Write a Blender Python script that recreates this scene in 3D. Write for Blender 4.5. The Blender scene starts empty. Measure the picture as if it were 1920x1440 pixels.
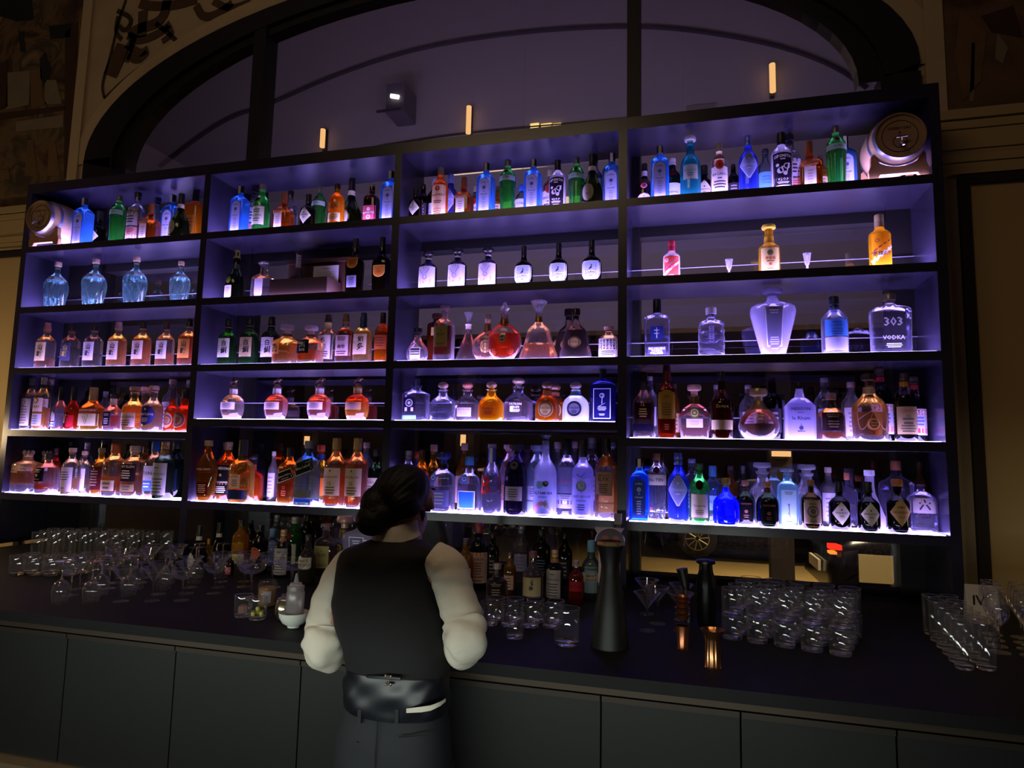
import bpy, math, random
from mathutils import Vector, Matrix

rnd = random.Random(11)
SC = bpy.context.scene
COL = SC.collection
PI = math.pi
sin, cos = math.sin, math.cos

# ---------------------------------------------------------------- camera
FPX = 1231.36                                    # focal length in pixels of the 1920x1440 frame
CAM = Vector((4.8421, -3.6683, 1.672))


def rot_axes(yaw, pitch, roll):
    rz = Matrix.Rotation(yaw, 3, 'Z')
    rx = Matrix.Rotation(pitch, 3, 'X')
    ry = Matrix.Rotation(roll, 3, 'Y')
    return rz @ rx @ ry


ROT = rot_axes(math.radians(15.2143), math.radians(6.1790), math.radians(-1.2182))


def ray(x, y):
    return ROT @ Vector(((x - 960) / FPX, 1.0, (720 - y) / FPX))


def atY(x, y, Y):
    d = ray(x, y)
    return CAM + d * ((Y - CAM.y) / d.y)


def atZ(x, y, Z):
    d = ray(x, y)
    return CAM + d * ((Z - CAM.z) / d.z)


cam_d = bpy.data.cameras.new('camera')
cam_d.sensor_width = 36.0
cam_d.lens = FPX / 1920 * 36.0
cam_d.clip_start = 0.05
cam_o = bpy.data.objects.new('camera', cam_d)
COL.objects.link(cam_o)
right, fwd, up = ROT.col[0], ROT.col[1], ROT.col[2]
m4 = Matrix((right, up, -fwd)).transposed().to_4x4()
m4.translation = CAM
cam_o.matrix_world = m4
SC.camera = cam_o

# ---------------------------------------------------------------- materials


def lin(h):
    h = h.lstrip('#')
    out = []
    for i in (0, 2, 4):
        c = int(h[i:i + 2], 16) / 255
        out.append(c / 12.92 if c <= 0.04045 else ((c + 0.055) / 1.055) ** 2.4)
    return (*out, 1.0)


MATS = {}


def warm(c):
    """Amber, red and brown glass or spirit lets next to no blue through."""
    if c[0] > 1.6 * c[2]:
        return (c[0], c[1], c[2] * .25, 1.0)
    return c



def new_mat(key):
    m = bpy.data.materials.new(key)
    m.use_nodes = True
    m.node_tree.nodes.clear()
    MATS[key] = m
    return m, m.node_tree.nodes, m.node_tree.links


def plain(h, rough=0.5, metal=0.0, spec=0.5, noise=0.0, scale=8.0, bump=0.0):
    key = f'plain_{h}_{rough}_{metal}_{noise}_{scale}_{bump}'
    if key in MATS:
        return MATS[key]
    m, n, l = new_mat(key)
    o = n.new('ShaderNodeOutputMaterial')
    p = n.new('ShaderNodeBsdfPrincipled')
    p.inputs['Base Color'].default_value = lin(h)
    p.inputs['Roughness'].default_value = rough
    p.inputs['Metallic'].default_value = metal
    p.inputs['Specular IOR Level'].default_value = spec
    if noise or bump:
        tc = n.new('ShaderNodeTexCoord')
        nt = n.new('ShaderNodeTexNoise')
        nt.inputs['Scale'].default_value = scale
        nt.inputs['Detail'].default_value = 6
        l.new(tc.outputs['Object'], nt.inputs['Vector'])
        if noise:
            mx = n.new('ShaderNodeMix')
            mx.data_type = 'RGBA'
            c = lin(h)
            mx.inputs[6].default_value = tuple(max(0, v * (1 - noise)) for v in c[:3]) + (1,)
            mx.inputs[7].default_value = tuple(min(1, v * (1 + noise)) for v in c[:3]) + (1,)
            l.new(nt.outputs['Fac'], mx.inputs[0])
            l.new(mx.outputs[2], p.inputs['Base Color'])
        if bump:
            b = n.new('ShaderNodeBump')
            b.inputs['Strength'].default_value = bump
            b.inputs['Distance'].default_value = 0.02
            l.new(nt.outputs['Fac'], b.inputs['Height'])
            l.new(b.outputs['Normal'], p.inputs['Normal'])
    l.new(p.outputs[0], o.inputs[0])
    return m


def emit(h, strength):
    key = f'emit_{h}_{strength}'
    if key in MATS:
        return MATS[key]
    m, n, l = new_mat(key)
    o = n.new('ShaderNodeOutputMaterial')
    e = n.new('ShaderNodeEmission')
    e.inputs[0].default_value = lin(h)
    e.inputs[1].default_value = strength
    l.new(e.outputs[0], o.inputs[0])
    return m


def shell(h, glow=0.1, edge=0.35, rough=0.03, fmax=1.0):
    """Thin bottle glass: clear tint, a share of light scattered in the wall (more at grazing angles), a mirror-like skin."""
    key = f'shell_{h}_{glow}_{edge}_{rough}_{fmax}'
    if key in MATS:
        return MATS[key]
    m, n, l = new_mat(key)
    o = n.new('ShaderNodeOutputMaterial')
    c = warm(lin(h))
    if min(c[:3]) > .55 and glow < .2:
        glow, edge = glow * .45, min(1.0, edge * 1.25)
    t = n.new('ShaderNodeBsdfTransparent')
    t.inputs[0].default_value = tuple(v ** .5 for v in c)      # light passes two walls
    s = n.new('ShaderNodeBsdfTranslucent')
    s.inputs[0].default_value = c
    d = n.new('ShaderNodeBsdfDiffuse')
    d.inputs[0].default_value = c
    sd = n.new('ShaderNodeMixShader')
    sd.inputs[0].default_value = 0.35
    l.new(s.outputs[0], sd.inputs[1])
    l.new(d.outputs[0], sd.inputs[2])
    lw = n.new('ShaderNodeLayerWeight')
    lw.inputs['Blend'].default_value = 0.35
    pw = n.new('ShaderNodeMath')
    pw.operation = 'POWER'
    pw.inputs[1].default_value = 2.2
    l.new(lw.outputs['Facing'], pw.inputs[0])
    mu = n.new('ShaderNodeMath')
    mu.operation = 'MULTIPLY_ADD'
    mu.use_clamp = True
    mu.inputs[1].default_value = edge
    mu.inputs[2].default_value = glow
    l.new(pw.outputs[0], mu.inputs[0])
    a = n.new('ShaderNodeMixShader')
    l.new(mu.outputs[0], a.inputs[0])
    l.new(t.outputs[0], a.inputs[1])
    l.new(sd.outputs[0], a.inputs[2])
    g = n.new('ShaderNodeBsdfGlossy')
    g.inputs['Roughness'].default_value = rough
    f = n.new('ShaderNodeFresnel')
    f.inputs['IOR'].default_value = 1.5
    b = n.new('ShaderNodeMixShader')
    cl = n.new('ShaderNodeMath')
    cl.operation = 'MINIMUM'
    cl.inputs[1].default_value = fmax
    l.new(f.outputs[0], cl.inputs[0])
    l.new(cl.outputs[0], b.inputs[0])
    l.new(a.outputs[0], b.inputs[1])
    l.new(g.outputs[0], b.inputs[2])
    l.new(b.outputs[0], o.inputs[0])
    return m


def liquid(h, scatter=0.2, ior=1.33):
    key = f'liquid_{h}_{scatter}_{ior}'
    if key in MATS:
        return MATS[key]
    m, n, l = new_mat(key)
    if min(lin(h)[:3]) > .5:
        scatter *= .3
    o = n.new('ShaderNodeOutputMaterial')
    p = n.new('ShaderNodeBsdfPrincipled')
    c = warm(lin(h))
    p.inputs['Base Color'].default_value = tuple(v ** .55 for v in c)
    p.inputs['Transmission Weight'].default_value = 1.0
    p.inputs['Roughness'].default_value = 0.0
    p.inputs['IOR'].default_value = ior
    s = n.new('ShaderNodeBsdfTranslucent')
    s.inputs[0].default_value = c
    x = n.new('ShaderNodeMixShader')
    x.inputs[0].default_value = scatter
    l.new(p.outputs[0], x.inputs[1])
    l.new(s.outputs[0], x.inputs[2])
    l.new(x.outputs[0], o.inputs[0])
    return m


def paper(h, through=0.3, rough=0.6):
    key = f'paper_{h}_{through}'
    if key in MATS:
        return MATS[key]
    m, n, l = new_mat(key)
    o = n.new('ShaderNodeOutputMaterial')
    d = n.new('ShaderNodeBsdfDiffuse')
    d.inputs[0].default_value = lin(h)
    s = n.new('ShaderNodeBsdfTranslucent')
    s.inputs[0].default_value = lin(h)
    x = n.new('ShaderNodeMixShader')
    x.inputs[0].default_value = through
    l.new(d.outputs[0], x.inputs[1])
    l.new(s.outputs[0], x.inputs[2])
    l.new(x.outputs[0], o.inputs[0])
    return m


# ---------------------------------------------------------------- mesh building


class MB:
    def __init__(s):
        s.v, s.f, s.m = [], [], []

    def add(s, vs, fs, mi=0):
        b = len(s.v)
        s.v += [tuple(p) for p in vs]
        for f in fs:
            s.f.append(tuple(b + i for i in f))
            s.m.append(mi)
        return s

    def box(s, x0, x1, y0, y1, z0, z1, mi=0):
        vs = [(x, y, z) for z in (z0, z1) for y in (y0, y1) for x in (x0, x1)]
        return s.add(vs, [(0, 2, 3, 1), (4, 5, 7, 6), (0, 1, 5, 4), (2, 6, 7, 3), (0, 4, 6, 2), (1, 3, 7, 5)], mi)

    def rings(s, rs, cap0=True, cap1=True, mi=0, closed=True):
        n = len(rs[0])
        vs = [p for r in rs for p in r]
        fs = []
        for k in range(len(rs) - 1):
            for i in range(n if closed else n - 1):
                j = (i + 1) % n
                fs.append((k * n + i, k * n + j, (k + 1) * n + j, (k + 1) * n + i))
        if cap0:
            fs.append(tuple(range(n - 1, -1, -1)))
        if cap1:
            fs.append(tuple((len(rs) - 1) * n + i for i in range(n)))
        return s.add(vs, fs, mi)

    def lathe(s, prof, seg=24, c=(0, 0, 0), mi=0, cap0=True, cap1=True, flute=0, fd=0.0):
        rs = []
        for r, z in prof:
            rs.append([(c[0] + r * (1 + (fd * cos(flute * a) if flute else 0)) * cos(a), c[1] + r * (1 + (fd * cos(flute * a) if flute else 0)) * sin(a), c[2] + z)
                       for a in (2 * PI * i / seg for i in range(seg))])
        return s.rings(rs, cap0, cap1, mi)

    def tube(s, pts, rad, seg=8, mi=0, cap=True):
        pts = [Vector(p) for p in pts]
        rads = rad if isinstance(rad, (list, tuple)) else [rad] * len(pts)
        rs, prev = [], None
        for i, p in enumerate(pts):
            d = (pts[min(i + 1, len(pts) - 1)] - pts[max(i - 1, 0)]).normalized()
            a = prev if prev else (Vector((0, 0, 1)) if abs(d.z) < 0.9 else Vector((1, 0, 0)))
            u = (a - d * a.dot(d)).normalized()
            prev = u
            w = d.cross(u)
            rs.append([p + (u * cos(t) + w * sin(t)) * rads[i] for t in (2 * PI * k / seg for k in range(seg))])
        return s.rings(rs, cap, cap, mi)

    def build(s, name, mats, parent=None, loc=None, rz=0.0, smooth=True, angle=40):
        me = bpy.data.meshes.new(name)
        me.from_pydata(s.v, [], s.f)
        for m in (mats if isinstance(mats, (list, tuple)) else [mats]):
            me.materials.append(m)
        if any(s.m):
            me.polygons.foreach_set('material_index', s.m)
        if smooth:
            me.polygons.foreach_set('use_smooth', [True] * len(me.polygons))
            me.set_sharp_from_angle(angle=math.radians(angle))
        me.update()
        o = bpy.data.objects.new(name, me)
        COL.objects.link(o)
        if parent:
            o.parent = parent
        if loc:
            o.location = loc
        if rz:
            o.rotation_euler = (0, 0, rz)
        return o


LABELS = {}


def tag(o, label, cat, group=None, kind=None):
    LABELS.setdefault(label, []).append(o.name)
    o['label'] = label
    o['category'] = cat
    if group:
        o['group'] = group
    if kind:
        o['kind'] = kind
    return o


def thing(name, label, cat, loc=(0, 0, 0), rz=0.0, group=None):
    o = bpy.data.objects.new(name, None)
    COL.objects.link(o)
    o.empty_display_size = 0.05
    o.location = loc
    o.rotation_euler = (0, 0, rz)
    return tag(o, label, cat, group)


def struct(name, mb, mat, label=None, smooth=False):
    o = mb.build(name, mat, smooth=smooth)
    o['kind'] = 'structure'
    o['label'] = label or ('the ' + name.replace('_', ' ') + ' of the dim vaulted bar room')
    o['category'] = name.split('_')[0]
    return o


def dup(root, loc, label, group=None, rz=None, scale=None):
    r = root.copy()
    COL.objects.link(r)
    r.location = loc
    if rz is not None:
        r.rotation_euler = (r.rotation_euler[0], r.rotation_euler[1], rz)
    if scale:
        r.scale = scale
    tag(r, label, root['category'], group or root.get('group'))
    for ch in list(root.children):
        c = ch.copy()
        COL.objects.link(c)
        c.parent = r
        for g in list(ch.children):
            d = g.copy()
            COL.objects.link(d)
            d.parent = c
    return r


def chaikin(p, n=1):
    for _ in range(n):
        q = [p[0]]
        for a, b in zip(p[:-1], p[1:]):
            q.append(tuple(0.75 * u + 0.25 * w for u, w in zip(a, b)))
            q.append(tuple(0.25 * u + 0.75 * w for u, w in zip(a, b)))
        q.append(p[-1])
        p = q
    return p


# ---------------------------------------------------------------- lettering (built-in font, one evaluation per string)
_TXT = {}


def text2d(s, bold=True):
    if s in _TXT:
        return _TXT[s]
    c = bpy.data.curves.new('lettering', 'FONT')
    c.body = s
    c.resolution_u = 1
    c.offset = 0.018 if s.isascii() else 0.03
    o = bpy.data.objects.new('lettering', c)
    COL.objects.link(o)
    dg = bpy.context.evaluated_depsgraph_get()
    me = bpy.data.meshes.new_from_object(o.evaluated_get(dg))
    vs = [(v.co.x, v.co.y) for v in me.vertices]
    fs = [tuple(p.vertices) for p in me.polygons]
    bpy.data.objects.remove(o)
    bpy.data.curves.remove(c)
    bpy.data.meshes.remove(me)
    x0, x1 = min(v[0] for v in vs), max(v[0] for v in vs)
    y0, y1 = min(v[1] for v in vs), max(v[1] for v in vs)
    w = max(x1 - x0, 1e-6)
    out = ([((x - (x0 + x1) / 2) / w, (y - (y0 + y1) / 2) / w) for x, y in vs], fs, (y1 - y0) / w)
    _TXT[s] = out
    return out

# ---------------------------------------------------------------- bottles
def L(sh, t0, t1, w, col, txt=(), ink='#1b1626', inks=(), border=None, rot=0.0, xo=0.0, thru=0.3, off=0.0006, name='label', metal=False):
    return dict(sh=sh, t0=t0, t1=t1, w=w, col=col, txt=txt, ink=[ink, *inks], border=border, rot=rot, xo=xo, thru=thru, off=off, name=name, metal=metal)


def shape_w(sh, v):
    if sh == 'rect':
        return 1.0
    if sh == 'arch':
        return 1.0 if v < 0.82 else max(0.35, math.sqrt(max(0, 1 - ((v - 0.82) / 0.18) ** 2)) * 0.65 + 0.35)
    if sh == 'diamond':
        return max(0.02, 1 - abs(2 * v - 1))
    if sh == 'oval':
        return max(0.04, math.sqrt(max(0, 1 - (2 * v - 1) ** 2)))
    if sh == 'shield':
        return 1.0 if v > 0.45 else max(0.05, math.sqrt(max(0, 1 - ((0.45 - v) / 0.45) ** 2)))
    if sh == 'tag':
        return 1.0 if v > 0.15 else 0.7 + 0.3 * v / 0.15
    if sh == 'house':
        return 1.0 if v < 0.72 else max(0.05, (1 - v) / 0.28)
    if sh == 'trap':
        return 0.75 + 0.25 * v
    return 1.0


class Body:
    def __init__(s, k, H):
        s.H, s.k = H, k
        s.hx0 = k['asp'] * H / 2
        s.dr, s.p = k.get('dr', 1.0), k.get('p', 2.0)
        pr = [(t, r) for t, r in k['prof']]
        s.prof = chaikin(pr, k.get('round', 1)) if k.get('round', 1) else pr

    def R(s, t):
        p = s.prof
        if t <= p[0][0]:
            return p[0][1]
        for a, b in zip(p[:-1], p[1:]):
            if t <= b[0]:
                f = (t - a[0]) / max(1e-9, b[0] - a[0])
                return a[1] + (b[1] - a[1]) * f
        return p[-1][1]

    def dims(s, t, grow=1.0):
        R = s.R(t)
        hx = R * s.hx0 * grow
        hy = min(R, s.dr * (0.5 + 0.5 * min(R, 1.0))) * s.hx0 * grow
        f = min(1, max(0, (R - 0.45) / 0.3))
        p = 2 + (s.p - 2) * f * f * (3 - 2 * f)
        return hx, hy, p

    def ring(s, t, n=32, grow=1.0, inset=0.0):
        hx, hy, p = s.dims(t, grow)
        hx, hy = max(hx - inset, 0.0005), max(hy - inset, 0.0005)
        mod = s.k.get('mod')
        out = []
        for i in range(n):
            a = 2 * PI * (i + 0.5) / n
            ca, sa = cos(a), sin(a)
            x = math.copysign(abs(ca) ** (2 / p), ca) * hx
            y = math.copysign(abs(sa) ** (2 / p), sa) * hy
            if mod:
                m = mod(a, t)
                x, y = x * m, y * m
            out.append((x, y, t * s.H))
        return out

    def surf(s, sx, t, off):
        """Point on the front skin at arc distance sx from the centre line and height share t."""
        hx, hy, p = s.dims(t)
        if p < 2.3:
            a = max(-1.5, min(1.5, sx / max(hx, 1e-4)))
            x, y = hx * sin(a), -hy * cos(a)
        else:
            x = max(-hx * 0.985, min(hx * 0.985, sx))
            y = -hy * (1 - abs(x / hx) ** p) ** (1 / p)
        nx = math.copysign(abs(x / hx) ** (p - 1) / hx, x)
        ny = -(abs(y / hy) ** (p - 1)) / hy
        q = math.hypot(nx, ny) or 1
        return (x + nx / q * off, y + ny / q * off, t * s.H)


def label_mesh(b, lab, parent):
    H = b.H
    hw = lab['w'] * b.hx0
    t0, t1 = lab['t0'], lab['t1']
    h = (t1 - t0) * H
    tc = (t0 + t1) / 2
    cr, sr = cos(lab['rot']), sin(lab['rot'])
    mb = MB()

    def put(u, v, off):          # u in -1..1 of the half width, v in 0..1 of the height
        sx, sz = u * hw, (v - 0.5) * h
        sx, sz = sx * cr - sz * sr, sx * sr + sz * cr
        return b.surf(sx + lab['xo'] * b.hx0, tc + sz / H, off)

    def patch(grow, off, mi, nv=None, nu=10):
        nv = nv or (4 if lab['sh'] == 'rect' else 12)
        vs, fs = [], []
        for j in range(nv + 1):
            v = j / nv
            w = shape_w(lab['sh'], v)
            vv = 0.5 + (v - 0.5) * (1 + 2 * grow / h * hw) if grow else v
            for i in range(nu + 1):
                u = (2 * i / nu - 1) * (w + grow)
                vs.append(put(u, vv, off))
        for j in range(nv):
            for i in range(nu):
                a = j * (nu + 1) + i
                fs.append((a, a + 1, a + nu + 2, a + nu + 1))
        mb.add(vs, fs, mi)

    off = lab['off']
    if lab['border']:
        patch(0.09, off * 0.6, len(lab['ink']) + 1)
    if lab['thru'] < .8:
        patch(0.0, off, 0)
    for e in lab['txt']:
        kind = e[0]
        if kind == 'lines':
            _, v0, v1, n, wf = e[:5]
            ink = e[5] if len(e) > 5 else 1
            for q in range(n):
                v = v0 + (v1 - v0) * (q / max(1, n - 1))
                w = wf * (0.75 + 0.25 * ((q * 37) % 10) / 10)
                dv = 0.22 * abs(v1 - v0) / max(1, n - 1) if n > 1 else 0.02
                q4 = [put(-w + 2 * w * i / 6, v + s_ * dv, off * 2) for s_ in (-1, 1) for i in range(7)]
                mb.add(q4, [(i, i + 1, i + 8, i + 7) for i in range(6)], ink)
        elif kind in ('disc', 'ring'):
            v, r = e[1], e[2]
            ink = e[3] if len(e) > 3 else 1
            u0 = e[4] if len(e) > 4 else 0
            n = 20
            ro = [put(u0 + r * cos(2 * PI * i / n), v + r * hw / h * sin(2 * PI * i / n), off * 2) for i in range(n)]
            if kind == 'disc':
                mb.add(ro, [tuple(range(n))], ink)
            else:
                ri = [put(u0 + 0.72 * r * cos(2 * PI * i / n), v + 0.72 * r * hw / h * sin(2 * PI * i / n), off * 2) for i in range(n)]
                mb.add(ro + ri, [(i, (i + 1) % n, n + (i + 1) % n, n + i) for i in range(n)], ink)
        elif kind == 'box':
            _, u0, u1, v0, v1 = e[:5]
            ink = e[5] if len(e) > 5 else 1
            q4 = [put(u0 + (u1 - u0) * i / 6, v, off * 1.6) for v in (v0, v1) for i in range(7)]
            mb.add(q4, [(i, i + 1, i + 8, i + 7) for i in range(6)], ink)
        elif kind == 'line':
            _, u0, v0, u1, v1, th = e[:6]
            ink = e[6] if len(e) > 6 else 1
            a = Vector((u0 * hw, v0 * h))
            d = Vector((u1 * hw, v1 * h)) - a
            nrm = Vector((-d.y, d.x)).normalized() * th * hw
            n = 5
            q4 = []
            for sg in (-1, 1):
                for i in range(n + 1):
                    p = a + d * (i / n) + nrm * sg * (1 - 0.5 * i / n)
                    q4.append(put(p.x / hw, p.y / h, off * 2))
            mb.add(q4, [(i, i + 1, i + n + 2, i + n + 1) for i in range(n)], ink)
        else:
            st, v, wf = e[:3]
            ink = e[3] if len(e) > 3 else 1
            mh = e[4] if len(e) > 4 else 0.4
            arc = e[5] if len(e) > 5 else 0.0
            u0 = e[6] if len(e) > 6 else 0.0
            vs, fs, asp = text2d(st)
            wd = wf * 2 * hw
            if wd * asp > mh * h:
                wd = mh * h / asp
            pts = [put(u0 + x * wd / hw, v + (y * wd - arc * hw * (2 * x) ** 2) / h, off * 2) for x, y in vs]
            mb.add(pts, fs, ink)
    mats = [paper(lab['col'], lab['thru']) if not lab['metal'] else plain(lab['col'], 0.3, 0.8)] + [plain(c, 0.6) for c in lab['ink']]
    if lab['border']:
        mats.append(plain(lab['border'], 0.5))
    return mb.build(lab['name'], mats, parent, smooth=True)


def cap_mesh(mb, style, z0, z1, r):
    h = z1 - z0
    if style == 'screw':
        mb.lathe([(r, z0), (r * 1.04, z0 + 0.02 * h), (r * 1.02, z0 + 0.42 * h), (r * 0.97, z0 + 0.46 * h), (r * 1.02, z0 + 0.5 * h), (r * 1.02, z0 + 0.92 * h), (r * 0.92, z1)], 20)
    elif style == 'cork':
        mb.lathe([(r * 0.8, z0), (r * 0.85, z0 + 0.3 * h), (r * 1.15, z0 + 0.34 * h), (r * 1.18, z0 + 0.9 * h), (r * 1.05, z1)], 20)
    elif style == 'ball':
        pr = [(r * 0.75, z0), (r * 0.75, z0 + 0.18 * h)]
        pr += [(r * 1.55 * sin(a), z0 + 0.58 * h - 0.42 * h * cos(a)) for a in (0.5 + 2.6 * i / 9 for i in range(10))]
        mb.lathe(pr, 20)
    elif style == 'flat':
        mb.lathe([(r * 0.8, z0), (r * 0.85, z0 + 0.4 * h), (r * 1.6, z0 + 0.5 * h), (r * 1.7, z0 + 0.75 * h), (r * 1.5, z1)], 24)
    elif style == 'cone':
        mb.lathe([(r * 1.25, z0), (r * 1.1, z0 + 0.5 * h), (r * 0.95, z0 + 0.62 * h), (r * 1.0, z0 + 0.7 * h), (r * 0.98, z0 + 0.95 * h), (r * 0.85, z1)], 20)
    elif style == 'flare':
        mb.lathe([(r * 0.7, z0), (r * 0.75, z0 + 0.25 * h), (r * 1.1, z0 + 0.6 * h), (r * 1.9, z0 + 0.97 * h), (r * 1.8, z1)], 24, flute=12, fd=0.05)
    elif style == 'wax':
        mb.lathe([(r * 1.2, z0), (r * 1.05, z0 + 0.25 * h), (r * 1.0, z0 + 0.7 * h), (r * 1.08, z0 + 0.8 * h), (r * 1.0, z0 + 0.97 * h), (r * 0.8, z1)], 18, flute=5, fd=0.03)
    elif style == 'crown':
        mb.lathe([(r * 0.8, z0), (r, z0 + 0.1 * h), (r * 1.05, z0 + 0.4 * h)], 24)
        for i in range(8):
            a = 2 * PI * i / 8
            mb.lathe([(r * 0.22, 0), (r * 0.3, 0.3 * h), (r * 0.06, 0.62 * h)], 8, (r * 0.95 * cos(a), r * 0.95 * sin(a), z0 + 0.36 * h))
    elif style == 'fleur':
        mb.lathe([(r * 0.7, z0), (r * 0.9, z0 + 0.1 * h), (r * 0.6, z0 + 0.2 * h), (r * 1.25, z0 + 0.32 * h), (r * 0.8, z0 + 0.42 * h), (r * 1.6, z0 + 0.58 * h), (r * 1.0, z0 + 0.72 * h), (r * 0.7, z0 + 0.82 * h), (r * 0.6, z0 + 0.92 * h), (r * 0.15, z1)], 20, flute=6, fd=0.16)
    elif style == 'fan':
        mb.lathe([(r * 0.8, z0), (r * 0.9, z0 + 0.12 * h), (r * 1.0, z0 + 0.3 * h), (r * 1.6, z0 + 0.7 * h), (r * 2.6, z0 + 0.97 * h), (r * 2.4, z1)], 32, flute=10, fd=0.06)
    elif style == 'horse':
        mb.lathe([(r * 0.9, z0), (r * 0.95, z0 + 0.2 * h), (r * 0.7, z0 + 0.34 * h), (r * 0.25, z0 + 0.4 * h)], 14)
        q = h
        mb.tube([(-0.9 * r, 0, z0 + 0.72 * q), (-0.3 * r, 0, z0 + 0.78 * q), (0.5 * r, 0, z0 + 0.8 * q), (0.9 * r, 0, z0 + 0.92 * q), (1.3 * r, 0, z0 + 0.95 * q), (1.6 * r, 0, z0 + 0.86 * q)], [0.1 * q, 0.17 * q, 0.17 * q, 0.12 * q, 0.1 * q, 0.05 * q])
        mb.tube([(0.1 * r, 0, z0 + 0.85 * q), (0.2 * r, 0, z0 + 1.05 * q), (0.4 * r, 0, z0 + 1.15 * q)], [0.12 * q, 0.1 * q, 0.07 * q])
        for dx, ex in ((-0.7, -1.5), (-0.5, -0.9), (0.5, 1.1), (0.6, 0.5)):
            mb.tube([(dx * r, 0, z0 + 0.72 * q), ((dx + ex) / 2 * r, 0, z0 + 0.58 * q), (ex * r, 0, z0 + 0.42 * q)], [0.07 * q, 0.05 * q, 0.03 * q], 6)
        mb.tube([(-0.9 * r, 0, z0 + 0.75 * q), (-1.5 * r, 0, z0 + 0.7 * q)], [0.05 * q, 0.02 * q], 6)
    elif style == 'stick':
        mb.tube([(-0.2 * r, 0, z0), (-0.3 * r, 0, z1)], 0.22 * r, 8)
    else:
        mb.lathe([(r, z0), (r * 1.03, z0 + 0.03 * h), (r * 1.0, z0 + 0.93 * h), (r * 0.9, z1)], 20)


BOTTLES = 0


def make_bottle(k, H, loc, label, group, rz=0.0, name=None, cat=None):
    """A bottle as glass body, liquid, cap, sleeves and labels under one Empty at its base."""
    global BOTTLES
    BOTTLES += 1
    root = thing(name or k.get('n', 'liquor_bottle'), label, cat or k.get('cat', 'bottle'), loc, rz, group)
    b = Body(k, H)
    capd = k.get('cap')
    top = b.prof[-1][0]
    ts = [t for t, _ in b.prof]
    if k.get('fine'):
        ts = sorted(set(ts) | {k['fine'] * i for i in range(int(top / k['fine']))})
    seg = k.get('seg', 36 if b.p > 2.5 else 28)
    g = k['glass']
    gm = shell(*g) if isinstance(g, tuple) else g
    mb = MB()
    rs = [b.ring(t, seg) for t in ts]
    mb.rings(rs, True, False)
    if k.get('extra'):
        k['extra'](mb, b)
    mb.build('body', gm, root, angle=k.get('ang', 35))
    liq = k.get('liq')
    if liq:
        col, fill = liq[0], liq[1]
        t0 = 0.035 if not k.get('thick') else k['thick']
        lts = [t0] + [t for t in ts if t0 < t < fill] + [fill]
        mb = MB()
        ins = 0.0022
        mb.rings([b.ring(t, seg, 1.0, ins + (0.004 if i == 0 else 0)) for i, t in enumerate(lts)], True, True)
        mb.build('liquid', liquid(col, liq[2] if len(liq) > 2 else 0.2), root, angle=35)
    if k.get('thick'):
        mb = MB()
        bt = [0.004] + [t for t in ts if 0.004 < t < k['thick'] - 0.01] + [k['thick'] - 0.006]
        mb.rings([b.ring(t, seg, 1.0, 0.0015) for t in bt], True, True)
        mb.build('base', liquid(k.get('basecol', '#f4f2ff'), 0.25, 1.5), root)
    for (t0, t1, c, *rest) in k.get('sleeve', ()):
        mb = MB()
        tt = [t0] + [t for t in ts if t0 < t < t1] + [t1]
        mb.rings([b.ring(t, seg, 1.0, -0.0008) for t in tt], False, False)
        mb.build(rest[1] if len(rest) > 1 else 'neck_foil', plain(c, 0.35, rest[0] if rest else 0.0), root)
    if capd:
        t0, style, c, r = capd[:4]
        mb = MB()
        cap_mesh(mb, style, t0 * H, H, r * b.hx0)
        cm = c if not isinstance(c, str) else plain(c, capd[4] if len(capd) > 4 else 0.4, capd[5] if len(capd) > 5 else 0.0)
        mb.build({'ball': 'stopper', 'flat': 'stopper', 'fan': 'stopper', 'fleur': 'stopper', 'flare': 'stopper', 'crown': 'stopper', 'horse': 'horse_stopper', 'stick': 'pourer'}.get(style, 'cap'), cm, root)
    if k.get('strip'):
        c, w = k['strip'][:2]
        t0 = capd[0] - 0.02
        mb = MB()
        r = capd[3] * b.hx0 * 1.06
        vs = [(r * sin(a), -r * cos(a), z) for z in (t0 * H, H * 0.99) for a in (-w, 0, w)]
        mb.add(vs, [(0, 1, 4, 3), (1, 2, 5, 4)])
        mb.build('tax_strip', paper(c, 0.1), root)
    for lab in k.get('lab', ()):
        label_mesh(b, lab, root)
    if k.get('hook'):
        k['hook'](root, b)
    return root

# ---------------------------------------------------------------- kinds of bottle (shares of the total height, half widths)
STD = [(0, .93), (.02, 1), (.58, 1), (.66, .93), (.72, .66), (.76, .42), (.8, .36), (.94, .35)]
BORD = [(0, .95), (.015, 1), (.60, 1), (.68, .9), (.74, .55), (.79, .40), (.95, .37)]
SLIM = [(0, .94), (.02, 1), (.5, 1), (.6, .9), (.68, .55), (.74, .36), (.95, .33)]
JUG = [(0, .9), (.03, 1), (.5, 1), (.58, .93), (.66, .55), (.7, .36), (.86, .34)]
SQ = [(0, .97), (.015, 1), (.66, 1), (.72, .92), (.77, .5), (.8, .34), (.95, .32)]
CLEAR = ('#f2f2ff', .05, .5)
AMB = ('#ffb060', .16, .4)
DARK = ('#0d0f0c', .25, .1)
GREEN = ('#4fae58', .28, .4)
DKGREEN = ('#123318', .3, .3)
BLUE = ('#4c9dff', .42, .3)
PAPER, CREAM, LILAC = '#efeaf6', '#e9dcb4', '#dcd2f4'


def flutes(n, d, t1):
    return lambda a, t: 1 + (d * abs(cos(n * a / 2)) - d if 0.03 < t < t1 else 0)


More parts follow.
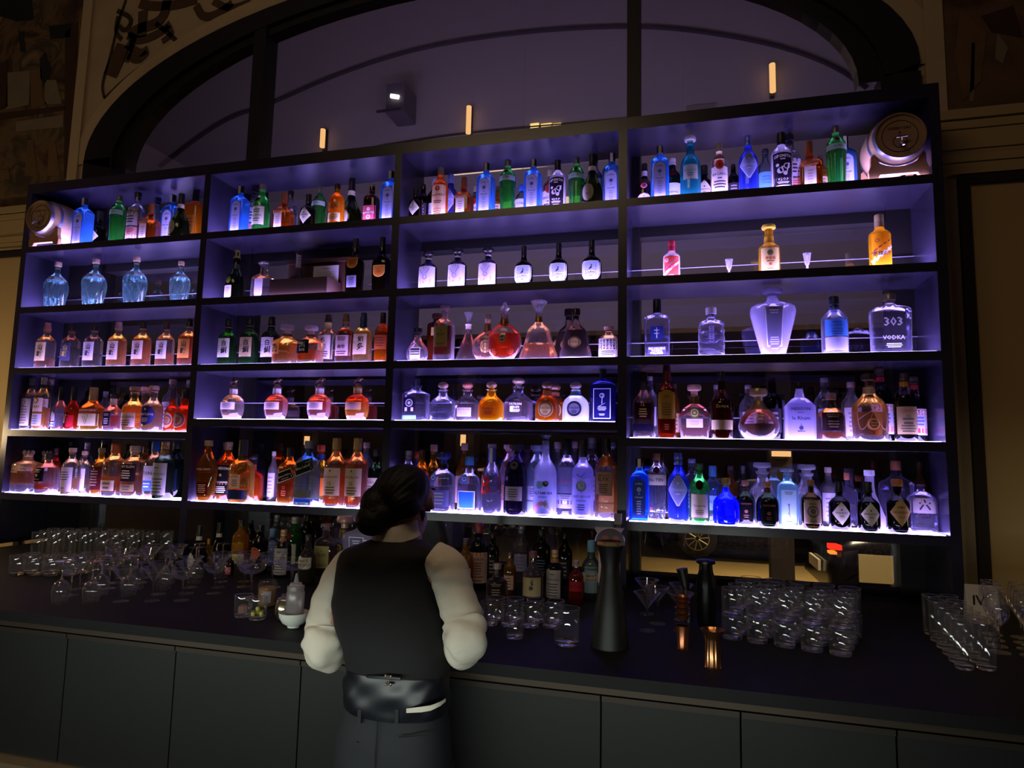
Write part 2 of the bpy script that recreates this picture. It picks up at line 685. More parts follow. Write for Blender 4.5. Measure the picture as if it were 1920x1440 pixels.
K = {}
K['bombay'] = dict(n='gin_bottle', asp=.315, dr=.8, p=7, prof=[(0, .97), (.015, 1), (.66, 1), (.7, .96), (.78, .52), (.8, .36), (.92, .33)], round=1, glass=BLUE,
                   cap=(.86, 'plain', '#0b0b10', .36, .35), strip=('#d8cfae', .45),
                   lab=[L('arch', .03, .66, .62, '#c3c6ff', [('BOMBAY', .885, .62, 1, .07, .10), ('ring', .73, .34), ('disc', .73, .2), ('ring', .62, .16), ('SAPPHIRE', .52, .68, 1, .07, -.09),
                                                             ('lines', .36, .45, 3, .4, 2), ('lines', .1, .3, 5, .42, 2)], '#23307c', ['#7d86c8'], border='#2b4b9c')])
K['bombay_dk'] = dict(K['bombay'], glass=('#1f6dff', .42, .35), lab=[L('arch', .05, .66, .6, '#3b57b4', [('BOMBAY', .885, .62, 1, .07, .10), ('ring', .73, .34), ('disc', .73, .2, 2), ('ring', .62, .16), ('SAPPHIRE', .52, .68, 1, .07, -.09),
                                                             ('lines', .1, .42, 6, .42)], '#c7ccff', ['#8290d0'], border='#102a70')])
TT = [(0, .8), (.02, .84), (.5, .96), (.6, 1), (.7, .96), (.77, .72), (.82, .42), (.86, .36), (.9, .35)]
K['tanten'] = dict(n='gin_bottle', asp=.30, prof=TT, glass=('#3fae4c', .15, .5), fine=.03, mod=flutes(10, .10, .54), seg=60, cap=(.88, 'plain', '#7d7668', .37, .35, .6),
                   lab=[L('rect', .575, .67, 1.35, '#a7b4b4', [('No TEN', .5, .3, 1, .5)], '#31463a'), L('oval', .715, .79, .25, '#651820', [('disc', .5, .5)], '#3a0d12', name='seal')])
K['tanten_clear'] = dict(K['tanten'], glass=('#e9efff', .10, .55), lab=[L('rect', .52, .68, 1.3, '#cfc9a6', [('No TEN', .5, .55, 1, .5)], '#3a3a2a'), L('oval', .70, .80, .3, '#4a1018', [('disc', .5, .5)], '#2a080c', name='seal')],
                         cap=(.89, 'plain', '#b07a44', .38, .4, .3))
K['tanq'] = dict(n='gin_bottle', asp=.335, prof=[(0, .95), (.02, 1), (.55, 1), (.62, .98), (.7, .75), (.75, .45), (.8, .36), (.92, .35)], glass=('#37a548', .28, .45), cap=(.88, 'screw', '#8f897c', .37, .4, .3),
                 lab=[L('rect', .13, .5, .95, '#e2e3cf', [('Tanqueray', .5, .7, 1, .3), ('lines', .2, .32, 2, .5, 1), ('lines', .7, .82, 2, .6)], '#4b6a55', border='#2c3c34', rot=0), L('oval', .6, .7, .3, '#7a1d28', name='seal')])
K['tanq_old'] = dict(K['tanq'], lab=[L('rect', .1, .48, .9, '#cfc8b4', [('Tanqueray', .5, .7, 1, .3), ('lines', .15, .3, 3, .5)], '#6a4038', border='#7d5a48'), L('oval', .56, .72, .36, '#2a0d10', name='seal')], cap=(.9, 'screw', '#3f6a3c', .37, .4, .0))
K['tanq_dk'] = dict(K['tanq'], glass=('#12301f', .3, .3), cap=(.86, 'screw', '#c9c2cc', .37, .4, .2), lab=[L('rect', .1, .46, 1.1, '#dfe6fa', [('Tanqueray', .5, .6, 1, .2), ('lines', .15, .3, 2, .5)], '#4d5fae'), L('oval', .6, .72, .34, '#73202e', name='seal')])
K['nity'] = dict(n='gin_bottle', asp=.315, prof=STD, glass=('#e6e4ff', .16, .5), cap=(.85, 'cork', '#1d1620', .34), liq=('#e8e6ff', .6), thick=.04, sleeve=[(.955, .985, '#e6def0')],
                 lab=[L('rect', .3, .66, .95, '#dcd6f2', [('NITY', .72, .75, 1, .25), ('lines', .2, .5, 3, .6)], '#2a2438', border='#2b2440'), L('rect', .05, .27, .95, '#e3a9a6', [('lines', .55, .85, 3, .7), ('box', -1, 1, 0, .3, 2)], '#b1404a', ['#efe6f2'])])
K['cointreau'] = dict(n='liqueur_bottle', asp=.42, dr=.95, p=7, prof=[(0, .97), (.02, 1), (.46, 1), (.54, .9), (.6, .55), (.65, .34), (.92, .31)], glass=('#7a3517', .3, .3), cap=(.74, 'plain', '#8f4a22', .33, .45),
                      liq=None, lab=[L('rect', .03, .42, .52, '#efe6f4', [('lines', .15, .75, 5, .5)], '#b8a4b0', xo=-.12), L('rect', .43, .52, .72, '#d5a58d', [('COINTREAU', .5, .8, 1, .6)], '#7c2d1d', rot=.22, xo=-.1)])
K['hendrick'] = dict(n='gin_bottle', asp=.43, prof=[(0, .95), (.02, 1), (.5, 1), (.57, .94), (.64, .6), (.68, .38), (.72, .34), (.9, .34)], glass=('#0a0b0d', .12, .08), cap=(.78, 'wax', '#100d0d', .36),
                     lab=[L('diamond', .1, .58, .92, '#d6cfc0', [('HENDRICK\'S', .52, .62, 1, .2), ('GIN', .38, .2, 1, .1), ('disc', .66, .09)], '#3e3a3c')])
K['hendrick_o'] = dict(K['hendrick'], cap=(.8, 'cork', '#a8663c', .4), lab=[L('diamond', .12, .64, .95, '#c2a06a', [('HENDRICK\'S', .5, .66, 1, .2), ('Cabaret', .33, .3, 1, .1), ('disc', .68, .1), ('disc', .68, .07, 1, -.22), ('disc', .68, .07, 1, .22)], '#5a2b18')])
K['bene'] = dict(n='liqueur_bottle', asp=.43, prof=[(0, .9), (.03, 1), (.24, 1), (.34, .94), (.46, .64), (.56, .42), (.66, .3), (.92, .25)], glass=('#171f0e', .2, .12), cap=(.76, 'wax', '#120d0e', .27),
                 sleeve=[(.66, .75, '#bdb9a6')], lab=[L('oval', .04, .36, .5, '#d9d4c6', [('disc', .62, .1), ('lines', .35, .45, 2, .35, 1)], '#7a6a58', border='#7d7c6a', xo=-.25, thru=.4)])
K['bacardi_a'] = dict(n='rum_bottle', asp=.30, prof=[(0, .95), (.02, 1), (.6, 1), (.67, .92), (.73, .58), (.77, .40), (.93, .36)], glass=('#ff9a48', .3, .4), cap=(.84, 'screw', '#7d7368', .38, .4, .3),
                      liq=('#ff7a2a', .66), lab=[L('rect', .03, .62, 1.15, '#e8d6ae', [('disc', .86, .24, 2), ('ring', .86, .27, 3), ('BACARDI', .66, .7, 1, .1), ('lines', .4, .46, 2, .5, 1), ('OCHO', .2, .5, 3, .12), ('lines', .06, .12, 2, .5, 3)], '#4f3a30', ['#c0402e', '#7a4620'])])
K['bacardi_c'] = dict(n='rum_bottle', asp=.30, prof=K['bacardi_a']['prof'], glass=('#f6e6d8', .14, .5), cap=(.84, 'screw', '#a7977c', .38, .4, .3), sleeve=[(.66, .76, '#8a6136', 0, 'shoulder_band')],
                      lab=[L('rect', .04, .52, 1.1, '#e6dcef', [('BACARDI', .70, .8, 1, .16), ('lines', .54, .58, 1, .3), ('lines', .2, .42, 3, .75, 1)], '#33304a'), L('oval', .46, .64, .5, '#c8402c', [('ring', .5, .7, 1), ('disc', .5, .32, 1)], '#501818', name='medallion', off=.001)])
K['amber'] = dict(n='liqueur_bottle', asp=.33, dr=.9, p=5, prof=SQ, glass=('#e8902c', .38, .3), cap=(.8, 'plain', '#1c0f12', .36), liq=('#e0761c', .72),
                  lab=[L('rect', .05, .5, .9, '#a86a24', [('lines', .2, .85, 6, .7)], '#5c3510', thru=.5)])
K['illa'] = dict(n='liqueur_bottle', asp=.37, prof=STD, glass=('#f0a83c', .4, .3), cap=(.8, 'cork', '#1b1213', .32), liq=('#e88a1e', .74),
                 lab=[L('rect', .32, .5, .9, '#c98a2a', [('ILLA', .5, .75, 1, .6)], '#6b420f', thru=.5), L('rect', .04, .25, 1.0, '#e6e0ac', [('lines', .3, .7, 3, .7)], '#8d8450')])
K['beef'] = dict(n='gin_bottle', asp=.36, dr=.85, p=4, prof=BORD, glass=('#3a2024', .25, .25), cap=(.86, 'screw', '#a59b94', .36, .4, .3), lab=[L('rect', .05, .43, .92, '#e3607c', [('box', -1, 1, .44, .6, 3), ('BEEFEATER', .52, .9, 2, .12), ('disc', .75, .3, 4), ('disc', .24, .34, 4), ('disc', .24, .16, 5)], '#ffffff', ['#f2e7f0', '#8d2c46', '#f6c3d0', '#d9465c'])])
K['italicus'] = dict(n='liqueur_bottle', asp=.31, prof=[(0, .94), (.02, 1), (.5, 1), (.58, .94), (.66, .66), (.71, .4), (.9, .34)], glass=('#36b0c0', .3, .4), cap=(.88, 'flat', '#e4e2ea', .34, .3), liq=('#54d2ee', .34),
                     lab=[L('rect', .27, .5, .75, '#b9b7a4', [('ITALICUS', .6, .75, 1, .3), ('lines', .25, .4, 2, .5)], '#4a6a70')])
K['citadelle'] = dict(n='gin_bottle', asp=.31, prof=[(0, .9), (.03, .96), (.4, 1), (.58, .98), (.66, .8), (.72, .5), (.76, .36), (.93, .34)], glass=('#4a62ff', .34, .4), cap=(.82, 'screw', '#7a86c8', .36, .3, .6), mod=flutes(16, .04, .64), seg=64, fine=.05,
                      liq=('#a8b4ff', .24), lab=[L('diamond', .24, .68, .96, '#9aa4f2', [('CITADELLE', .5, .72, 1, .14), ('disc', .72, .1), ('lines', .36, .38, 1, .25)], '#d8dcff', border='#c8ceff')])
K['paleblue'] = dict(n='gin_bottle', asp=.30, prof=STD, glass=('#c8dcff', .14, .5), cap=(.86, 'cork', '#2a3140', .34), liq=('#d8e8ff', .5), thick=.05, lab=[L('rect', .18, .52, .95, '#6fb4f0', [('NIKKA', .75, .5, 1, .12), ('COFFEY', .58, .6, 1, .12), ('VODKA', .41, .5, 1, .12)], '#34589a')])
K['sips'] = dict(n='gin_bottle', asp=.33, prof=STD, glass=('#eee8ff', .3, .4), cap=(.78, 'wax', '#0d0a0e', .36), lab=[L('rect', .06, .6, 1.0, '#2c2438', [('SIPSMITH', .9, .82, 1, .1, .06), ('lines', .8, .8, 1, .3), ('ring', .58, .3, 1, .35), ('line', .6, .68, .3, .35, .08, 1), ('disc', .45, .3, 1, -.25), ('disc', .62, .16, 1, -.5), ('disc', .36, .2, 1, .2), ('disc', .55, .1, 1, -.05), ('V.J.O.P', .17, .55, 1, .1), ('lines', .06, .1, 2, .6)], '#e8e0f6', border='#e8e0f6')])


def twist(a, t):
    return 1 + (0.11 * cos(9 * a + 14 * t) * min(1, (t - .02) * 20) * min(1, max(0, (.72 - t) * 9)) if .02 < t < .72 else 0)


K['twist'] = dict(n='gin_bottle', asp=.40, prof=[(0, .66), (.02, .72), (.2, .86), (.42, 1), (.55, .98), (.66, .74), (.74, .36), (.78, .26), (.9, .25)], glass=('#b4ecf4', .05, .6, .02), cap=(.86, 'cork', '#c8a894', .28), fine=.02, seg=72, mod=twist, ang=80,
                  sleeve=[(.60, .68, '#8fa3ac', .0, 'shoulder_label')], liq=('#c8f0fa', .24, .06), )
K['champ'] = dict(n='liqueur_bottle', asp=.36, prof=[(0, .95), (.02, 1), (.38, 1), (.48, .82), (.58, .5), (.68, .34), (.95, .3)], glass=('#10180d', .2, .12), cap=(.84, 'wax', '#6f6a2e', .3), sleeve=[(.62, .72, '#2a2c28')],
                  lab=[L('tag', .03, .28, .6, '#ece2f2', [('lines', .25, .8, 6, .7)], '#a396b0', xo=-.3, thru=.4), L('oval', .32, .46, .3, '#7b8a34', [('ring', .5, .6), ('disc', .5, .25)], '#4c5a1c', xo=-.15, name='medallion', off=.001)])
K['tagdec'] = dict(n='decanter', cat='decanter', asp=.56, dr=.7, p=4, prof=[(0, .95), (.02, 1), (.5, 1), (.58, .92), (.64, .45), (.68, .33), (.84, .33), (.86, .42)], glass=('#e6e2ff', .1, .6), cap=(.86, 'ball', shell('#f0eeff', .25, .5), .33), liq=('#6e3316', .3), thick=.05,
                   lab=[L('tag', .05, .5, .42, '#d2caee', [('lines', .7, .85, 2, .6)], '#a59cc6', thru=.5)])
K['shieldrum'] = dict(n='rum_bottle', asp=.33, dr=.7, p=3, prof=[(0, .86), (.02, .9), (.4, 1), (.54, 1), (.6, .84), (.66, .46), (.72, .3), (.92, .26)], glass=('#140a0c', .2, .15), cap=(.82, 'wax', '#141012', .29), liq=('#5a1608', .06),
                      lab=[L('shield', .44, .62, .56, '#cf7d33', [('ring', .6, .3), ('lines', .35, .42, 2, .5)], '#8f4a18', border='#efb35c'), L('rect', .09, .3, .56, '#b2aeea', [('lines', .2, .8, 5, .6)], '#6c68a8')])
K['shieldrum2'] = dict(K['shieldrum'], lab=[L('shield', .28, .47, .6, '#cf7d33', [('ring', .6, .3), ('lines', .35, .42, 2, .5)], '#8f4a18', border='#efb35c')])
K['artgin'] = dict(n='gin_bottle', asp=.43, prof=[(0, .98), (.01, 1), (.56, 1), (.6, .95), (.67, .62), (.71, .36), (.8, .32)], glass=('#17132a', .2, .2), cap=(.8, 'ball', '#2e2830', .42, .15, .4), sleeve=[(.77, .81, '#dcd6f4', .3)],
                   lab=[L('rect', .01, .575, 1.25, '#e9dff8', [('line', -.5, .85, -.1, .6, .05), ('line', .4, .9, .1, .65, .06), ('diamond', .5, .1) if 0 else ('disc', .52, .22), ('line', -.6, .5, -.3, .2, .07), ('line', .55, .45, .35, .15, .07), ('disc', .3, .1, 1, -.1), ('line', -.2, .12, .3, .1, .03)], '#9d8fc4', thru=.45)])
K['blackflask'] = dict(n='gin_bottle', asp=.44, dr=.6, p=2.6, prof=[(0, .6), (.03, .8), (.12, .97), (.2, 1), (.44, 1), (.54, .88), (.6, .55), (.64, .3), (.92, .27)], glass=('#0a0910', .12, .12), cap=(.76, 'plain', '#0c0b10', .29, .3), sleeve=[(.86, .88, '#c8c4d4', .6), (.93, .95, '#c8c4d4', .6)],
                       lab=[L('shield', .05, .48, .84, '#b7c1ee', [('DEAPTURE', .5, .8, 2, .12), ('box', -.62, .62, .44, .56, 1), ('DEAPTURE', .5, .55, 2, .08), ('disc', .68, .14), ('line', -.2, .6, .15, .8, .09), ('disc', .82, .08, 1, .05), ('lines', .24, .26, 2, .2), ('disc', .8, .04, 1, -.6), ('disc', .75, .05, 1, .6), ('disc', .35, .04, 1, -.65), ('disc', .3, .04, 1, .6)], '#2b2c4c', ['#dfe3ff'], border='#dfe3ff', thru=.4)])
K['moutai'] = dict(n='liquor_bottle', asp=.42, prof=[(0, .97), (.02, 1), (.56, 1), (.62, .92), (.67, .55), (.71, .42), (.8, .38)], round=1, glass=('#f2e6f0', .6, .2), cap=(.72, 'screw', '#b02b46', .4, .4),
                   lab=[L('rect', .02, .56, 1.0, '#e4564c', [('line', -.95, .12, .95, .72, .2, 2), ('line', -.95, .34, .8, .92, .07, 3), ('貴州茅台', .46, .85, 1, .5), ('disc', .8, .26, 2, -.6), ('ring', .8, .2, 1, -.6), ('lines', .05, .09, 2, .3, 2)], '#d02848', ['#efe6f4', '#8f6a9a'], border='#f2ecf6')])
K['ribbon'] = dict(n='liquor_bottle', asp=.40, prof=[(0, .98), (.01, 1), (.5, 1), (.56, .95), (.62, .5), (.7, .42), (.9, .4)], glass=('#c49a55', .55, .1), cap=(.86, 'flat', '#d8b63c', .4, .4), sleeve=[(.62, .76, '#d8a92e', .0, 'neck_cloth')],
                   lab=[L('rect', .03, .5, .92, '#efd58e', [('ring', .78, .3), ('disc', .78, .2), ('茅台酒', .55, .5, 2, .14), ('lines', .42, .46, 1, .5), ('disc', .3, .16, 2), ('lines', .08, .12, 2, .4)], '#54502c', ['#b8562a'], border='#6a5a2c', thru=.45)])
K['yellow'] = dict(n='liquor_bottle', asp=.36, prof=[(0, .97), (.02, 1), (.6, 1), (.66, .94), (.71, .55), (.76, .42), (.86, .4)], glass=('#e8b020', .55, .1), cap=(.76, 'screw', '#b09a7a', .42, .4, .3),
                   lab=[L('rect', .02, .62, 1.05, '#e9a820', [('line', -1, .14, 1, .62, .25, 2), ('line', -1, .42, 1, .86, .08, 3), ('茅台王子', .40, .86, 1, .4), ('ring', .78, .18, 3, -.45)], '#1f1a2c', ['#e9e0f2', '#7a2038'], thru=.5)])


def yama(labc, liqc, fill, ink='#1c1420', inks=(), capc='#1a1216', glass=('#f0e6e6', .07, .5), txt='山崎', extra=(), **kw):
    a, bch = (txt[0], txt[1:]) if len(txt) > 1 else (txt, '')
    tx = [(a, .74, .45, 1, .3, 0, .25)] + ([(bch, .38, .5, 1, .36, 0, .25)] if bch else []) + [('lines', .3, .75, 6, .3, 1)] * 0
    tx += [('box', -.85, -.35, v, v + .02, 1) for v in (.3, .4, .5, .6)]
    d = dict(n='whisky_bottle', asp=.345, dr=.9, p=3, prof=[(0, .97), (.02, 1), (.56, 1), (.62, .93), (.68, .66), (.72, .42), (.77, .38), (.93, .36)], glass=glass, cap=(.84, 'cone', capc, .35), liq=(liqc, fill), thick=.05, sleeve=[(.795, .81, '#b8a49a', .5)],
             lab=[L('rect', .16, .56, .86, labc, tx + list(extra), ink, inks, thru=.4, xo=-.05)])
    d.update(kw)
    return d


K['yama12'] = yama('#eed9b4', '#b5641c', .24, capc='#a86a5c')
K['yama18'] = yama('#4a4870', '#3a1010', .46, '#b59a5c')
K['yama_d'] = yama('#e2d2ee', '#3a1a18', .32)
K['yama_a'] = yama('#e9d9e2', '#f2a21e', .58, capc='#9a7480')
K['yama_b'] = yama('#ead6de', '#f0981e', .6)
K['yama_c'] = yama('#e2daf0', '#e08038', .3, capc='#4a2c28')
K['yama_e'] = yama('#f0a860', '#f07a1c', .62)
K['haku1'] = yama('#e0dcd0', '#57b81e', .42, glass=('#2f5a34', .2, .4), txt='白州', capc='#101410')
K['haku2'] = yama('#c3ab86', '#4a5c14', .42, glass=('#2c5c30', .2, .4), txt='白州', capc='#101410')
K['haku3'] = yama('#ddd2e2', '#1a1612', .5, glass=('#27362a', .15, .3), txt='白州', capc='#0d0f0e')
HIB = [(0, .95), (.02, 1), (.52, 1), (.58, .94), (.66, .5), (.7, .38), (.76, .36)]
K['hibiki'] = dict(n='whisky_bottle', asp=.62, dr=.9, p=3, prof=HIB, glass=('#fbe6cc', .12, .6), cap=(.77, 'flat', shell('#e8e4ff', .5, .4), .34), liq=('#f0a040', .5), thick=.07, mod=flutes(20, .03, .54), seg=60,
                   sleeve=[(.7, .76, '#4a2030')], lab=[L('rect', .24, .54, .42, '#e8b478', [('響', .5, .8, 1, .7)], '#3a2416', xo=-.5, thru=.5)])
K['hibiki_n'] = dict(K['hibiki'], liq=('#f07030', .34), lab=[L('rect', .24, .6, .62, '#1c2240', [('響', .5, .75, 1, .7)], '#c8cce8', xo=-.25)])
K['take'] = yama('#ccbcb0', '#8a3818', .22, txt='竹鶴', capc='#3a2a1e', sleeve=[(.72, .84, '#c4b184')], lab=[L('rect', .12, .58, .94, '#ccc0c4', [('竹', .78, .4, 1, .26), ('鶴', .5, .4, 1, .26), ('lines', .12, .3, 3, .7)], '#3a3034', thru=.4)])
K['pinkw'] = yama('#e4c4d4', '#a8401c', .7, txt='余市', capc='#7a5a34', lab=[L('rect', .14, .55, .96, '#e3c3d6', [('余市', .45, .5, 1, .3), ('lines', .75, .9, 3, .6), ('lines', .1, .2, 2, .7)], '#5a3a44', thru=.4)])
K['chita'] = yama('#e8d0c0', '#f8c850', .62, txt='知多', capc='#22304c', sleeve=[(.7, .84, '#24385c', .2)], ink='#201820')
K['brownw'] = dict(n='whisky_bottle', asp=.30, prof=STD, glass=('#d8702c', .25, .3), cap=(.78, 'plain', '#1a1218', .36), liq=('#b04a18', .6), lab=[L('rect', .26, .54, 1.0, '#c4623c', [('lines', .25, .8, 4, .7)], '#6d2f1c', thru=.5)])

FLK = [(0, .6), (.03, .8), (.18, 1), (.34, .98), (.5, .72), (.64, .38), (.74, .28), (.86, .27)]
K['flask'] = dict(n='cognac_bottle', asp=.66, dr=.6, prof=FLK, glass=('#efeaff', .12, .6), cap=(.8, 'cork', '#131018', .34), liq=('#e0562a', .07), thick=.04, lab=[L('rect', .08, .42, .5, '#e6dcf4', [('COGNAC', .5, .85, 2, .3), ('box', -.9, .9, .34, .66, 1), ('COGNAC', .5, .8, 2, .24), ('box', -.9, .9, .72, .92, 1)], '#2a2030', ['#efe8fa'], thru=.4)])
K['tallbox'] = dict(n='cognac_bottle', asp=.34, dr=.7, p=6, prof=[(0, .97), (.02, 1), (.74, 1), (.8, .95), (.84, .4), (.92, .36)], glass=('#8a3220', .3, .3), cap=(.86, 'cork', '#4a2a20', .5), liq=('#6a2012', .74), lab=[L('rect', .56, .72, .6, '#c2a56c', [('lines', .3, .7, 3, .6)], '#6f5a30', xo=.2)])
K['talldec'] = dict(n='decanter', cat='decanter', asp=.37, dr=.8, p=5, prof=[(0, .97), (.02, 1), (.62, 1), (.7, .9), (.76, .5), (.79, .33), (.88, .32), (.9, .42)], glass=('#f2eaff', .08, .6), cap=(.89, 'flat', shell('#e6c8d8', .3, .5), .34), liq=('#8a2c18', .62), thick=.10,
                    lab=[L('rect', .24, .62, .72, '#a8a26c', [('disc', .78, .12), ('lines', .55, .62, 2, .6), ('lines', .12, .16, 2, .8, 1)], '#5d5a34', xo=-.1, thru=.2)])
K['fluted'] = dict(n='decanter', cat='decanter', asp=.78, prof=[(0, .95), (.02, 1), (.14, .9), (.4, .5), (.6, .26), (.72, .2), (.76, .26)], glass=('#f4ecff', .1, .6), cap=(.76, 'flare', shell('#f0eeff', .3, .5), .2), liq=('#7a1c14', .36), thick=.03, sleeve=[(.66, .76, '#e2c8d2', 0, 'neck_band')])
RD = [(0, .4), (.03, .62), (.14, .93), (.28, 1), (.44, .93), (.55, .62), (.6, .36), (.63, .24), (.8, .2)]
K['xo'] = dict(n='cognac_bottle', asp=.74, dr=.45, prof=RD, glass=('#f6e6ee', .14, .6), cap=(.8, 'crown', '#e2cfc4', .2, .25, .7), liq=('#b83a24', .2), mod=lambda a, t: 1 + (.035 * cos(26 * a) if .04 < t < .52 else 0), seg=78, sleeve=[(.63, .78, '#7a5c40', .6, 'neck_collar')],
               lab=[L('oval', .16, .44, .38, '#c8a878', [('ring', .5, .8), ('lines', .45, .55, 2, .5)], '#7a5a30', thru=.2)])


def pearls(mb, b):
    for i in range(26):
        a = -1.15 + (2 * PI - 2.1) * i / 25 - PI / 2 + .55
        t = .29 + .27 * sin(a)
        x = 1.03 * b.hx0 * cos(a)
        mb.lathe([(0.001, -.004), (.0042, 0), (.001, .004)], 8, (x, 0, max(.012, t * b.H)))


K['louis'] = dict(n='cognac_decanter', cat='decanter', asp=.60, dr=.42, prof=RD, glass=('#f4e0e6', .12, .6), cap=(.72, 'fleur', shell('#f0eeff', .35, .5), .16), liq=('#d8300c', .44, .3), thick=.035, sleeve=[(.6, .7, '#8a5a2c', .8, 'neck_collar')], extra=pearls,
                  lab=[L('oval', .27, .44, .2, '#d9c9b8', [('ring', .5, .85), ('disc', .6, .35), ('disc', .3, .3)], '#5c4634', name='medallion', metal=True), L('oval', .06, .2, .22, '#c8301c', [('ring', .5, .8), ('disc', .5, .35)], '#f26a3a', xo=-.5, name='fleur_medallion', thru=.5),
                       L('oval', .06, .2, .22, '#c8301c', [('ring', .5, .8), ('disc', .5, .35)], '#f26a3a', xo=.5, name='fleur_medallion', thru=.5)])
BELL = [(0, .9), (.03, 1), (.1, .96), (.28, .74), (.44, .63), (.52, .56), (.58, .38), (.62, .2), (.74, .17)]
K['paradis'] = dict(n='cognac_decanter', cat='decanter', asp=.66, dr=.6, prof=BELL, glass=('#f6eeff', .1, .6), cap=(.74, 'fan', shell('#f2f0ff', .2, .55), .16), liq=('#e08a5a', .28), thick=.035, mod=flutes(12, .05, .6), seg=60, sleeve=[(.64, .74, '#a07c34', .8, 'neck_collar')])
K['hennessy'] = dict(n='cognac_bottle', asp=.62, dr=.55, prof=[(0, .84), (.03, 1), (.12, 1), (.28, .84), (.46, .74), (.58, .66), (.66, .38), (.71, .22), (.9, .18)], glass=('#e8d6e2', .08, .5), cap=(.8, 'cork', '#1c1412', .24, .3), sleeve=[(.86, .9, '#c49a3c', .7, 'cap_band')], liq=('#3a0d10', .57), thick=.04,
                     lab=[L('oval', .22, .42, .42, '#b4976c', [('ring', .5, .9), ('Hennessy', .5, .7, 1, .3)], '#5c4426', thru=.15)])
K['bourgoin'] = dict(n='cognac_bottle', asp=.62, prof=[(0, .96), (.02, 1), (.62, 1), (.68, .9), (.74, .45), (.77, .34), (.86, .33)], glass=('#e8e4f6', .14, .5), cap=(.84, 'cork', '#d4aeb8', .4), liq=('#c88a5a', .3), thick=.04,
                     lab=[L('rect', .03, .6, 1.1, '#efe6f4', [('box', -.9, .9, .7, .92, 1), ('BOURGOIN', .81, .85, 2, .16), ('box', -.9, .9, .42, .66, 1), ('COGNAC', .54, .8, 2, .18), ('lines', .12, .3, 3, .7)], '#2c2438', ['#efe6f4'], thru=.4)])
K['vodka'] = dict(n='vodka_bottle', asp=.42, dr=.6, p=5, prof=[(0, .93), (.02, .95), (.3, .96), (.64, 1), (.69, .97), (.73, .5), (.76, .32), (.93, .3)], glass=('#d8d4ff', .1, .7), cap=(.76, 'plain', '#151320', .32), sleeve=[(.9, .93, '#cfc8f0', .3)], liq=('#e0dcff', .22), thick=.05,
                  lab=[L('rect', .3, .52, .5, '#2c3a8c', [('line', 0, .1, 0, .9, .08), ('line', -.4, .7, .4, .7, .07), ('line', -.4, .45, .4, .45, .07)], '#dfe0ff'), L('rect', .05, .18, .7, '#6a62c0', [('BELVEDERE', .75, .9, 1, .3), ('VODKA', .45, .8, 1, .3), ('POLAND', .15, .8, 1, .3)], '#f0eeff', thru=.6)])
K['smallv'] = dict(n='vodka_bottle', asp=.50, dr=.75, p=3.5, prof=[(0, .95), (.02, 1), (.62, 1), (.69, .94), (.74, .5), (.77, .33), (.88, .32)], glass=('#e0dcff', .12, .7), cap=(.8, 'cork', '#d8ccea', .36), liq=('#e8e6ff', .5), thick=.07, mod=lambda a, t: 1 + .025 * sin(40 * t + 3 * a), fine=.03,
                   lab=[L('rect', .28, .6, .2, '#b7b0e8', [('lines', .1, .9, 6, .5)], '#6a62a4', thru=.5)])
K['vase'] = dict(n='vodka_decanter', cat='decanter', asp=.64, dr=.62, p=2.6, prof=[(0, .48), (.02, .52), (.3, .74), (.6, .97), (.68, 1), (.75, .93), (.79, .5), (.82, .27), (.89, .24)], glass=('#d9d2ff', .55, .4), cap=(.88, 'flat', shell('#e2dcff', .75, .2), .28), liq=None,
                 lab=[L('trap', .1, .7, .36, '#8f8ab8', [('lines', .86, .92, 2, .6), ('lines', .1, .26, 4, .6)], '#d9d6f6', border='#e6e2ff', thru=.5)])
K['bluev'] = dict(n='vodka_bottle', asp=.42, prof=STD, glass=('#dcdcff', .12, .6), cap=(.8, 'cork', '#1a1c30', .32), sleeve=[(.76, .8, '#5a86c8')], liq=('#e6e8ff', .5), thick=.05, lab=[L('rect', .3, .58, .95, '#4f8ee6', [('NIKKA', .82, .45, 1, .14), ('COFFEY', .62, .5, 1, .14), ('VODKA', .42, .45, 1, .14), ('lines', .1, .25, 2, .5)], '#1f3f7c', thru=.5), L('rect', .05, .28, .95, '#dcdaff', (), thru=.7)])
K['v303'] = dict(n='vodka_bottle', asp=.60, dr=.6, p=5, prof=[(0, .93), (.02, .95), (.3, .96), (.66, 1), (.74, .97), (.78, .6), (.81, .28), (.9, .26)], glass=('#dcd8ff', .09, .75), cap=(.84, 'cork', '#a49a7c', .27, .3, .5), thick=.06,
                 lab=[L('rect', .34, .68, .5, '#5c5684', [('303', .5, .9, 1, .96)], '#e9e6ff', thru=.85), L('rect', .2, .3, .6, '#5c5684', [('VODKA', .5, .9, 1, .8)], '#f2f0ff', thru=.85), L('rect', .06, .17, .6, '#6a64a8', [('lines', .3, .8, 3, .7)], '#f2f0ff', thru=.85)])
K['palewhisky'] = dict(n='whisky_bottle', asp=.28, prof=BORD, glass=('#efe8ea', .08, .5), cap=(.87, 'screw', '#9a8a80', .37, .3, .4), liq=('#8a4a1c', .4), thick=.03, lab=[L('rect', .07, .6, .92, '#ddd0c8', [('ring', .85, .4), ('lines', .1, .7, 7, .7)], '#8a7870')])
K['lorry'] = dict(K['palewhisky'], liq=('#f0a02c', .42, .3), lab=[L('rect', .34, .6, .92, '#e6cfc0', [('ring', .8, .4), ('LORRY', .35, .7, 1, .3)], '#3a2c26'), L('rect', .07, .3, .92, '#b0aeb8', [('lines', .2, .8, 4, .6)], '#6a7080')])
